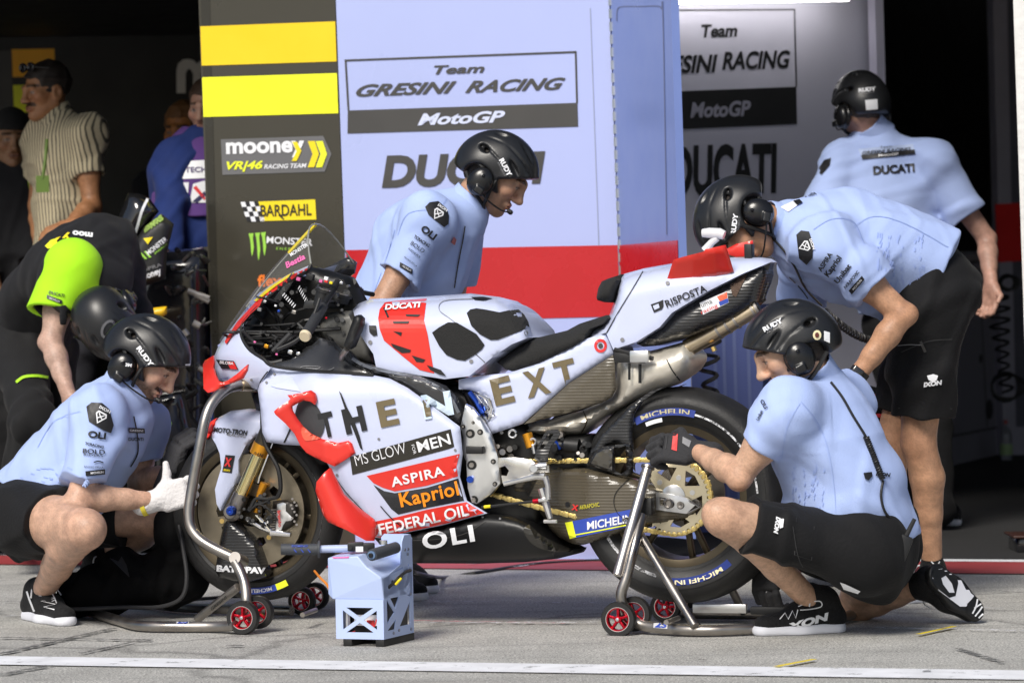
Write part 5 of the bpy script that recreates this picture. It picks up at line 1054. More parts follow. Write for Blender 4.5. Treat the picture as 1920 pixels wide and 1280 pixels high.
def face_pig(h, tone, beard=0., moust=0., brow=(.05, .03, .02), warm=()):
    t = np.array(tone)
    def f(V):
        L = h.loc(V); x, y, z = L[:, 0], L[:, 1], L[:, 2]; c = np.tile(t, (len(V), 1)); rg = np.random.RandomState(3); n = rg.rand(len(V))
        inh = (np.abs(x) < .16) & (np.abs(y) < .13) & (np.abs(z) < .16)
        def mix(m, col, a): m = (np.clip(m, 0, 1) * a * inh)[:, None]; c[:] = c * (1 - m) + np.array(col) * m
        ss = lambda a, b, v: np.clip((v - a) / (b - a), 0, 1)
        mix(ss(.02, 0, np.hypot(x - .1, z + .03)) + ss(.03, .0, np.hypot(np.abs(y) - .05, z + .02)) * (x > .03), (t[0] * 1.05, t[1] * .72, t[2] * .66), .4)
        lip = ((x > .09) & (np.abs(y) < .026 - .12 * np.abs(z + .066)) & (z < -.055) & (z > -.081)).astype(float); mix(lip, (t[0] * .8, t[1] * .58, t[2] * .56), .7)
        mix(((np.abs(z + .0668) < .0026) & (np.abs(y) < .024) & (x > .085)).astype(float), (.08, .03, .025), .9)
        bz = .031 - .12 * np.maximum(np.abs(y) - .035, 0); mix(((np.abs(z - bz) < .005) & (np.abs(y) > .014) & (np.abs(y) < .056) & (x > .06)).astype(float), brow, .88)
        ey = np.hypot((np.abs(y) - .032) / .0145, (z - .0015) / .0058); mix((ey < 1).astype(float) * (x > .07), (.36, .31, .28), .7); mix((np.hypot(np.abs(y) - .032, z - .0015) < .0056).astype(float) * (x > .075), (.03, .02, .015), .95)
        mix(((np.abs(z - (.0075 - 18 * (np.abs(y) - .031) ** 2)) < .0024) & (np.abs(np.abs(y) - .032) < .016) & (x > .068)).astype(float), (.05, .03, .025), .85)
        if beard:
            zz = -.045 + .25 * (.06 - np.clip(x, -.02, .12)); b = ss(0, -.016, z - zz) * ss(-.035, -.01, x) * (z > -.135) * (1 - lip); mix(b * (.7 + .3 * n), (.075, .048, .036), beard); 
            m2 = ((z > -.0555) & (z < -.043) & (np.abs(y) < .03) & (x > .08)).astype(float); mix(m2, (.06, .04, .03), beard)
        if moust: mix(((z > -.060) & (z < -.040) & (np.abs(y) < .036) & (x > .075)).astype(float), (.05, .025, .015), moust)
        for (q, r_, a_) in warm:
            d = np.linalg.norm(V - np.array(q), axis=1); m = (np.clip(1 - d / r_, 0, 1) * a_)[:, None]; c[:] = c * (1 - m) + np.array((t[0] * .98, t[1] * .68, t[2] * .6)) * m
        bl = sum(np.sin(V @ np.array(k_) + ph) for k_, ph in (((37, 21, 55), 1.), ((-51, 33, 29), 2.), ((83, -67, 41), .5), ((120, 95, -133), .2))) / 4
        c *= (1 + .10 * bl)[:, None]; far = ~inh; c[far] *= (1 - .13 * (n[far] > .62))[:, None]
        return np.clip(c, 0, 1)
    return f
def helmet(h, parent, nm='helmet', res=.0038):
    S = SDF(); W = h.w; k = h.k; R = h.R
    S.ell(W(-.004, 0, .028), [.138 * k, .108 * k, .121 * k], R, .01); S.ell(W(-.06, 0, -.012), [.088 * k, .098 * k, .085 * k], R, .05)
    for y in (1, -1): S.cap(W(.052, .088 * y, .008), W(.062, .082 * y, -.012), .014 * k, .010 * k, .035); S.cap(W(.105, .06 * y, .045), W(.13, .0, .052), .012 * k, .012 * k, .02)
    S.ell(W(-.01, 0, .015), [.118 * k, .091 * k, .108 * k], R, .006, 's')
    S.box(W(.167, 0, -.016), [.11 * k, .2 * k, .09 * k], .008, frame(h.f * .81 + h.u * .58, h.u), .012, 's'); S.box(W(-.05, 0, -.15), [.2 * k, .2 * k, .095 * k], .01, R, .014, 's')
    for y in (1, -1):
        S.ell(W(-.036, .105 * y, -.05), [.058 * k, .06 * k, .054 * k], R, .014, 's')
        S.ell(W(.055, .102 * y, .052), [.04 * k, .022 * k, .010 * k], frame(h.f - h.u * .55, h.u), .006, 's')
        S.ell(W(-.075, .095 * y, .055), [.024 * k, .022 * k, .012 * k], frame(h.f - h.u * .1, h.u), .006, 's')
        S.ell(W(.055, .05 * y, .128), [.055 * k, .008 * k, .012 * k], frame(h.f - h.u * .55, h.u), .010, 's'); S.ell(W(-.055, .05 * y, .126), [.026 * k, .010 * k, .012 * k], frame(h.f + h.u * .35, h.u), .006, 's')
        S.chain([W(-.12, .05 * y, .045), W(-.06, .098 * y, .062), W(0, .109 * y, .05), W(.05, .104 * y, .025)], [.0035 * k] * 4, .004, op='s')
        S.chain([W(-.1, .065 * y, .09), W(-.02, .088 * y, .11), W(.06, .078 * y, .09), W(.118, .05 * y, .06)], [.004 * k] * 4, .005, op='s')
    S.ell(W(.04, 0, .15), [.05 * k, .010 * k, .012 * k], frame(h.f - h.u * .4, h.u), .006, 's')
    return sdfobj(nm, S, res * k, HELM, parent)
def headset(h, parent, boom=1, cup=(-.028, .104, -.045), strap=True):
    W = h.w; k = h.k
    for y in (1, -1):
        S = SDF(); S.ell(W(cup[0], cup[1] * y, cup[2]), [.043 * k, .024 * k, .05 * k], h.R, .01); S.ell(W(cup[0], (cup[1] - .018) * y, cup[2]), [.047 * k, .016 * k, .054 * k], h.R, .006)
        S.box(W(cup[0] + .016, (cup[1] + .02) * y, cup[2] - .028), [.017 * k, .008 * k, .013 * k], .004, h.R, .006)
        S.cap(W(cup[0] + .002, (cup[1] + .024) * y, cup[2] + .022), W(cup[0] + .002, (cup[1] + .027) * y, cup[2] + .022), .004 * k, .004 * k, .003)
        sdfobj('ear_cup', S, .0035, CUP, parent)
    mb = MB(); mb.tube(catmull([W(cup[0] - .01, .1, cup[2] + .04), W(-.07, .085, .0), W(-.115, .04, -.03), W(-.12, 0, -.035), W(-.115, -.04, -.03), W(-.07, -.085, .0), W(cup[0] - .01, -.1, cup[2] + .04)], 5), .0065 * k, 8); mb.build('headband', BLKMAT, parent)
    y = boom; bm_ = MB().tube(catmull([W(cup[0] + .025, .112 * y, cup[2] - .03), W(.04, .1 * y, -.085), W(.09, .06 * y, -.088), W(.115, .026 * y, -.078)], 5), .003 * k, 6)
    bo_ = bm_.build('boom_arm', BLKMAT, parent); MB().lathe(W(.113, .022 * y, -.078), h.f, [(0, -.012), (.008, -.010), (.009, .004), (.005, .010), (0, .011)], 12).build('microphone', BLKMAT, bo_)
    if strap:
        st = MB()
        for y in (1, -1):
            for a, b, c in (((.022, .094 * y, .0), (.024, .091 * y, -.05), (.03, .062 * y, -.108)), ((-.08, .09 * y, -.045), (-.02, .094 * y, -.085), (.028, .062 * y, -.108))):
                st.tube(catmull([W(*a), W(*b), W(*c)], 5), .0065 * k, 6)
            st.tube([W(.028, .062 * y, -.108), W(.045, 0, -.13)], .0065 * k, 6)
        st.build('chin_strap', BLKMAT, parent)
def hand(S, wr, X, Z, side=1, curl=(.5, .6, .4), thumb=.5, g=1.0, spread=.0, thumbup=0.):
    """five-fingered hand: X towards the fingers, Z the back of the hand; side +1: thumb towards Z x X"""
    wr = Vector(wr); X = Vector(X).normalized(); Z = Vector(Z); Z = (Z - X * Z.dot(X)).normalized(); Y = Z.cross(X) * side
    R = np.array([list(X), list(Y), list(Z)])
    S.cap(wr - X * .03, wr + X * .02, .026 * g, .027 * g, .02, ax=Z, flat=.75); S.box(wr + X * .052, [.046, .040 * g, .0155 * g], .014, R, .02); S.ell(wr + X * .035 + Y * .026 - Z * .006, [.032, .018, .017], R, .02)
    for i, (y, ln, bx) in enumerate(((.030, .95, .090), (.010, 1.06, .095), (-.011, 1.0, .092), (-.030, .8, .084))):
        p = wr + X * (bx * g) + Y * (y * g * 1.03); a = 0
        for j, (L, cu) in enumerate(zip((.042, .026, .021), curl)):
            a += cu * (1 + .06 * i); d = X * math.cos(a) - Z * math.sin(a) + Y * (spread * (1.5 - i) if j == 0 else 0); q = p + d.normalized() * L * ln * g
            S.cap(p, q, (.0105 - .0008 * j) * g, (.0097 - .0009 * j) * g, .006); p = q
    p = wr + X * .03 + Y * .034; d1 = (X * (.62) + Y * (.75 + thumbup) - Z * .25).normalized(); q = p + d1 * .042; S.cap(p, q, .0135 * g, .0115 * g, .012)
    d2 = (X * (.85 - .9 * thumbup) + Y * (.45 - .8 * thumb + 1.2 * thumbup) - Z * (.2 + .8 * thumb * (1 - thumbup))).normalized(); S.cap(q, q + d2 * .032, .0112 * g, .0088 * g, .006)
def limb_skin(S, a, b, c, r, calf=None):
    """two-bone limb a-b-c with radii r=(root, before joint, joint, bulge, end)"""
    a, b, c = Vector(a), Vector(b), Vector(c)
    S.cap(a, a + (b - a) * .55, r[0], (r[0] + r[1]) / 2, .03); S.cap(a + (b - a) * .5, b, (r[0] + r[1]) / 2, r[2], .03)
    m = b + (c - b) * .3; kk = .014; off = Vector(calf) if calf is not None else Vector((0, 0, 0))
    S.cap(b, m + off, r[2], r[3], kk); S.cap(m + off, b + (c - b) * .62 + off * .4, r[3], (r[3] + r[4]) / 2, kk); S.cap(b + (c - b) * .6 + off * .4, c, (r[3] + r[4]) / 2 * .97, r[4], kk)
def hemcut(S, p, d, r=.13, rec=.014, rad=.06, L=.115):
    """cuts the cloth square at p (d points out of it) and hollows it a little"""
    d = Vector(d).normalized(); x = d.orthogonal().normalized(); y = d.cross(x); R = np.array([list(d), list(x), list(y)])
    S.box(Vector(p) + d * L, [L, r, r], .002, R, .004, 's'); S.cap(Vector(p) - d * .035, Vector(p) + d * .05, rad, rad, .006, 's')
def shoe(parent, heel, toe, up=(0, 0, 1), side=None, ank=None, lace=True, name='shoe'):
    heel, toe, up = Vector(heel), Vector(toe), Vector(up).normalized(); X = (toe - heel).normalized(); up = (up - X * up.dot(X)).normalized(); Y = up.cross(X); L = (toe - heel).length; R = np.array([list(X), list(Y), list(up)]); o = heel
    pt = lambda x, y, z: o + X * (x * L) + Y * y + up * z
    S = SDF()
    S.cap(pt(.14, 0, .045), pt(.5, .004, .045), .039, .044, .03, ax=up, flat=.9); S.cap(pt(.5, .004, .045), pt(.84, 0, .034), .044, .037, .03, ax=up, flat=.75)
    S.cap(pt(.16, 0, .05), pt(.22, 0, .1), .036, .037, .03); S.cap(pt(.25, 0, .095), pt(.5, 0, .062), .033, .034, .03); S.box(pt(.5, 0, -.03), [L, .2, .052], .002, R, .004, 's')
    if ank is not None: S.cap(pt(.2, 0, .09), Vector(ank), .035, .034, .02)
    up_ = sdfobj(name, S, .0042, KNIT, parent)
    S = SDF(); S.cap(pt(.15, 0, .012), pt(.5, .003, .012), .043, .047, .03, ax=up, flat=.9); S.cap(pt(.5, .003, .012), pt(.86, 0, .016), .047, .038, .03, ax=up, flat=.7)
    S.box(pt(.5, 0, .084), [L, .2, .05], .002, R, .012, 's'); S.box(pt(.5, 0, -.05), [L, .2, .05], .002, R, .006, 's')
    so_ = sdfobj('sole', S, .0042, SOLEW, up_)
    if lace:
        ml = MB()
        for i in range(5):
            x = .36 + i * .062; z = .104 - i * .0085
            ml.tube(catmull([pt(x, -.026, z - .012), pt(x + .015, 0, z + .003), pt(x + .035, .026, z - .014)], 4), .0028, 6); ml.tube(catmull([pt(x + .03, -.026, z - .014), pt(x + .015, 0, z + .004), pt(x, .026, z - .012)], 4), .0028, 6)
        ml.tube(catmull([pt(.36, 0, .108), pt(.4, .03, .115), pt(.45, .05, .085)], 4), .0026, 6); ml.tube(catmull([pt(.36, 0, .108), pt(.38, -.035, .113), pt(.43, -.05, .08)], 4), .0026, 6)
        ml.build('laces', WHITE, up_)
    return up_
SKA = (.56, .345, .245); SKB = (.50, .29, .19); SKC = (.50, .275, .165); SKD = (.58, .36, .245); SKE = (.47, .275, .21)
def V_(t): return P(*t)
def person(J, label, group=None, tone=SKA, res=.0045, beard=0, moust=0, shirt=SHIRT, shorts=SHORTS, seed=1, front=(1, 0, 0), rs=(.15, .165, .17, .16), flat=.8, long_legs=False, collar=True, helm=True, hands=('bare', 'bare'), wr=.0115, sleeve=(.074, .066), legr=None, hair=True, gname='glove', cat='person', fill=True):
    """J: joints as (photo x, photo y, depth). Body = one continuous surface; clothes, helmet, hair are its children."""
    j = {k: (V_(v) if isinstance(v, tuple) else v) for k, v in J.items() if k in ('head', 'neck', 'chest', 'waist', 'pelvis', 'hem') or (k[-1] in 'NF' and k[:-1] in ('sh', 'el', 'wr', 'hem', 'hip', 'kn', 'an', 'leg'))}
    h = Head(j['head'], J['fwd'], J.get('up', (0, 0, 1))); fr = Vector(front).normalized()
    S = SDF(); add_head(S, h); nb = j['neck']
    S.cap(nb - (h.c - nb) * .25, h.w(-.028, 0, -.055), .062, .053, .03); S.cap(nb, j['chest'], .06, .10, .05, ax=fr, flat=.8); S.cap(j['chest'], j['waist'], .115, .11, .05, ax=fr, flat=.8); S.cap(j['waist'], j['pelvis'], .11, .115, .05, ax=fr, flat=.85)
    for s in 'NF':
        S.cap(nb + (j['chest'] - nb) * .2, j['sh' + s], .04, .05, .03); limb_skin(S, j['sh' + s], j['el' + s], j['wr' + s], (.053, .043, .040, .041, .026))
        S.cap(j['pelvis'], j['hip' + s], .1, .085, .04); cb = (j['an' + s] - j['kn' + s]).cross(Vector((0, 1, 0))); kb = J.get('calf' + s)
        limb_skin(S, j['hip' + s], j['kn' + s], j['an' + s], legr or (.082, .062, .056, .056, .034), (Vector(kb) * .02 if kb else None))
        for a_, b_, c_, rr_, of in (('hip', 'kn', 'an', .034, .036), ('sh', 'el', 'wr', .020, .026)):
            u_ = (j[a_ + s] - j[b_ + s]).normalized(); w_ = (j[c_ + s] - j[b_ + s]).normalized(); q_ = u_ + w_
            if q_.length > .35: S.ell(j[b_ + s] - q_.normalized() * of, [rr_] * 3, None, .03)
        hp = J.get('hand' + s); 
        if hp and hands['NF'.index(s)] == 'bare': hand(S, j['wr' + s], **hp)
    body = sdfobj('person', S, res, SKIN, None, col=face_pig(h, tone, beard, moust, warm=[(j['kn' + s], .085, .4) for s in 'NF'] + [(j['el' + s], .06, .35) for s in 'NF'] + [(j['wr' + s], .09, .25) for s in 'NF']))
    tag(body, label, cat, group)
    kids = {'body': body, 'head': h}
    # shirt
    T = SDF()
    for s in 'NF':
        he = j['hem' + s] if 'hem' + s in j else j['sh' + s] + (j['el' + s] - j['sh' + s]) * .62
        d = (j['el' + s] - j['sh' + s]).normalized(); he = he
        T.cap(j['sh' + s], he + d * .05, sleeve[0], sleeve[1], .03); hemcut(T, he, d, .12, rad=sleeve[1] - .011)
    T.cap(nb + (j['chest'] - nb) * .14, j['shN'], .054, .068, .05); T.cap(nb + (j['chest'] - nb) * .14, j['shF'], .054, .068, .05); fill and T.cap(j['shN'], j['chest'], .066, .1, .07) and T.cap(j['shF'], j['chest'], .066, .1, .07)
    T.cap(nb + (j['chest'] - nb) * .5, j['chest'], rs[0] * .82, rs[1], .06, ax=fr, flat=flat); T.cap(nb, nb + (j['chest'] - nb) * .4, .08, .1, .04); T.cap(j['chest'], j['waist'], rs[1], rs[2], .06, ax=fr, flat=flat); T.cap(j['waist'], j['hem'], rs[2], rs[3], .06, ax=fr, flat=flat * 1.03)
    hd = (j['hem'] - j['waist']).normalized() if 'hemdir' not in J else None
    hdv = Vector(J['hemd']) if 'hemd' in J else hd
    hdv = hdv.normalized(); x_ = hdv.orthogonal().normalized(); T.box(j['hem'] + hdv * .12, [.12, .26, .26], .002, np.array([list(hdv), list(x_), list(hdv.cross(x_))]), .006, 's'); T.cap(j['hem'] - hdv * .03, j['hem'] + hdv * .1, rs[3] - .014, rs[3] - .014, .01, 's', ax=fr, flat=flat * 1.03)
    if collar:
        nd = (h.w(-.028, 0, -.06) - nb).normalized(); T.cap(nb + nd * .04, nb + nd * .2, .062, .06, .01, 's'); Kc = SDF(); Kc.cap(nb - nd * .02, nb + nd * .09, .096, .067, .01); Kc.cap(nb - nd * .05, nb + nd * .2, .072, .056, .004, 's'); xx = nd.orthogonal().normalized(); tn = (nd + h.f * .18).normalized(); xx = tn.orthogonal().normalized(); Rb = np.array([list(tn), list(xx), list(tn.cross(xx))]); Kc.box(nb + nd * .142, [.06, .15, .15], .002, Rb, .006, 's'); Kc.box(nb - nd * .075 - fr * 0, [.06, .15, .15], .002, Rb, .006, 's')
    kids['shirt'] = sdfobj('shirt', T, res * 1.1, shirt, body, disp=lambda q, a=wrinkles(wr * 1.6, seed, 21), b=wrinkles(wr * .5, seed + 3, 55): a(q) + b(q))
    if collar: kids['collar'] = sdfobj('collar', Kc, .004, shirt, kids['shirt'])
    # shorts
    T = SDF()
    for s in 'NF':
        a, b = j['hip' + s], j['kn' + s]; d = (b - a).normalized()
        if long_legs: T.chain([a, b, j['an' + s]], [.1, .072, .058], .04)
        else:
            he = j['leg' + s] if 'leg' + s in j else a + (b - a) * .72; rl = J.get('legr' + s, (.112, .094)); T.cap(a, he + d * .06, rl[0], rl[1], .04); hemcut(T, he, d, .16, rad=rl[1] - .012)
    T.cap(j['pelvis'], j['hipN'], .13, .115, .06, ax=fr, flat=.9); T.cap(j['pelvis'], j['hipF'], .13, .115, .06, ax=fr, flat=.9); T.cap(j['pelvis'], j['pelvis'] + (j['waist'] - j['pelvis']) * .5, .145, .142, .05, ax=fr, flat=.86)
    kids['shorts'] = sdfobj('trousers' if long_legs else 'shorts', T, res * 1.15, shorts, body, disp=wrinkles(wr * 1.2, seed + 5, 34))
    if helm: kids['helmet'] = helmet(h, body); headset(h, body, boom=J.get('boom', 1), cup=J.get('cup', (-.028, .104, -.045)))
    if hair:
        Hh = SDF(); Hh.ell(h.w(-.028, 0, .01), [.091, .0795, .1], h.R, .01); Hh.box(h.w(.12, 0, -.06), [.11, .2, .13], .01, h.R, .02, 's'); Hh.box(h.w(0, 0, -.17), [.2, .2, .1], .01, h.R, .02, 's')
        kids['hair'] = sdfobj('hair', Hh, .005, hair if not isinstance(hair, bool) else HAIR, body, disp=wrinkles(.004, seed + 9, 160))
    return kids, j, h
def glove(parent, mt, wr, X, Z, cuff=None, **kw):
    S = SDF(); hand(S, wr, X, Z, g=1.18, **kw)
    Xn = Vector(X).normalized(); S.cap(Vector(wr) - Xn * .055, Vector(wr) - Xn * .005, .036, .033, .012); o = sdfobj('glove', S, .0038, mt, parent)
    if cuff: MB().lathe(Vector(wr) - Xn * .056, -Xn, [(.03, -.012), (.0385, -.010), (.0385, .004), (.03, .006)], 28).build('cuff', cuff, o)
    return o
# ------------------------------------------------------------------ A: crouching at the front wheel
TEAM = 'mechanics in pale blue shirts'
JA = dict(head=(275, 675, 11.5), fwd=(.78, -.14, -.6), neck=(226, 752, 11.5), chest=(178, 828, 11.5), waist=(118, 898, 11.52), pelvis=(62, 958, 11.55), hem=(68, 944, 11.55), hemd=(-.62, 0, -.72),
          shN=(186, 782, 11.32), shF=(256, 800, 11.74), elN=(150, 932, 11.22), elF=(262, 908, 11.75), wrN=(290, 938, 11.3), wrF=(318, 884, 11.6), hemN=(157, 893, 11.24), hemF=(264, 858, 11.74),
          hipN=(48, 968, 11.42), hipF=(88, 955, 11.7), knN=(160, 992, 11.1), knF=(290, 968, 11.65), anN=(80, 1108, 11.55), anF=(192, 1058, 11.9), legN=(100, 978, 11.27), legF=(228, 966, 11.66), boom=-1, calfN=(-.9, 0, .4), cup=(-.032, .104, -.05))
KA, jA, hA = person(JA, 'crouching person in pale blue shirt and white glove, left of the front wheel', TEAM, SKA, beard=.95, front=(.75, -.25, -.6), rs=(.15, .162, .168, .16), flat=.86, seed=11, hands=('g', 'g'), legr=(.088, .074, .064, .062, .036))
glove(KA['body'], fabric('white_knit_glove', (.70, .68, .68), bump=1.0, bs=120), P(298, 936, 11.3), (.9, -.05, .25), (.1, -1, .15), mat('yellow_cuff', (.75, .62, .05), .7), side=1, curl=(1.4, 1.3, .8), thumb=.0, thumbup=.75)
glove(KA['body'], fabric('grey_knit_glove', (.05, .05, .055), bump=1.0, bs=120), P(318, 886, 11.6), (.35, -.1, .9), (-.8, -.5, .2), side=1, curl=(.7, .9, .6), thumb=.4)
shoe(KA['body'], G(52, 1158), G(134, 1175), ank=P(80, 1100, 11.53)); shoe(KA['body'], P(165, 1086, 11.9), P(245, 1120, 11.75), (-.3, 0, 1), ank=P(190, 1062, 11.9))
# ------------------------------------------------------------------ B: leaning over behind the bike
JB = dict(head=(931, 327, 12.1), fwd=(.8, -.1, -.58), neck=(868, 402, 12.12), chest=(795, 470, 12.12), waist=(752, 560, 12.15), pelvis=(735, 650, 12.2), hem=(740, 640, 12.2), hemd=(-.15, 0, -1),
          shN=(805, 415, 11.93), shF=(855, 425, 12.34), elN=(716, 570, 11.86), elF=(850, 580, 12.4), wrN=(745, 660, 11.7), wrF=(880, 660, 12.1), hemN=(747, 514, 11.88), hemF=(850, 520, 12.4),
          hipN=(728, 680, 12.05), hipF=(745, 680, 12.38), knN=(748, 890, 12.05), knF=(765, 890, 12.4), anN=(730, 1088, 12.15), anF=(750, 1080, 12.5), boom=-1, cup=(-.02, .104, -.045), handN=dict(X=(.4, -.2, -.8), Z=(-.6, -.6, 0), side=1), handF=dict(X=(.4, -.2, -.8), Z=(.6, -.6, 0), side=-1))
KB, jB, hB = person(JB, 'standing person in pale blue shirt leaning forward behind the fuel tank, before the wall panel', TEAM, SKB, beard=.35, front=(.8, -.1, -.5), rs=(.14, .165, .155, .16), flat=.88, seed=23)
shoe(KB['body'], G(712, 1122), G(795, 1126), ank=jB['anN'], lace=False); shoe(KB['body'], G(735, 1108), G(815, 1112), ank=jB['anF'], lace=False)
# ------------------------------------------------------------------ C: bending over the tail
JC = dict(head=(1385, 418, 11.45), fwd=(-.18, -.12, -.97), up=(-.97, 0, .2), neck=(1470, 432, 11.5), chest=(1572, 458, 11.55), waist=(1668, 480, 11.58), pelvis=(1745, 535, 11.6), hem=(1745, 508, 11.6), hemd=(.78, 0, -.38),
          shN=(1550, 462, 11.33), shF=(1520, 470, 11.8), elN=(1692, 590, 11.3), elF=(1500, 650, 11.9), wrN=(1600, 714, 11.3), wrF=(1548, 740, 11.8), hemN=(1632, 534, 11.31), hemF=(1500, 560, 11.86),
          hipN=(1738, 580, 11.52), hipF=(1752, 575, 11.82), knN=(1722, 830, 11.58), knF=(1672, 830, 11.85), anN=(1747, 1046, 11.68), anF=(1655, 1060, 11.9), legN=(1732, 776, 11.56), legF=(1690, 776, 11.85), legrN=(.118, .094), legrF=(.112, .09), boom=1, cup=(-.03, .104, -.05), calfN=(.8, 0, 0), handN=dict(X=(-.4, -.3, -.85), Z=(-.8, -.5, 0), side=-1), handF=dict(X=(0, -.3, -.9), Z=(-.8, -.5, 0), side=1))
KC, jC, hC = person(JC, 'person in pale blue shirt and black shorts bent double over the tail of the motorcycle', TEAM, SKC, front=(-.25, -.1, -1), rs=(.15, .178, .165, .15), flat=.95, seed=37, sleeve=(.078, .066))
shoe(KC['body'], G(1768, 1121), G(1690, 1132), ank=jC['anN']); shoe(KC['body'], G(1672, 1110), G(1600, 1116), ank=jC['anF'], lace=False)
# ------------------------------------------------------------------ D: kneeling at the rear wheel
JD = dict(head=(1484, 655, 10.52), fwd=(-.9, -.06, -.42), neck=(1528, 722, 10.56), chest=(1548, 830, 10.55), waist=(1592, 940, 10.56), pelvis=(1634, 1018, 10.6), hem=(1622, 1018, 10.6), hemd=(.25, 0, -1),
          shN=(1482, 765, 10.38), shF=(1572, 755, 10.8), elN=(1386, 890, 10.42), elF=(1500, 920, 10.95), wrN=(1308, 846, 10.62), wrF=(1442, 1040, 10.98), hemN=(1424, 838, 10.4), hemF=(1535, 850, 10.88),
          hipN=(1616, 1034, 10.46), hipF=(1645, 1024, 10.78), knN=(1358, 970, 10.32), knF=(1606, 1132, 11.05), anN=(1516, 1122, 10.62), anF=(1728, 1098, 10.82), legN=(1408, 984, 10.35), legF=(1632, 1062, 10.88), legrN=(.108, .072), legrF=(.1, .085), boom=1, cup=(.0, .104, -.025), calfN=(.3, 0, .5))
KD, jD, hD = person(JD, 'kneeling person in pale blue shirt working on the rear sprocket with black gloves', TEAM, SKD, beard=.25, front=(-.8, .5, -.2), rs=(.145, .168, .166, .165), flat=.9, seed=41, hands=('g', 'g'), sleeve=(.072, .055), legr=(.078, .058, .057, .052, .034))
GLV = fabric('black_work_glove', (.035, .035, .038), bump=.8, bs=110)
gD = glove(KD['body'], GLV, P(1302, 846, 10.63), (-.92, .25, .12), (-.1, -.9, .5), side=-1, curl=(.8, 1.0, .7), thumb=.6)
glove(KD['body'], GLV, P(1440, 1048, 10.98), (-.1, -.2, -1), (-.5, -.8, 0), side=1, curl=(.7, .8, .6), thumb=.4)
shoe(KD['body'], G(1586, 1183), G(1409, 1192), ank=P(1520, 1112, 10.62))
fD = shoe(KD['body'], P(1748, 1068, 10.74), P(1846, 1152, 10.84), (-.42, .82, -.38), ank=jD['anF'])
# ------------------------------------------------------------------ E: seen from behind in the right garage
JE = dict(head=(1612, 198, 14.95), fwd=(-.42, .9, -.12), neck=(1642, 256, 14.97), chest=(1662, 380, 14.97), waist=(1678, 500, 14.97), pelvis=(1700, 590, 15), hem=(1690, 580, 15), hemd=(0, 0, -1),
          shN=(1742, 296, 14.95), shF=(1578, 304, 14.95), elN=(1850, 448, 15), elF=(1520, 450, 14.75), wrN=(1858, 532, 14.9), wrF=(1505, 540, 14.5), hemN=(1806, 400, 14.97), hemF=(1545, 395, 14.85),
          hipN=(1726, 610, 15), hipF=(1672, 610, 15), knN=(1748, 790, 15), knF=(1690, 790, 15), anN=(1762, 958, 15), anF=(1700, 955, 15), boom=1, cup=(-.02, .108, -.05), handN=dict(X=(-.05, -.1, -1), Z=(.75, .65, 0), side=-1, curl=(.5, .6, .5)), handF=dict(X=(0, 0, -1), Z=(-.9, .3, 0), side=1))
KE, jE, hE = person(JE, 'person in pale blue shirt and black trousers seen from behind in the right garage', TEAM, SKE, front=(-.35, .93, 0), rs=(.17, .19, .178, .18), flat=.68, long_legs=True, seed=53, res=.005, sleeve=(.076, .074), fill=False, hair=mat('greying_hair', (.09, .075, .065), .7, var=.3, vs=90, bump=.9, bs=260))
shoe(KE['body'], G(1768, 975), G(1790, 988), ank=jE['anN'], lace=False); shoe(KE['body'], G(1695, 972), G(1712, 984), ank=jE['anF'], lace=False)
# ------------------------------------------------------------------ F: bent mechanic in black and lime
BTEE = fabric('black_tee', (.012, .012, .014)); LIMEF = fabric('lime_sleeve', (.42, .85, .02))
JF = dict(head=(202, 606, 12.95), fwd=(.42, .62, -.66), up=(.35, -.62, -.70), neck=(182, 540, 13.12), chest=(150, 492, 13.3), waist=(95, 545, 13.5), pelvis=(50, 640, 13.6), hem=(62, 625, 13.6), hemd=(-.5, .1, -.9),
          shN=(122, 515, 13.05), shF=(225, 520, 13.4), elN=(96, 640, 12.98), elF=(250, 640, 13.4), wrN=(128, 738, 12.9), wrF=(230, 740, 13.2), hemN=(97, 578, 13.0), hemF=(240, 590, 13.4),
          hipN=(35, 665, 13.5), hipF=(80, 665, 13.75), knN=(62, 790, 13.15), knF=(120, 800, 13.5), anN=(22, 985, 13.5), anF=(95, 985, 13.8), boom=1, cup=(-.02, .106, -.03), handN=dict(X=(.3, 0, -.9), Z=(-.8, -.5, 0), side=-1), handF=dict(X=(0, 0, -1), Z=(.8, -.5, 0), side=1))
KF, jF, hF = person(JF, 'bent person in black shirt with lime sleeve, helmet down beside the dark motorcycle', None, (.5, .33, .26), shirt=BTEE, shorts=fabric('black_trousers', (.012, .012, .013)), front=(.45, -.2, -.85), rs=(.17, .21, .2, .18), flat=.62, long_legs=True, seed=61, res=.0055, collar=False, sleeve=(.08, .078))
SL = SDF(); d_ = (jF['elN'] - jF['shN']).normalized(); SL.cap(jF['shN'] + Vector((.03, -.005, .03)), jF['hemN'] + d_ * .05, .102, .094, .03); SL.cap(jF['shN'] + Vector((.03, -.03, .02)), jF['neck'] + Vector((-.03, -.09, -.02)), .08, .05, .05); hemcut(SL, jF['hemN'] + d_ * .012, d_, .13, rad=.07)
SLo = sdfobj('lime_sleeve', SL, .0065, LIMEF, KF['shirt'], disp=wrinkles(.004, 70, 30))
shoe(KF['body'], G(10, 1030), G(60, 1036), ank=jF['anN'], lace=False); shoe(KF['body'], G(85, 1028), G(130, 1030), ank=jF['anF'], lace=False)
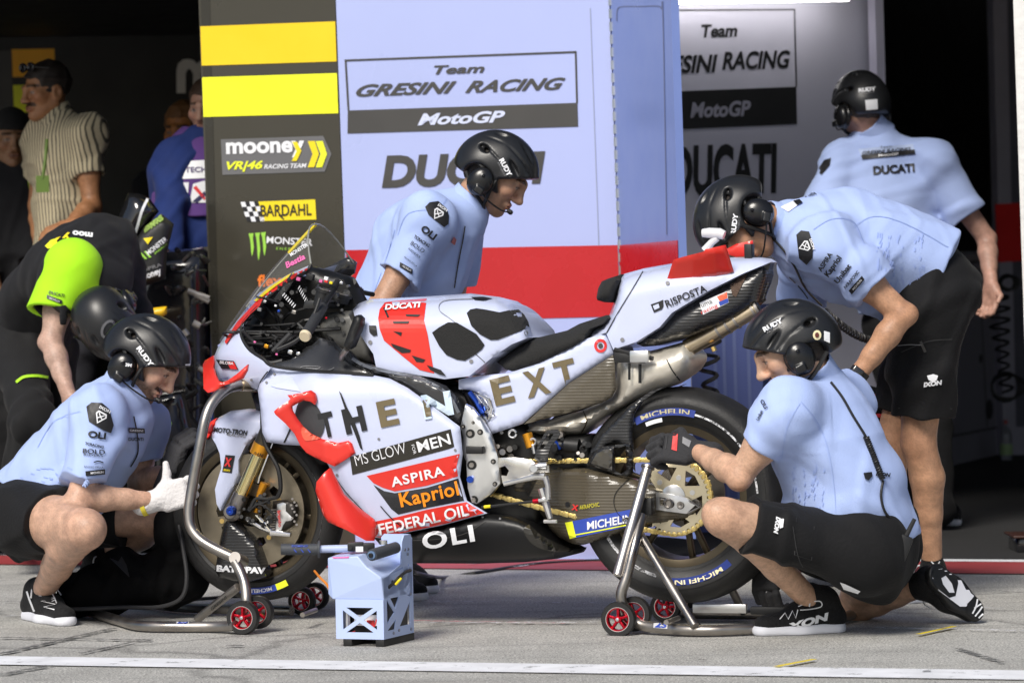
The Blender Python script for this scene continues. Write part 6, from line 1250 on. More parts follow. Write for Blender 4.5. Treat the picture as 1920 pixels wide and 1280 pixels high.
# ------------------------------------------------------------------ bystanders in the dark garage
def stripes(name, c1, c2, sc):
    M = fabric(name, c1); n = M.node_tree; b = n.nodes['Principled BSDF']; tc = n.nodes.new('ShaderNodeTexCoord'); w = n.nodes.new('ShaderNodeTexWave'); w.bands_direction = 'X'; w.inputs['Scale'].default_value = sc; w.inputs['Distortion'].default_value = 1.2; w.inputs['Detail Scale'].default_value = .6
    mp = n.nodes.new('ShaderNodeMapping'); mp.inputs['Rotation'].default_value = (0, .12, .4); n.links.new(tc.outputs['Object'], mp.inputs[0]); n.links.new(mp.outputs[0], w.inputs['Vector']); r = n.nodes.new('ShaderNodeValToRGB'); r.color_ramp.elements[0].position = .66; r.color_ramp.elements[0].color = (*c1, 1); r.color_ramp.elements[1].position = .8; r.color_ramp.elements[1].color = (*c2, 1); n.links.new(w.outputs['Fac'], r.inputs[0]); n.links.new(r.outputs[0], b.inputs['Base Color']); return M
JG = dict(head=(86, 172, 15.6), fwd=(-.78, -.6, -.1), neck=(108, 232, 15.62), chest=(118, 300, 15.62), waist=(120, 390, 15.62), pelvis=(125, 480, 15.62), hem=(124, 460, 15.62), hemd=(0, 0, -1),
          shN=(158, 258, 15.5), shF=(84, 262, 15.75), elN=(172, 385, 15.45), elF=(70, 385, 15.8), wrN=(128, 425, 15.3), wrF=(75, 470, 15.6), hemN=(170, 328, 15.47), hemF=(75, 330, 15.8),
          hipN=(145, 510, 15.6), hipF=(105, 510, 15.75), knN=(145, 700, 15.6), knF=(105, 700, 15.75), anN=(145, 925, 15.6), anF=(105, 920, 15.75), handN=dict(X=(-.8, -.2, -.3), Z=(0, -.7, .7), side=1), handF=dict(X=(0, -.2, -.9), Z=(-.7, -.6, 0), side=-1))
KG, jG, hG = person(JG, 'standing person with moustache in cream striped shirt, in the dark left garage', None, (.34, .16, .075), moust=.95, shirt=stripes('striped_shirt', (.52, .45, .30), (.09, .08, .06), 17.0), shorts=fabric('dark_trousers', (.02, .02, .025)), front=(-.75, -.62, 0), rs=(.13, .155, .15, .155), flat=.75, long_legs=True, helm=False, hair=False, seed=71, res=.006)  # skin and shirt tones darkened to stand for dim garage light
def cap_hair(h, body, mt):
    Hc = SDF(); Hc.ell(h.w(-.018, 0, .045), [.104, .083, .092], h.R, .01); Hc.box(h.w(.16, 0, -.05), [.1, .2, .115], .01, h.R, .02, 's'); Hc.box(h.w(.0, 0, -.14), [.2, .2, .11], .01, h.R, .02, 's'); return sdfobj('hair', Hc, .006, mt, body, disp=wrinkles(.005, 5, 120))
Hh = SDF(); Hh.ell(hG.w(-.018, 0, .045), [.104, .083, .092], hG.R, .01); Hh.box(hG.w(.16, 0, -.05), [.1, .2, .115], .01, hG.R, .02, 's'); Hh.box(hG.w(.0, 0, -.14), [.2, .2, .11], .01, hG.R, .02, 's'); sdfobj('hair', Hh, .005, HAIR, KG['body'], disp=wrinkles(.005, 5, 120))
sg_ = MB()
for y in (1, -1): sg_.tube([hG.w(.082, .034 * y + .024 * math.cos(t * .55), .112 + .017 * math.sin(t * .55)) for t in range(12)], .006, 6, close=True); sg_.box(hG.w(.08, .034 * y, .112), (hG.f, hG.l, hG.u), (.003, .022, .015)); sg_.tube([hG.w(.078, .058 * y, .112), hG.w(.02, .086 * y, .1)], .003, 6)
tag(sg_.build('sunglasses', BLKGLOSS, None), 'dark sunglasses pushed up on the head of the person in the striped shirt', 'sunglasses')
lan = MB().tube([P(88, 262, 15.35), P(85, 300, 15.3), P(80, 335, 15.3)], .008, 6); lan.box(P(80, 345, 15.3), ((1, 0, 0), (0, 1, 0), (0, 0, 1)), (.028, .004, .036)); tag(lan.build('lanyard', mat('lanyard_green', (.10, .17, .02), .6), None), 'green lanyard with a pass on the striped shirt', 'lanyard')
JH = dict(head=(22, 262, 16.2), fwd=(.25, -.95, -.1), neck=(30, 318, 16.22), chest=(25, 390, 16.22), waist=(20, 490, 16.2), pelvis=(20, 570, 16.2), hem=(20, 560, 16.2), hemd=(0, 0, -1), shN=(62, 350, 16.2), shF=(-22, 352, 16.2), elN=(66, 450, 16.2), elF=(-30, 450, 16.2), wrN=(50, 530, 16), wrF=(-10, 530, 16), hemN=(58, 510, 16.05), hemF=(-18, 510, 16.05), hipN=(40, 600, 16.2), hipF=(0, 600, 16.2), knN=(40, 750, 16.2), knF=(0, 750, 16.2), anN=(40, 915, 16.2), anF=(0, 915, 16.2), handN=dict(X=(0, 0, -1), Z=(.8, -.5, 0)), handF=dict(X=(0, 0, -1), Z=(-.8, -.5, 0)))
KH, jH, hH = person(JH, 'person in black knit cap and dark jacket with lime trim at the far left', None, (.26, .14, .075), shirt=fabric('black_jacket', (.014, .014, .016)), shorts=fabric('black_trousers', (0, 0, 0)), front=(.2, -1, 0), rs=(.15, .18, .18, .17), flat=.7, long_legs=True, helm=False, hair=False, seed=81, res=.0065)
Hh = SDF(); Hh.ell(hH.w(-.016, 0, .05), [.11, .09, .1], hH.R, .01); Hh.box(hH.w(.1, 0, -.06), [.12, .2, .105], .01, hH.R, .02, 's'); Hh.box(hH.w(0, 0, -.13), [.2, .2, .1], .01, hH.R, .02, 's'); sdfobj('knit_cap', Hh, .006, fabric('black_knit', (.012, .012, .013), bump=.8), KH['body'])
shape(KH['shirt'], [(42, 305), (58, 312), (60, 345), (66, 385), (58, 372), (50, 330)], mat('lime_trim', (.4, .7, .03), .6), .004, 8, name='trim')
JI = dict(head=(392, 203, 15.2), fwd=(-.3, -.9, -.15), neck=(388, 275, 15.22), chest=(372, 340, 15.22), waist=(368, 430, 15.2), pelvis=(368, 520, 15.2), hem=(368, 505, 15.2), hemd=(0, 0, -1), shN=(335, 310, 15.15), shF=(430, 308, 15.3), elN=(308, 410, 15.1), elF=(450, 410, 15.3), wrN=(315, 500, 14.95), wrF=(440, 490, 15), hemN=(312, 470, 15), hemF=(442, 470, 15), hipN=(345, 550, 15.2), hipF=(395, 550, 15.2), knN=(345, 740, 15.2), knF=(395, 740, 15.2), anN=(345, 935, 15.2), anF=(395, 935, 15.2), handN=dict(X=(0, 0, -1), Z=(-.8, -.5, 0)), handF=dict(X=(0, 0, -1), Z=(.8, -.5, 0)))
KI, jI, hI = person(JI, 'person in blue overalls and purple bib half hidden by the dark striped wall panel', None, (.36, .2, .14), shirt=fabric('royal_blue_cloth', (.012, .028, .13)), shorts=fabric('royal_blue_trousers', (.012, .028, .13)), front=(-.2, -1, 0), rs=(.15, .17, .17, .165), flat=.72, long_legs=True, helm=False, hair=False, seed=91, res=.006)
VB = SDF(); fI = Vector((-.2, -1, 0)).normalized(); VB.cap(jI['neck'] + (jI['chest'] - jI['neck']) * .3, jI['chest'], .16, .195, .06, ax=fI, flat=.82); VB.cap(jI['chest'], jI['waist'], .195, .195, .06, ax=fI, flat=.82); hemcut(VB, jI['waist'] + Vector((0, 0, .05)), (0, 0, -1), .3, rad=.1, L=.3); VB.cap(jI['neck'] - Vector((0, -.02, .01)), jI['neck'] + Vector((0, 0, .2)), .085, .1, .01, 's')
VBo = sdfobj('bib', VB, .007, fabric('purple_bib', (.10, .045, .2)), KI['shirt'])
shape(VBo, [(334, 303), (386, 300), (386, 334), (331, 336)], WHITE, .003, 8, name='patch'); text(VBo, 'TECH', 367, 318, 10, mat('purple_print', (.06, .03, .14), .6), -2, w=40, off=.006, bold=.02); shape(VBo, [(331, 343), (354, 342), (352, 368), (329, 369)], WHITE, .003, 8, name='patch'); shape(VBo, [(357, 372), (362, 345), (386, 338), (386, 380), (360, 380)], WHITE, .003, 8, name='patch'); shape(VBo, [(360, 378), (384, 358), (386, 366), (370, 380)], mat('navy_print', (.02, .02, .08), .6), .005, 8, name='flag'); shape(VBo, [(362, 352), (368, 348), (385, 370), (384, 376)], REDPR, .005, 8, name='flag'); shape(VBo, [(343, 286), (356, 284), (350, 298), (344, 296)], mat('lilac_print', (.5, .45, .65), .6), .004, 8, name='logo')
JJ = dict(JI); sft = lambda t: (t[0] - 48, t[1] + 42, t[2] + 1.0)
JJ = {k: (sft(v) if isinstance(v, tuple) and len(v) == 3 and k not in ('fwd', 'hemd') else v) for k, v in JI.items()}
KJ, jJ, hJ = person(JJ, 'person with light brown hair mostly hidden behind the one in the purple bib', None, (.4, .16, .045), shirt=fabric('black_jacket', (0, 0, 0)), shorts=fabric('black_trousers', (0, 0, 0)), front=(-.2, -1, 0), rs=(.13, .15, .15, .14), flat=.72, long_legs=True, helm=False, hair=False, seed=95, res=.0075)  # orange light on the face put into the skin tone
cap_hair(hI, KI['body'], mat('brown_hair', (.05, .025, .012), .6, bump=.9, bs=200)); cap_hair(hJ, KJ['body'], mat('auburn_hair', (.16, .07, .02), .6, bump=.9, bs=200))
# =================================================================== STANDS, STARTER, BLANKET, CABLES
wof = lambda p: (p - BC).dot(BN)
def caster(parent, c, axis, r=.052, hw=.014, a0=0.):
    ax = Vector(axis).normalized(); c = Vector(c)
    t = MB().lathe(c, ax, [(r * .68, -hw), (r * .95, -hw), (r, -hw * .6), (r, hw * .6), (r * .95, hw), (r * .68, hw), (r * .66, 0), (r * .68, -hw)], 40).build('caster_wheel', RUBBER, parent); fixnormals(t)
    h = MB().lathe(c, ax, [(r * .6, -hw * .8), (r * .68, -hw * .8), (r * .68, hw * .9), (r * .6, hw * .9), (r * .57, 0), (r * .6, -hw * .8)], 36); h.lathe(c, ax, [(0, -hw * .8), (r * .2, -hw * .8), (r * .2, hw * .9), (0, hw * .9)], 18)
    x = ax.cross(Vector((0, 0, 1))).normalized(); z = x.cross(ax)
    for i in range(5):
        a = 2 * math.pi * i / 5 + a0; d = x * math.cos(a) + z * math.sin(a); s_ = ax.cross(d); h.box(c + d * r * .4, (d, s_, ax), (r * .25, r * .075, hw * .6), .0015)
    hb = h.build('hub', REDAN, t); rm = MB().lathe(c, ax, [(r * .665, hw * .92), (r * .70, hw * .92), (r * .70, hw * 1.02), (r * .665, hw * 1.02), (r * .665, hw * .92)], 36); rm.build('rim_edge', ALU, hb); MB().lathe(c, ax, [(0, hw * 1.3), (r * .1, hw * 1.2), (r * .13, hw * .8), (0, hw * .8)], 14).build('bolt', CHROME, hb)
def weldband(mb, p, d, r): d = Vector(d).normalized(); mb.tube([p - d * .004, p + d * .004], r * 1.12, 16)
# ---- rear stand
RS = empty('paddock_stand', G(1380, 1185), 'brushed steel paddock stand with red wheels under the rear wheel', 'stand', 'steel paddock stands')
wr_ = wof(G(1160, 1190)); wl_ = wof(G(1248, 1165))
Rt = .0165
near = [B(1203, 966, .24), B(1190, 1020, wr_ - .06), B(1175, 1080, wr_ - .03), B(1165, 1112, wr_ - .02), B(1168, 1134, wr_ - .02), B(1182, 1155, wr_ - .02), B(1210, 1173, wr_ - .02), G(1306, 1181, .02), G(1409, 1178, .02), G(1500, 1170, .02), G(1575, 1158, .02), G(1602, 1149, .02), G(1600, 1143, .02), G(1570, 1141, .02), G(1440, 1150, .02), G(1310, 1150, .02), G(1262, 1145, .02)]
MB().tube(catmull(near, 8), Rt, 16).build('frame_tube', STEEL, RS)
m_ = MB(); s0, s1 = B(1214, 878, .215), B(1158, 1078, wr_ - .02); m_.tube([s0, s1], .0158, 20); m_.build('sleeve_tube', mat('satin_steel', (.56, .53, .50), .34, metal=1, var=.1), RS)
m_ = MB(); m_.tube([s0 + (s0 - s1).normalized() * .001, s0 + (s0 - s1).normalized() * .008], .021, 20); weldband(m_, s0 + (s1 - s0) * .06, s1 - s0, .0158); m_.build('collar', STEEL, RS)
MB().tube([B(1176 + 9 + 17 * math.cos(t * .5), 974 + 4 * math.sin(t * .5) + (t - 6) * .4, .235 + .02 * math.sin(t * .5)) for t in range(13)], .004, 8).build('ring_clip', CHROME, RS)
m_ = MB(); m_.tube([B(1199, 1000, .26), G(1303, 1173, .035)], .0135, 16); m_.tube([B(1299, 1165, wr_ - .02), B(1306, 1178, wr_ - .02)], .0175, 16); m_.build('brace_tube', STEEL, RS)
m_ = MB(); m_.tube([P(1370, 1100, 10.95), G(1393, 1146, .03)], .013, 14); m_.build('brace_tube', STEEL, RS)
m_ = MB(); m_.box(G(1350, 1140, .05), (BF, BN, BZ), (.085, .01, .014), .002); m_.build('ratchet_bar', ALU, RS); MB().box(G(1450, 1144, .06), (BF, BN, BZ), (.07, .012, .012), .004).build('foot_lever', BLKMAT, RS)
MB().box(B(1213, 948, .205), (BF, BN, BZ), (.02, .02, .027), .004).build('hook_block', BLKMAT, RS)
c1 = B(1160, 1160, wr_ + .012); caster(RS, c1, BN, .053, a0=.3); caster(RS, B(1189, 1150, wr_ - .06), BN, .053)
c2 = P(1249, 1137, 11.05 + .12); caster(RS, G(1249, 1166) + Vector((0, 0, .049)), BN, .049, a0=.6); caster(RS, G(1272, 1158) + Vector((0, 0, .049)), BN, .049)
MB().tube([B(1160, 1160, wr_), B(1189, 1150, wr_ - .07)], .008, 10).build('wheel_axle', STEEL, RS); MB().tube([G(1249, 1166, .049), G(1272, 1158, .049)], .008, 10).build('wheel_axle', STEEL, RS)
ft_ = bpy.data.objects['frame_tube']; shape(ft_, [(1226, 1163), (1252, 1165), (1251, 1178), (1225, 1176)], mat('tag_white', (.6, .6, .62), .5), .0015, 4, name='sticker'); text(ft_, '23', 1239, 1170, 11, BLUEP, 3, shear=.15, bold=.04, w=23, off=.003)
# ---- front stand
FSd = empty('paddock_stand', G(380, 1180), 'brushed steel paddock stand with red wheels lifting the front of the motorcycle', 'stand', 'steel paddock stands')
wf_ = wof(G(455, 1188))
leg = [B(478, 722, .1), B(452, 722, .14), B(425, 729, .2), B(400, 752, .25), B(385, 785, .28), B(372, 850, .30), B(360, 915, .31), B(354, 960, .32), B(358, 988, .325), B(374, 1010, .33), B(402, 1028, .335), B(445, 1048, .34)]
lg = MB().tube(catmull(leg, 7), .0172, 18).build('leg_tube', STEEL, FSd)
legf = [B(478, 722, .1), B(500, 735, -.1), B(513, 762, -.24), B(514, 800, -.28), B(505, 880, -.3), B(500, 960, -.31)]
MB().tube(catmull(legf, 7), .0172, 16).build('leg_tube', STEEL, FSd)
m_ = MB(); m_.tube([B(452, 722, .142), B(470, 722, .11)], .0195, 16); m_.build('pin_sleeve', TITAN, FSd)
MB().tube([B(440, 1045, .38), B(456, 1052, .30)], .019, 18).build('pivot_bush', STEEL, FSd)
m_ = MB(); m_.tube(catmull([B(440, 1052, .37), B(450, 1070, .375), B(459, 1095, wf_ - .05), B(462, 1125, wf_ - .03), B(460, 1155, wf_ - .03)], 6), .0165, 16); m_.build('leg_foot', STEEL, FSd)
m_ = MB(); m_.tube([B(446, 1100, wf_ - .05), G(370, 1160, .03)], .0135, 16); br_ = m_.build('brace_tube', STEEL, FSd); text(br_, 'GRESINI', 410, 1130, 6, DKGREY, -40, shear=.2, bold=.02, w=38, off=.002)
base = [G(442, 1172, .028), G(400, 1174, .02), G(273, 1173, .02), G(225, 1163, .02), G(178, 1149, .02), G(140, 1139, .02), G(120, 1131, .02), G(125, 1123, .02), G(160, 1120, .02), G(250, 1128, .02), G(353, 1139, .02), G(547, 1144, .025)]
bt = MB().tube(catmull(base, 8), .0165, 16).build('frame_tube', STEEL, FSd); shape(bt, [(331, 1157), (355, 1157), (354, 1168), (331, 1168)], mat('tag_white', (0, 0, 0)), .0015, 4, name='sticker'); text(bt, '23', 343, 1163, 9, BLUEP, 0, shear=.15, bold=.04, w=22, off=.003)
caster(FSd, B(456, 1157, wf_ + .012), BN, .052, a0=.3); caster(FSd, B(483, 1147, wf_ - .06), BN, .052); caster(FSd, G(567, 1152) + Vector((0, 0, .046)), BN, .046, a0=.5); caster(FSd, G(592, 1143) + Vector((0, 0, .046)), BN, .046)
MB().tube([B(456, 1157, wf_), B(483, 1147, wf_ - .07)], .008, 10).build('wheel_axle', STEEL, FSd); MB().tube([G(567, 1152, .046), G(592, 1143, .046)], .008, 10).build('wheel_axle', STEEL, FSd)
# ---- tyre blanket
TWM = fabric('black_quilted_nylon', (.005, .005, .0055), bump=.6, bs=60, sheen=.25)
S = SDF(); dW = 11.62
S.chain([P(142, 1118, dW), P(200, 1108, dW), P(262, 1092, dW), P(318, 1090, dW - .03), P(346, 1080, dW - .05)], [.058, .062, .060, .060, .056], .03, ax=(0, 1, 0), flat=1.4)
S.chain([P(346, 1085, dW - .05), P(345, 1040, dW - .08), P(325, 1000, 11.58), P(314, 975, 11.58)], [.06, .045, .05, .036], .04, ax=(0, 1, 0), flat=1.6); S.chain([P(330, 1000, 11.6), P(338, 930, 11.6), P(345, 870, 11.65), P(352, 830, 11.7)], [.03, .028, .034, .02], .03, ax=(0, 1, 0), flat=2)
for x, y, r in ((235, 1052, .03), (212, 1052, .025), (315, 1050, .025), (290, 1058, .02), (165, 1080, .03)): S.ell(P(x, y, dW - .03), [r, .05, r * .9], None, .05)
for x in (235, 285, 322): S.cap(P(x, 1040, dW - .12), P(x - 6, 1130, dW - .12), .014, .010, .04, 's')
S.cap(P(128, 1085, dW), P(122, 1140, dW), .018, .018, .03)
S.box(G(250, 1150) - Vector((0, 0, .1)), [.6, .6, .1], .001, None, .01, 's')
_tn = TWM.node_tree.nodes['Principled BSDF']; _tn.inputs['Specular IOR Level'].default_value = .08; _tn.inputs['Sheen Weight'].default_value = 0
TWo = tag(sdfobj('tyre_blanket', S, .006, TWM, None, disp=lambda q, a=wrinkles(.011, 17, 26), b=wrinkles(.004, 18, 60): a(q) + b(q)), 'crumpled black quilted tyre blanket on the ground left of the front wheel', 'blanket')
m_ = MB(); m_.tube(catmull([P(130, 1142, 11.5), P(180, 1140, 11.47), P(240, 1138, 11.45), P(300, 1137, 11.42), P(340, 1120, 11.4), P(350, 1080, 11.4), P(342, 1020, 11.42), P(336, 985, 11.45)], 6), .007, 8); m_.build('piping', mat('black_piping', (.02, .02, .022), .6), TWo)
MB().add([P(205, 1045, 11.5), P(215, 1055, 11.48), P(243, 1082, 11.47), P(238, 1060, 11.5), P(228, 1042, 11.5), P(222, 1052, 11.49)], [(0, 1, 5), (5, 1, 2, 3, 4)]).build('hook_strap', BLKMAT, TWo)
# ---- starter box
SB0 = G(722, 1212); yw = math.radians(22); ex = Vector((-math.cos(yw), math.sin(yw), 0)); ey = Vector((math.sin(yw), math.cos(yw), 0))
SBX = empty('starter_unit', SB0, 'pale blue starter box with cross braced windows and a grip bar on top', 'starter box')
BOXM = mat('powder_blue_sheet', (.47, .57, .84), .42, var=.03); bp = lambda x, y, z: SB0 + ex * x + ey * y + BZ * z
W_, D_, z0, z1 = .155, .215, .022, .14
def tri(a, b, c): return [a, b, c]
fx0, fx1, fz0, fz1 = .022, .132, .042, .115; cx_, cz_ = (fx0 + fx1) / 2, (fz0 + fz1) / 2; g_ = .008
hf = [[(fx0 + g_ * 1.4, fz1), (fx1 - g_ * 1.4, fz1), (cx_, cz_ + g_)], [(fx0 + g_ * 1.4, fz0), (cx_, cz_ - g_), (fx1 - g_ * 1.4, fz0)], [(fx0, fz0 + g_), (fx0, fz1 - g_), (cx_ - g_ * 1.5, cz_)], [(fx1, fz0 + g_), (cx_ + g_ * 1.5, cz_), (fx1, fz1 - g_)]]
plate2d('front_plate', [(0, z0), (W_, z0), (W_, z1), (0, z1)], hf, SB0 - ey * .002, ex, BZ, .004, BOXM, SBX, .05)
hr = [[(.02, .045), (.075, .045), (.085, .075)][::1], [(.11, .05), (.19, .05), (.19, .12)], [(.02, .065), (.02, .14), (.075, .095)], [(.035, .15), (.12, .15), (.08, .105)], [(.04, .175), (.09, .175), (.15, .21), (.14, .225), (.05, .21)], [(.165, .19), (.19, .21), (.185, .235)], [(.14, .155), (.19, .13), (.19, .175)]]
side = plate2d('side_plate', [(0, z0), (D_, z0), (D_, .30), (D_ - .012, .318), (D_ - .06, .318), (D_ - .075, .30), (D_ - .085, .235), (.02, .205), (0, .2)], hr, SB0, ey, BZ, .004, BOXM, SBX, .06)
plate2d('back_plate', [(0, .19), (.1, .19), (.1, .308), (.09, .318), (.012, .318), (0, .306)], [], SB0 + ey * D_, ex, BZ, .004, BOXM, SBX, .05)
m_ = MB()
for a, b in ((.155, .275), (.18, .275), (.10, .04), (.19, .035), (.06, .035), (.175, .26), (.19, .14)): m_.cyl(bp(-.0005, a, b), bp(-.0035, a, b), .0045, 10); m_.build('rivet', mat('dull_rivet', (.3, .32, .4), .4, metal=.8), side); m_ = MB()
ub = MB(); prof = [(0, .138), (W_ + .012, .138), (W_ + .018, .155), (W_ + .018, .262), (.075, .268), (.045, .235), (.0, .205)]; n = len(prof)
vf = [bp(x, -.018 if z > .15 else -.002, z) for x, z in prof] + [bp(x, D_ - .004, z + (.02 if z > .25 else .02 if z > .2 else 0)) for x, z in prof]
ub.add(vf, [list(range(n)), [n + i for i in range(n)][::-1]] + [[i, n + i, n + (i + 1) % n, (i + 1) % n] for i in range(n)]); uo = ub.build('upper_cover', BOXM, SBX, False); fixnormals(uo)
bv = uo.modifiers.new('bevel', 'BEVEL'); bv.width = .004; bv.segments = 2
MB().box(bp(W_ / 2, D_ / 2, .08), (ex, ey, BZ), (W_ / 2 - .004, .07, .055)).build('battery', BLKDEEP, SBX)
m_ = MB().box(bp(W_ - .003, D_ / 2, .08), (ex, ey, BZ), (.002, D_ / 2 - .004, .057)).build('side_plate', BOXM, SBX)
MB().tube([bp(.03, .16, .04), bp(.03, .16, .14)], .026, 20).build('green_cell', mat('cell_green', (.02, .25, .08), .35), SBX)
MB().box(bp(.07, .028, .075), (ex, ey, BZ), (.04, .002, .016)).build('battery_label', WHITE, SBX); MB().box(bp(.055, .022, .066), (ex, ey, BZ), (.012, .003, .010), .002).build('battery_clip', REDPR, SBX); MB().tube([bp(.13, .02, .05), bp(.13, .02, .11)], .010, 12).build('solenoid', ALU, SBX)
m_ = MB(); m_.tube(catmull([bp(.05, .01, .045), bp(.035, .005, .06), bp(.03, .01, .08)], 5), .002, 6); m_.tube(catmull([bp(.1, .01, .045), bp(.11, .006, .04), bp(.12, .012, .04)], 5), .002, 6); m_.build('red_wire', REDPR, SBX)
for x0_ in (.03, W_ - .02): MB().box(bp(x0_ - .015, D_ / 2, .011), (ex, ey, BZ), (.014, D_ / 2 + .004, .011), .002).build('rubber_foot', BLKMAT, SBX)
sd = 10.55
b0v, b1v = P(528, 1029, sd + .02), P(716, 1027, sd + .02)
bar = MB().tube([P(598, 1029, sd + .02), P(665, 1027, sd + .02)], .0115, 16).build('grip_bar', mat('pale_bar', (.45, .52, .72), .4), SBX)
gl = MB(); pts = [P(527 + i * 3.8, 1029.2, sd + .02) for i in range(19)]; gl.tube(pts, [.0165 if i % 2 else .0175 for i in range(19)], 16); gl.tube([P(596, 1029, sd + .02), P(600, 1029, sd + .02)], .026, 18); gg = gl.build('hand_grip', mat('slate_grip', (.05, .055, .065), .6, bump=.3), bar)
text(gg, 'DOMINO', 562, 1023, 4, BLUEP, 0, bold=.03, w=30, off=.003)
for i in range(3): stroke(gg, [(551 + i * 13, 1029), (556 + i * 13, 1035)], 2, BLUEP, .003, name='grip_mark', smooth=False)
m_ = MB(); m_.box(P(667, 1024, sd), ((1, 0, 0), (0, 1, 0), (0, 0, 1)), (.024, .018, .013), .004); m_.box(P(690, 1025, sd), ((1, 0, 0), (0, 1, 0), (0, 0, 1)), (.02, .016, .012), .004); m_.cyl(P(656, 1026, sd - .01), P(656, 1026, sd - .03), .007, 12); m_.cyl(P(686, 1029, sd - .01), P(686, 1029, sd - .03), .007, 12); m_.build('clamp', BLKMAT, bar)
MB().box(P(674, 1029, sd - .02), ((1, 0, 0), (0, 1, 0), (0, 0, 1)), (.011, .002, .008)).build('clamp_label', WHITE, bar); MB().lathe(P(719, 1020, sd), BZ, [(0, 0), (.012, 0), (.012, .012), (0, .012)], 18).build('cap_screw', ALU, bar)
g2 = MB().tube([P(697, 1040, sd - .09), P(742, 1026, sd + .03)], .0175, 18).build('hand_grip', mat('slate_grip', (0, 0, 0)), bar); MB().tube([P(696, 1040.4, sd - .095), P(699, 1039.5, sd - .085)], .0125, 16).build('bar_end', mat('bar_end_blue', (.12, .2, .35), .5), g2); MB().tube([P(694, 1041, sd - .1), P(698, 1040, sd - .09)], .007, 12).build('bar_bore', BLKDEEP, g2)
m_ = MB(); m_.tube(catmull([P(722, 1106, 10.52), P(735, 1095, 10.5), P(748, 1082, 10.5), P(760, 1072, 10.55), P(772, 1068, 10.7)], 6), .005, 8); m_.tube(catmull([P(735, 1085, 10.55), P(737, 1095, 10.5), P(745, 1092, 10.5), P(755, 1078, 10.5)], 6), .003, 8); m_.build('cable', BLKMAT, SBX); MB().tube(catmull([P(742, 1095, 10.49), P(748, 1088, 10.485), P(752, 1084, 10.49)], 4), .004, 8).build('yellow_tape', YEL, SBX)
shape(uo, [(622, 1044), (655, 1042.5), (653, 1045.5), (625, 1046)], PINK, .002, 6, name='pink_tape')
tag(MB().tube(catmull([P(775, 1072, 10.8), G(830, 1082, .006), G(900, 1072, .006), G(1000, 1057, .006), G(1120, 1050, .006), G(1180, 1046, .02)], 8), .0065, 8).build('power_cable', BLKMAT, None), 'black cable running over the red line from the pale blue starter box', 'cable')
tag(MB().tube(catmull([P(590, 1070, 11.3), P(600, 1082, 11.1), P(612, 1094, 11.0), P(619, 1106, 10.9)], 6), .004, 8).build('orange_cable', mat('orange_cable', (.8, .25, .03), .5), None), 'short orange cable between the front tyre and the starter box', 'cable')
tag(MB().tube(catmull([G(340, 1124, .008), G(390, 1121, .008), G(450, 1117, .008), G(560, 1115, .008)], 6), .006, 8).build('power_cable', BLKMAT, None), 'black cable lying on the concrete behind the front stand', 'cable')
# ---- wheel in its cover behind the kneeling mechanic, tray on the floor
CO = P(1588, 905, 12.35); cn = Vector((.25, -.95, .1)).normalized()
cov = MB().lathe(CO, cn, [(0, -.1), (.24, -.1), (.31, -.08), (.348, -.03), (.348, .03), (.31, .08), (.24, .1), (.14, .1), (0, .095)], 56).build('covered_wheel', TWM, None); tag(cov, 'spare wheel wrapped in a black cover with red piping, behind the kneeling person', 'wheel'); fixnormals(cov)
m_ = MB()
for r, o in ((.24, .1015), (.31, .0805)): m_.tube([CO + cn * o + (cn.orthogonal().normalized() * math.cos(t * .13) + cn.cross(cn.orthogonal().normalized()) * math.sin(t * .13)) * r for t in range(49)], .0035, 6, close=True)
m_.build('red_piping', REDPR, cov)
stroke(cov, [(1598, 741), (1635, 746), (1660, 760), (1677, 786)], 3.2, REDPR, .004, name='red_piping'); stroke(cov, [(1618, 780), (1648, 777), (1677, 786)], 3.2, REDPR, .004, name='red_piping')
tr_ = empty('drip_tray', G(1935, 1030), 'small dark tray standing on the carpet at the far right edge', 'tray'); t0_ = G(1935, 1036)
m_ = MB(); m_.box(t0_ + Vector((.06, .1, .03)), ((1, 0, 0), (0, 1, 0), (0, 0, 1)), (.12, .12, .03), .01); m_.build('tray_body', BLKGLOSS, tr_); MB().box(t0_ + Vector((.06, .1, .064)), ((1, 0, 0), (0, 1, 0), (0, 0, 1)), (.135, .135, .004), .002).build('tray_rim', mat('brown_rim', (.05, .02, .014), .4), tr_)
# ---- dark motorcycle in the left garage
VBK = empty('racing_motorcycle', P(270, 1000, 14.2), 'dark racing motorcycle with yellow accents parked in the left garage', 'motorcycle')
def dpanel(name, outline, d, mt, parent, bulge=.05, r=20, back=.05, step=8, slope=(0, 0)):
    V, T, D = fill2d(list(outline), step); c = curl(D, r); cx, cy = V.mean(0)
    dd = d - bulge * c + slope[0] * (V[:, 0] - cx) + slope[1] * (V[:, 1] - cy)
    f3 = [P(x, y, q) for (x, y), q in zip(V, dd)]; b3 = [P(x, y, q + back + bulge * 2 * cc) for (x, y), q, cc in zip(V, dd, c)]; n = len(f3); bd = boundary(T)
    o = meshobj(name, f3 + b3, [f[::-1] for f in T] + [tuple(i + n for i in f) for f in T] + [(a, b, b + n, a + n) for a, b in bd], mt, parent, True, autosm=60); return fixnormals(o)
vf = dpanel('fairing', cv('L7', [(955, 310), (1075, 215), (1160, 285), (1112, 480), (1105, 650), (950, 705), (890, 640), (800, 560), (760, 470), (880, 430)]), 14.0, BLKMAT, VBK, .04)
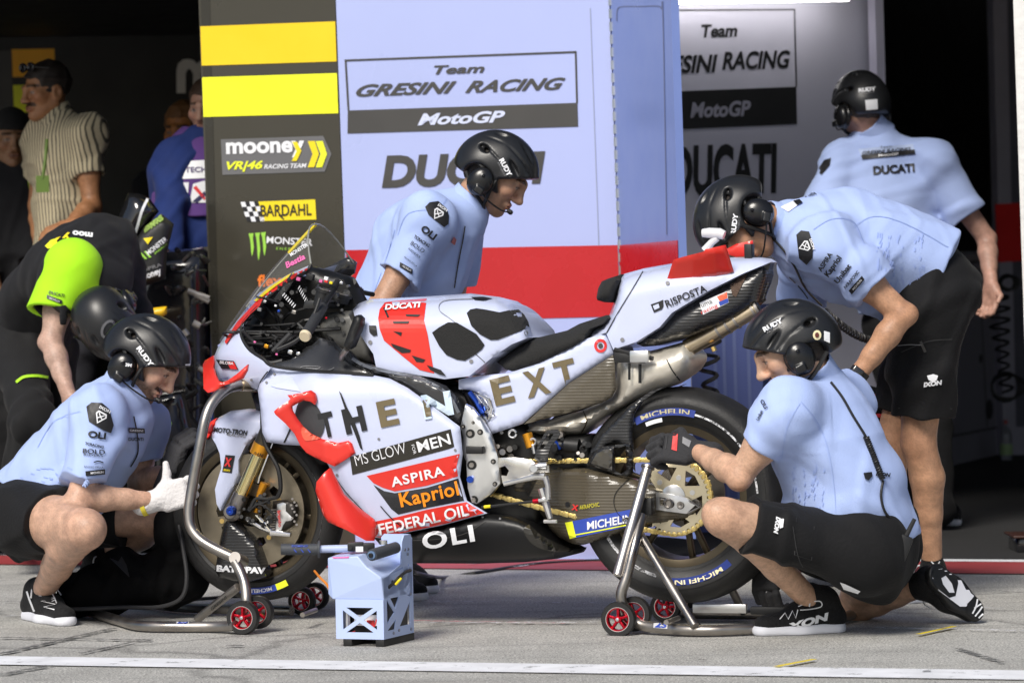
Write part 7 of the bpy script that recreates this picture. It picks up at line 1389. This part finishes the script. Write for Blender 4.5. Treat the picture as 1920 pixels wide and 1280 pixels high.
text(vf, 'WRS', 291, 417, 10, mat('moss_print', (.3, .45, .1), .5), -38, bold=.05, w=34, off=.006); text(vf, 'MONSTER', 294, 461, 9, WHITE, -38, w=46, bold=.02, off=.006); text(vf, 'CUPRA', 280, 503, 7, GREY, -18, w=48, off=.006); text(vf, 'mooney', 281, 518, 12, WHITE, -20, bold=.04, w=46, off=.006); text(vf, 'ENERGY', 302, 466, 4, GRN, -38, w=30, off=.006)
for k in range(3): shape(vf, [(254 + k * 8, 478 - k * 3), (257 + k * 8, 476 - k * 3), (268 + k * 8, 488 - k * 3), (264 + k * 8, 489 - k * 3)], GRN, .006, 6, name='logo')
shape(vf, cv('L7', [(955, 380), (1020, 370), (985, 420)]), YEL, .006, 6, name='logo'); shape(vf, cv('L7', [(955, 310), (1075, 222), (1085, 250), (965, 345)]), mat('moss_green', (.18, .26, .06), .5), .004, 6, name='sticker')
dpanel('nose_plate', cv('L7', [(730, 405), (800, 420), (885, 440), (868, 478), (790, 470), (745, 440)]), 13.95, YEL, VBK, .02, 8, .02, 5)
dpanel('winglet', cv('L7', [(830, 490), (900, 510), (940, 545), (925, 580), (885, 605), (850, 560)]), 13.9, FLUO, VBK, .02, 8, .03, 5); dpanel('winglet', cv('L7', [(950, 860), (1040, 840), (1112, 832), (1112, 880), (1080, 905), (960, 905)]), 13.9, mat('amber_paint', (.85, .5, .01), .35), VBK, .02, 8, .03, 5)
vs = dpanel('windscreen', cv('L7', [(735, 405), (780, 250), (855, 78), (930, 80), (1000, 115), (1060, 200), (1000, 280), (930, 390), (880, 440), (800, 425)]), 14.05, mat('dark_screen', (.012, .012, .013), .06, coat=.8), VBK, .08, 40, .01)
stroke(vs, cv('L7', [(738, 400), (785, 250), (850, 85)]), 4, WHITE, .004, name='edge_highlight'); stroke(vs, cv('L7', [(872, 430), (910, 320), (945, 200), (985, 115)]), 5, WHITE, .004, name='edge_highlight')  # white highlights along the screen edges, painted on
dpanel('engine_fairing', [(255, 490), (320, 470), (392, 462), (396, 700), (392, 860), (300, 900), (230, 860), (215, 700), (235, 560)], 14.35, BLKGLOSS, VBK, .12, 40, .1, 12)
m_ = MB(); rs2 = random.Random(8)
for i in range(34):
    x, y = rs2.uniform(318, 392), rs2.uniform(470, 780); m_.tube(catmull([P(x, y, 14.15), P(x + rs2.uniform(-14, 14), y + rs2.uniform(-12, 12), 14.1), P(x + rs2.uniform(-22, 22), y + rs2.uniform(-12, 12), 14.15)], 4), rs2.uniform(.004, .012), 6); m_.build('engine_pipe', mat('dim_metal', (.12, .12, .12), .3, metal=.9), VBK); m_ = MB()
for (x0, y0, x1, y1, r) in ((352, 545, 392, 560, .012), (366, 553, 392, 566, .01), (362, 605, 375, 612, .014), (345, 618, 352, 628, .012), (372, 690, 392, 700, .012)): MB().tube([P(x0, y0, 14.05), P(x1, y1, 14.05)], r, 10).build('pipe', STEEL, VBK)
vw = MB().lathe(P(255, 870, 14.2), (.2, -1, 0), [(.2, -.06), (.28, -.06), (.3, 0), (.28, .06), (.2, .06), (.18, 0), (.2, -.06)], 48).build('wheel', SLICK, VBK); fixnormals(vw); MB().lathe(P(255, 870, 14.2), (.2, -1, 0), [(0, .03), (.15, .02), (.19, .04), (.19, .0), (0, 0)], 40).build('rim', BLKGLOSS, vw)
dpanel('lower_fairing', [(285, 740), (345, 730), (370, 860), (330, 960), (290, 900)], 14.0, BLKGLOSS, VBK, .04, 16, .05, 10); text(bpy.data.objects['lower_fairing'], '46', 296, 788, 27, LIME, 0, bold=.06, w=52, off=.008)
tk = tag(dpanel('tool_case', [(-40, 980), (300, 985), (420, 990), (420, 1030), (-40, 1022)], 14.6, BLKMAT, None, .02, 10, .4, 14), 'low black tool case on the floor of the left garage', 'case')
# =================================================================== PRINTS ON CLOTHES AND HELMETS
PB = BLACK; SEAMB = mat('blue_seam', (.33, .44, .76), .8); DASH = mat('blue_knit_marks', (.35, .46, .82), .85)
def badge(sh, pts, inner, ang, s=1.0):
    shape(sh, pts, PB, .004, 6, name='badge'); cx = sum(p[0] for p in pts) / len(pts); cy = sum(p[1] for p in pts) / len(pts); a = math.radians(ang)
    rot = lambda L: [(cx + x * s * math.cos(a) - y * s * math.sin(a), cy + x * s * math.sin(a) + y * s * math.cos(a)) for x, y in L]
    shape(sh, rot([(-9, -9), (9, -9), (12, -2), (0, 16), (-12, -2)]), WHITE, .006, 5, name='emblem', holes=[rot([(-7, -6), (7, -6), (9, -2), (0, 12), (-9, -2)])]); stroke(sh, rot([(-6, -5), (0, 1), (7, 5)]), 2.2 * s, WHITE, .006, name='emblem'); stroke(sh, rot([(6, -5), (0, 1), (-5, 6)]), 2.2 * s, WHITE, .006, name='emblem')
    x, y = rot([(1, -16)])[0]; text(sh, 'IXON', x, y, 6 * s, WHITE, ang, bold=.03, w=24 * s, off=.006)
def marks(sh, x0, y0, x1, y1, n, ang, seed):
    rg = random.Random(seed)
    for i in range(n):
        x, y = rg.uniform(x0, x1), rg.uniform(y0, y1); a = math.radians(ang + rg.uniform(-8, 8)); L = rg.uniform(4, 11); stroke(sh, [(x, y), (x + L * math.cos(a), y + L * math.sin(a))], rg.uniform(1.2, 2.4), DASH, .003, name='knit_mark', smooth=False)
def rudy(k, x, y, ang, w=38, h=9, sub=True):
    hl = k['helmet']; text(hl, 'RUDY', x, y, h, WHITE, ang, bold=.05, w=w, off=.005); a = math.radians(ang)
    if sub: text(hl, 'PROJECT', x - math.sin(a) * h * .95, y + math.cos(a) * h * .95, h * .38, GREY, ang, w=w * .8, off=.005)
# A
sh = KA['shirt']; badge(sh, cv('K1', [(485, 1085), (515, 1062), (575, 1065), (615, 1100), (640, 1190), (625, 1235), (580, 1218), (500, 1170)]), None, 28, .95)
text(sh, 'OLI', 182, 815, 12, PB, 8, bold=.04, w=34, off=.005); text(sh, 'TCRACING', 177, 834, 5, PB, 12, bold=.03, w=36, off=.005); text(sh, 'BOLD', 176, 846, 9, PB, 4, w=42, off=.005, bold=.012); text(sh, 'RIDERS', 175, 853, 4, PB, 4, w=36, off=.005)
text(sh, 'BAGNO DELLA', 176, 875, 3.4, PB, 3, w=36, off=.005); stroke(sh, [(176, 866), (185, 864), (194, 867)], 2, PB, .005, name='emblem'); shape(sh, [(160, 883), (197, 879), (197, 889), (161, 892)], PB, .004, 5, name='label'); text(sh, 'MICHELIN', 182, 885.5, 4, WHITE, -5, bold=.03, w=24, off=.006)
text(sh, 'DUCATI', 255, 823, 6, PB, 0, bold=.03, w=28, off=.005); shape(sh, [(241, 801), (271, 803), (272, 812), (242, 811)], PB, .004, 5, name='label'); text(sh, 'GRESINI', 256, 807, 4, WHITE, 2, bold=.02, w=25, off=.006)
stroke(sh, [(70, 838), (100, 790), (150, 770)], 1.0, SEAMB, .003, name='seam'); marks(sh, 35, 875, 130, 925, 30, 20, 1)
zp = MB(); stroke(sh, [(251, 780), (258, 820), (258, 850), (245, 875)], 2.4, BLKMAT, .005, name='zip')
rudy(KA, 272, 668, 53, 44, 9); shape(KA['helmet'], [(343, 684), (357, 681), (355, 694), (344, 696)], WHITE, .004, 4, name='sticker'); text(bpy.data.objects['ear_cup.001'], '3M', 241, 684, 6, WHITE, 8, bold=.05, w=12, off=.004)
shape(KA['shorts'], cv('K2', [(215, 490), (265, 425), (345, 400), (335, 412), (275, 435), (225, 492)]), GREY, .004, 6, name='label')
# B
sh = KB['shirt']; badge(sh, [(797, 388), (806, 379), (822, 377), (837, 390), (842, 404), (841, 420), (833, 426), (815, 412), (803, 402)], None, 35, .85)
text(sh, 'OLI', 804, 436, 13, PB, 38, bold=.04, w=32, off=.005); text(sh, 'TCRACING', 791, 452, 6, PB, 33, bold=.03, w=34, off=.005); text(sh, 'BOLD', 783, 463, 8, PB, 35, w=30, off=.005); text(sh, 'RIDERS', 777, 474, 4, PB, 38, w=28, off=.005); text(sh, 'BAGNO DELLA', 770, 490, 3, PB, 38, w=30, off=.005); shape(sh, [(750, 491), (774, 505), (773, 514), (749, 500)], PB, .004, 5, name='label'); text(sh, 'MICHELIN', 763, 503, 3.6, WHITE, 30, w=18, off=.006)
shape(sh, [(851, 444), (856, 449), (853, 460), (846, 455)], mat('faded_red_print', (.55, .15, .12), .6), .004, 5, name='emblem'); stroke(sh, [(872, 424), (868, 450), (860, 490), (852, 540)], 2.2, BLKMAT, .005, name='zip'); stroke(sh, [(740, 430), (725, 480), (700, 550)], 1.0, SEAMB, .003, name='seam'); stroke(sh, [(838, 372), (820, 390), (765, 400), (745, 440)], 1.0, SEAMB, .003, name='seam')
rudy(KB, 948, 314, 62, 36, 9)
# C
sh = KC['shirt']; badge(sh, [(1493, 440), (1502, 432), (1517, 434), (1525, 458), (1523, 484), (1512, 497), (1498, 484)], None, 70, .85)
for s, x, y, h, w, a in [('ASPIRA', 1547, 491, 9, 40, -57), ('Kapriol', 1563, 500, 11, 44, -55), ('Unibat', 1580, 513, 10, 42, -52), ('AKRAPOVIC', 1596, 525, 6, 42, -50)]: text(sh, s, x, y, h, PB, a, bold=.035, w=w, off=.005)
shape(sh, [(1591, 545), (1616, 517), (1621, 524), (1597, 552)], PB, .004, 5, name='label'); text(sh, 'MICHELIN', 1607, 534, 4, WHITE, -50, w=24, off=.006)
shape(sh, [(1463, 388), (1492, 374), (1505, 378), (1478, 397)], WHITE, .004, 5, name='label'); shape(sh, [(1487, 376), (1499, 373), (1505, 379), (1495, 384)], PB, .006, 5, name='label'); text(sh, 'GRESINI', 1520, 364, 5, PB, -12, bold=.02, w=26, off=.005)
stroke(sh, [(1525, 430), (1560, 410), (1600, 415), (1620, 455)], 1.1, SEAMB, .003, name='seam'); stroke(sh, [(1600, 425), (1640, 405), (1700, 420), (1790, 470)], 1.1, SEAMB, .003, name='seam'); marks(sh, 1645, 430, 1735, 540, 60, 100, 4); stroke(sh, [(1480, 520), (1500, 540), (1515, 560)], 2, PB, .004, name='zip')
rudy(KC, 1377, 420, -82, 40, 9); text(KC['shorts'], 'IXON', 1749, 719, 8, WHITE, -8, shear=.2, bold=.06, w=36, off=.006); shape(KC['shorts'], [(1738, 704), (1750, 701), (1759, 704), (1756, 713), (1748, 716), (1741, 712)], WHITE, .006, 5, name='emblem'); stroke(KC['shorts'], [(1683, 648), (1705, 646), (1730, 647)], 1.5, GREY, .006, name='cord'); stroke(KC['shorts'], [(1726, 640), (1735, 660)], 5, DKGREY, .006, name='toggle', smooth=False)
stroke(KC['shorts'], [(1690, 660), (1740, 640), (1785, 636)], 1.4, mat('twill_seam', (.035, .035, .037), .8), .005, name='seam'); stroke(KC['shorts'], [(1684, 765), (1785, 766)], 1.2, mat('twill_seam', (0, 0, 0)), .004, name='seam')
wt = jC['wrN'] + (jC['elN'] - jC['wrN']).normalized() * .03; wd = (jC['elN'] - jC['wrN']).normalized(); m_ = MB().lathe(wt, wd, [(.028, -.013), (.0325, -.012), (.0325, .012), (.028, .013)], 28).build('watch', BLKMAT, KC['body']); MB().box(wt + (CP - wt).normalized() * .036 + Vector((-.008, 0, 0)), (wd, (CP - wt).normalized().cross(wd), (CP - wt).normalized()), (.021, .018, .006), .004).build('watch_face', BLKGLOSS, m_)
# D
sh = KD['shirt']; marks(sh, 1485, 870, 1550, 985, 60, 105, 6); text(sh, 'IXON', 1656, 889, 7, PB, 5, shear=.2, bold=.05, w=28, off=.005); shape(sh, [(1619, 886), (1635, 884), (1636, 892), (1629, 900), (1622, 897)], PB, .005, 5, name='emblem')
stroke(sh, [(1502, 752), (1538, 800), (1560, 880), (1572, 1030)], 1.0, SEAMB, .003, name='seam'); stroke(sh, [(1466, 860), (1476, 800), (1500, 755)], 1.0, SEAMB, .003, name='seam'); text(sh, 'OLI', 1432, 757, 7, PB, 60, bold=.03, w=18, off=.005); text(sh, 'Unibat', 1424, 778, 6, PB, -65, bold=.03, w=20, off=.005)
rudy(KD, 1449, 609, -28, 40, 9); shape(KD['helmet'], [(1532 + 8 * math.cos(i * .5), 628 + 9.5 * math.sin(i * .5)) for i in range(13)], mat('cream_print', (0, 0, 0)), .004, 4, name='sticker'); shape(KD['helmet'], [(1532 + 4 * math.cos(i * .5), 628 + 5 * math.sin(i * .5)) for i in range(13)], mat('maroon_print', (.12, .03, .02), .5), .006, 4, name='sticker'); shape(KD['helmet'], [(1545, 620), (1556, 623), (1556, 643), (1545, 638)], WHITE, .004, 4, name='sticker')
text(KD['shorts'], 'IXON', 1457, 984, 8, WHITE, 100, shear=.2, bold=.06, w=32, off=.006); shape(KD['shorts'], [(1461, 972), (1470, 972), (1468, 988), (1462, 990)], WHITE, .006, 5, name='emblem'); shape(KD['shorts'], cv('R3', [(885, 715), (915, 725), (1000, 765), (985, 780), (905, 755)]), WHITE, .006, 5, name='label')
stroke(KD['shorts'], cv('R3', [(640, 350), (630, 560), (725, 590), (740, 400)]), 1.4, mat('twill_seam', (0, 0, 0)), .005, name='seam', smooth=False); stroke(KD['shorts'], cv('R3', [(620, 400), (660, 600), (760, 720), (850, 800)]), 1.4, mat('twill_seam', (0, 0, 0)), .005, name='seam')
hs_ = [o for o in KD['body'].children if o.name.startswith('shoe')]; text(hs_[0], 'IXON', 1513, 1166, 13, WHITE, -16, shear=.25, bold=.06, w=88, off=.004); stroke(hs_[0], cv('R3', [(650, 850), (700, 830), (770, 820), (780, 850), (720, 865), (660, 870)]), 2, WHITE, .004, name='emblem')
rad = empty('two_way_radio', P(1690, 1020, 10.4), 'black two way radio with antenna clipped to the waist of the kneeling person', 'radio'); ru = (P(1700, 990, 10.4) - P(1676, 1050, 10.4)).normalized(); rx = Vector((0, 1, 0)).cross(ru).normalized()
MB().box(P(1685, 1032, 10.42), (rx, (0, 1, 0), ru), (.027, .018, .05), .006).build('radio_body', BLKMAT, rad); MB().tube([P(1697, 1008, 10.42), P(1715, 972, 10.42)], [.008, .006], 10).build('antenna', BLKMAT, rad); MB().box(P(1676, 1070, 10.42), (rx, (0, 1, 0), ru), (.014, .012, .013), .002).build('radio_label', mat('label_blue', (.4, .5, .65), .5), rad); MB().tube([P(1688, 1012, 10.42), P(1690, 1006, 10.42)], .009, 10).build('knob', BLKMAT, rad)
so2 = [o for o in fD.children if o.name.startswith('sole')][0]; so2.data.materials[0] = BLKMAT
shape(so2, cv('R3', [(1405, 688), (1440, 640), (1500, 630), (1560, 665), (1600, 730), (1660, 770), (1640, 790), (1595, 850), (1560, 850), (1500, 805), (1440, 760)]), SOLEW, .0018, 6, name='outsole_foam')
shape(so2, cv('R3', [(1393, 690), (1415, 645), (1490, 635), (1540, 660), (1550, 720), (1535, 790), (1500, 800), (1430, 745)]), BLKMAT, .003, 6, name='tread', holes=[cv('R3', [(1455, 690), (1480, 675), (1515, 720), (1530, 772), (1500, 772), (1465, 725)])])
shape(so2, cv('R3', [(1600, 835), (1640, 795), (1705, 790), (1742, 830), (1720, 885), (1650, 930), (1602, 890)]), BLKMAT, .003, 6, name='tread')
for a in ([(1660, 800), (1650, 850), (1630, 890)], [(1690, 800), (1685, 850), (1645, 905)], [(1715, 820), (1705, 870), (1665, 915)], [(1640, 860), (1690, 830), (1725, 830)]): stroke(so2, cv('R3', a), 3, WHITE, .005, name='groove')
def cord(parent, pts, r=.004): return MB().tube(catmull(pts, 7), r, 8).build('cord', BLKMAT, parent)
bvD = getbvh(KD['shirt'])
def on(k, x, y, off=.008):
    loc, nn, i, d = getbvh(k).ray_cast(CP, ray(x, y).normalized()); return (loc - ray(x, y).normalized() * off) if loc else None
def cordon(k, par, pts, r=.0038, coil=None):
    q = [on(k, x, y) for x, y in pts]; q = [p for p in q if p is not None]
    if len(q) > 1: cord(par, q, r)
cordon(KD['shirt'], rad, [(1558, 716), (1580, 745), (1600, 780), (1620, 812), (1624, 820)]); 
q0, q1 = on(KD['shirt'], 1624, 818, .012), on(KD['shirt'], 1655, 898, .012)
if q0 and q1:
    pts = []; ax = (q1 - q0); L = ax.length; ax.normalize(); x = ax.orthogonal().normalized(); y = ax.cross(x)
    for i in range(20 * 12 + 1): a = 2 * math.pi * i / 12; pts.append(q0 + ax * L * i / 240 + x * .007 * math.cos(a) + y * .007 * math.sin(a))
    MB().tube(pts, .0032, 5).build('coiled_cord', BLKMAT, rad)
cordon(KD['shirt'], rad, [(1656, 900), (1652, 930), (1660, 960), (1680, 980), (1690, 995)])
q0, q1 = P(1548, 585, 11.2), P(1672, 640, 11.42); pts = []; ax = (q1 - q0); L = ax.length; ax.normalize(); x = ax.orthogonal().normalized(); y = ax.cross(x); sag = Vector((0, 0, -.03))
for i in range(26 * 12 + 1): a = 2 * math.pi * i / 12; t = i / 312; pts.append(q0 + ax * L * t + sag * math.sin(math.pi * t) + x * .010 * math.cos(a) + y * .010 * math.sin(a))
MB().tube(pts, .004, 5).build('coiled_cord', BLKMAT, KC['body']); cordon(KC['shirt'], KC['body'], [(1447, 445), (1470, 470), (1490, 500), (1510, 540), (1540, 572)])
# E
sh = KE['shirt']; shape(sh, [(1609, 279), (1712, 270), (1716, 288), (1616, 298)], mat('shirt_label', (.45, .55, .8), .7), .004, 6, name='label', holes=[]); shape(sh, [(1614, 291), (1715, 280), (1716, 289), (1617, 299)], PB, .006, 6, name='label'); text(sh, 'GRESINI RACING', 1662, 283, 6, PB, -5, shear=.3, bold=.02, w=92, off=.008); text(sh, 'Team', 1661, 275, 4, PB, -5, w=22, off=.008); text(sh, 'MotoGP', 1666, 290, 4.5, WHITE, -5, w=38, bold=.02, off=.009); text(sh, 'DUCATI', 1676, 317, 15, PB, -4, bold=.05, w=78, off=.006)
rudy(KE, 1626, 168, -6, 33, 7); shape(KE['helmet'], [(1622, 188), (1645, 186), (1646, 205), (1624, 207)], WHITE, .004, 5, name='sticker'); text(KE['helmet'], 'RUDY', 1554, 195, 6, WHITE, -70, w=18, bold=.04, off=.005); shape(sh, [(1532, 320), (1545, 300), (1558, 296), (1556, 310), (1540, 328)], PB, .004, 6, name='badge')
# F
sh = KF['shirt']; text(sh, 'moo', 155, 438, 11, WHITE, 187, bold=.05, w=38, off=.006); text(sh, 'y', 124, 441, 11, YEL, 187, bold=.05, w=14, off=.006)
for dx, mt_ in ((0, FLUO), (10, YEL)): shape(sh, [(84 + dx, 461 - dx * .4), (95 + dx, 450 - dx * .4), (104 + dx, 447 - dx * .4), (96 + dx, 455 - dx * .4), (100 + dx, 464 - dx * .4), (90 + dx, 466 - dx * .4)], mt_, .005, 5, name='logo')
text(SLo, 'DUCATI', 106, 551, 6, PB, 14, bold=.03, w=30, off=.005); shape(SLo, [(88, 552), (117, 563), (116, 570), (87, 559)], PB, .005, 5, name='label'); text(SLo, 'MICHELIN', 102, 562, 3.5, WHITE, 18, w=20, off=.007)
ro = [(203 + 13 * math.cos(i * .3), 617 + 19 * math.sin(i * .3)) for i in range(21)]; c_, s_ = math.cos(.5), math.sin(.5); rr = lambda L: [(203 + (x - 203) * c_ - (y - 617) * s_, 617 + (x - 203) * s_ + (y - 617) * c_) for x, y in L]
shape(KF['helmet'], rr(ro), mat('logo_grey', (.12, .12, .13), .5), .004, 5, name='emblem', holes=[rr([(203 + 8 * math.cos(i * .45), 617 + 14 * math.sin(i * .45)) for i in range(14)])])
stroke(KF['trousers'] if 'trousers' in KF else KF['shorts'], [(30, 716), (45, 706), (70, 704), (94, 708)], 5, LIME, .005, name='trim')

# laces and marks on the shoes, glove trim
hA_ = [o for o in KA['body'].children if o.name.startswith('shoe')]; zz_ = [(70, 1106), (102, 1111), (72, 1116), (104, 1121), (77, 1126), (104, 1132), (82, 1137), (102, 1142)]
stroke(hA_[0], zz_, 2.2, WHITE, .004, name='laces', smooth=False); stroke(hA_[0], [(88, 1102), (98, 1112), (106, 1130)], 2, WHITE, .005, name='laces'); stroke(hA_[0], [(50, 1108), (56, 1126), (64, 1146)], 3.5, WHITE, .004, name='emblem'); stroke(hA_[0], [(66, 1086), (76, 1092), (84, 1090)], 2.4, WHITE, .004, name='emblem')
hC_ = [o for o in KC['body'].children if o.name.startswith('shoe')]; stroke(hC_[0], [(1696, 1090), (1712, 1078), (1722, 1088), (1735, 1080)], 2.2, WHITE, .004, name='laces'); stroke(hC_[0], [(1746, 1052), (1756, 1060), (1762, 1052)], 2.2, WHITE, .004, name='emblem')
stroke(hs_[0], [(1462, 1160), (1472, 1148), (1478, 1160), (1486, 1144), (1492, 1158), (1496, 1142)], 2.2, WHITE, .004, name='laces', smooth=False)
shape(gD, [(1262, 812), (1271, 813), (1269, 845), (1259, 842)], REDPR, .003, 5, name='trim'); shape(gD, [(1280, 818), (1296, 826), (1292, 838), (1279, 830)], GREY, .003, 5, name='patch')
for x in (1245, 1252): stroke(gD, [(x, 815), (x - 4, 840)], 1.3, BLACK, .003, name='stitching')
flush_text()
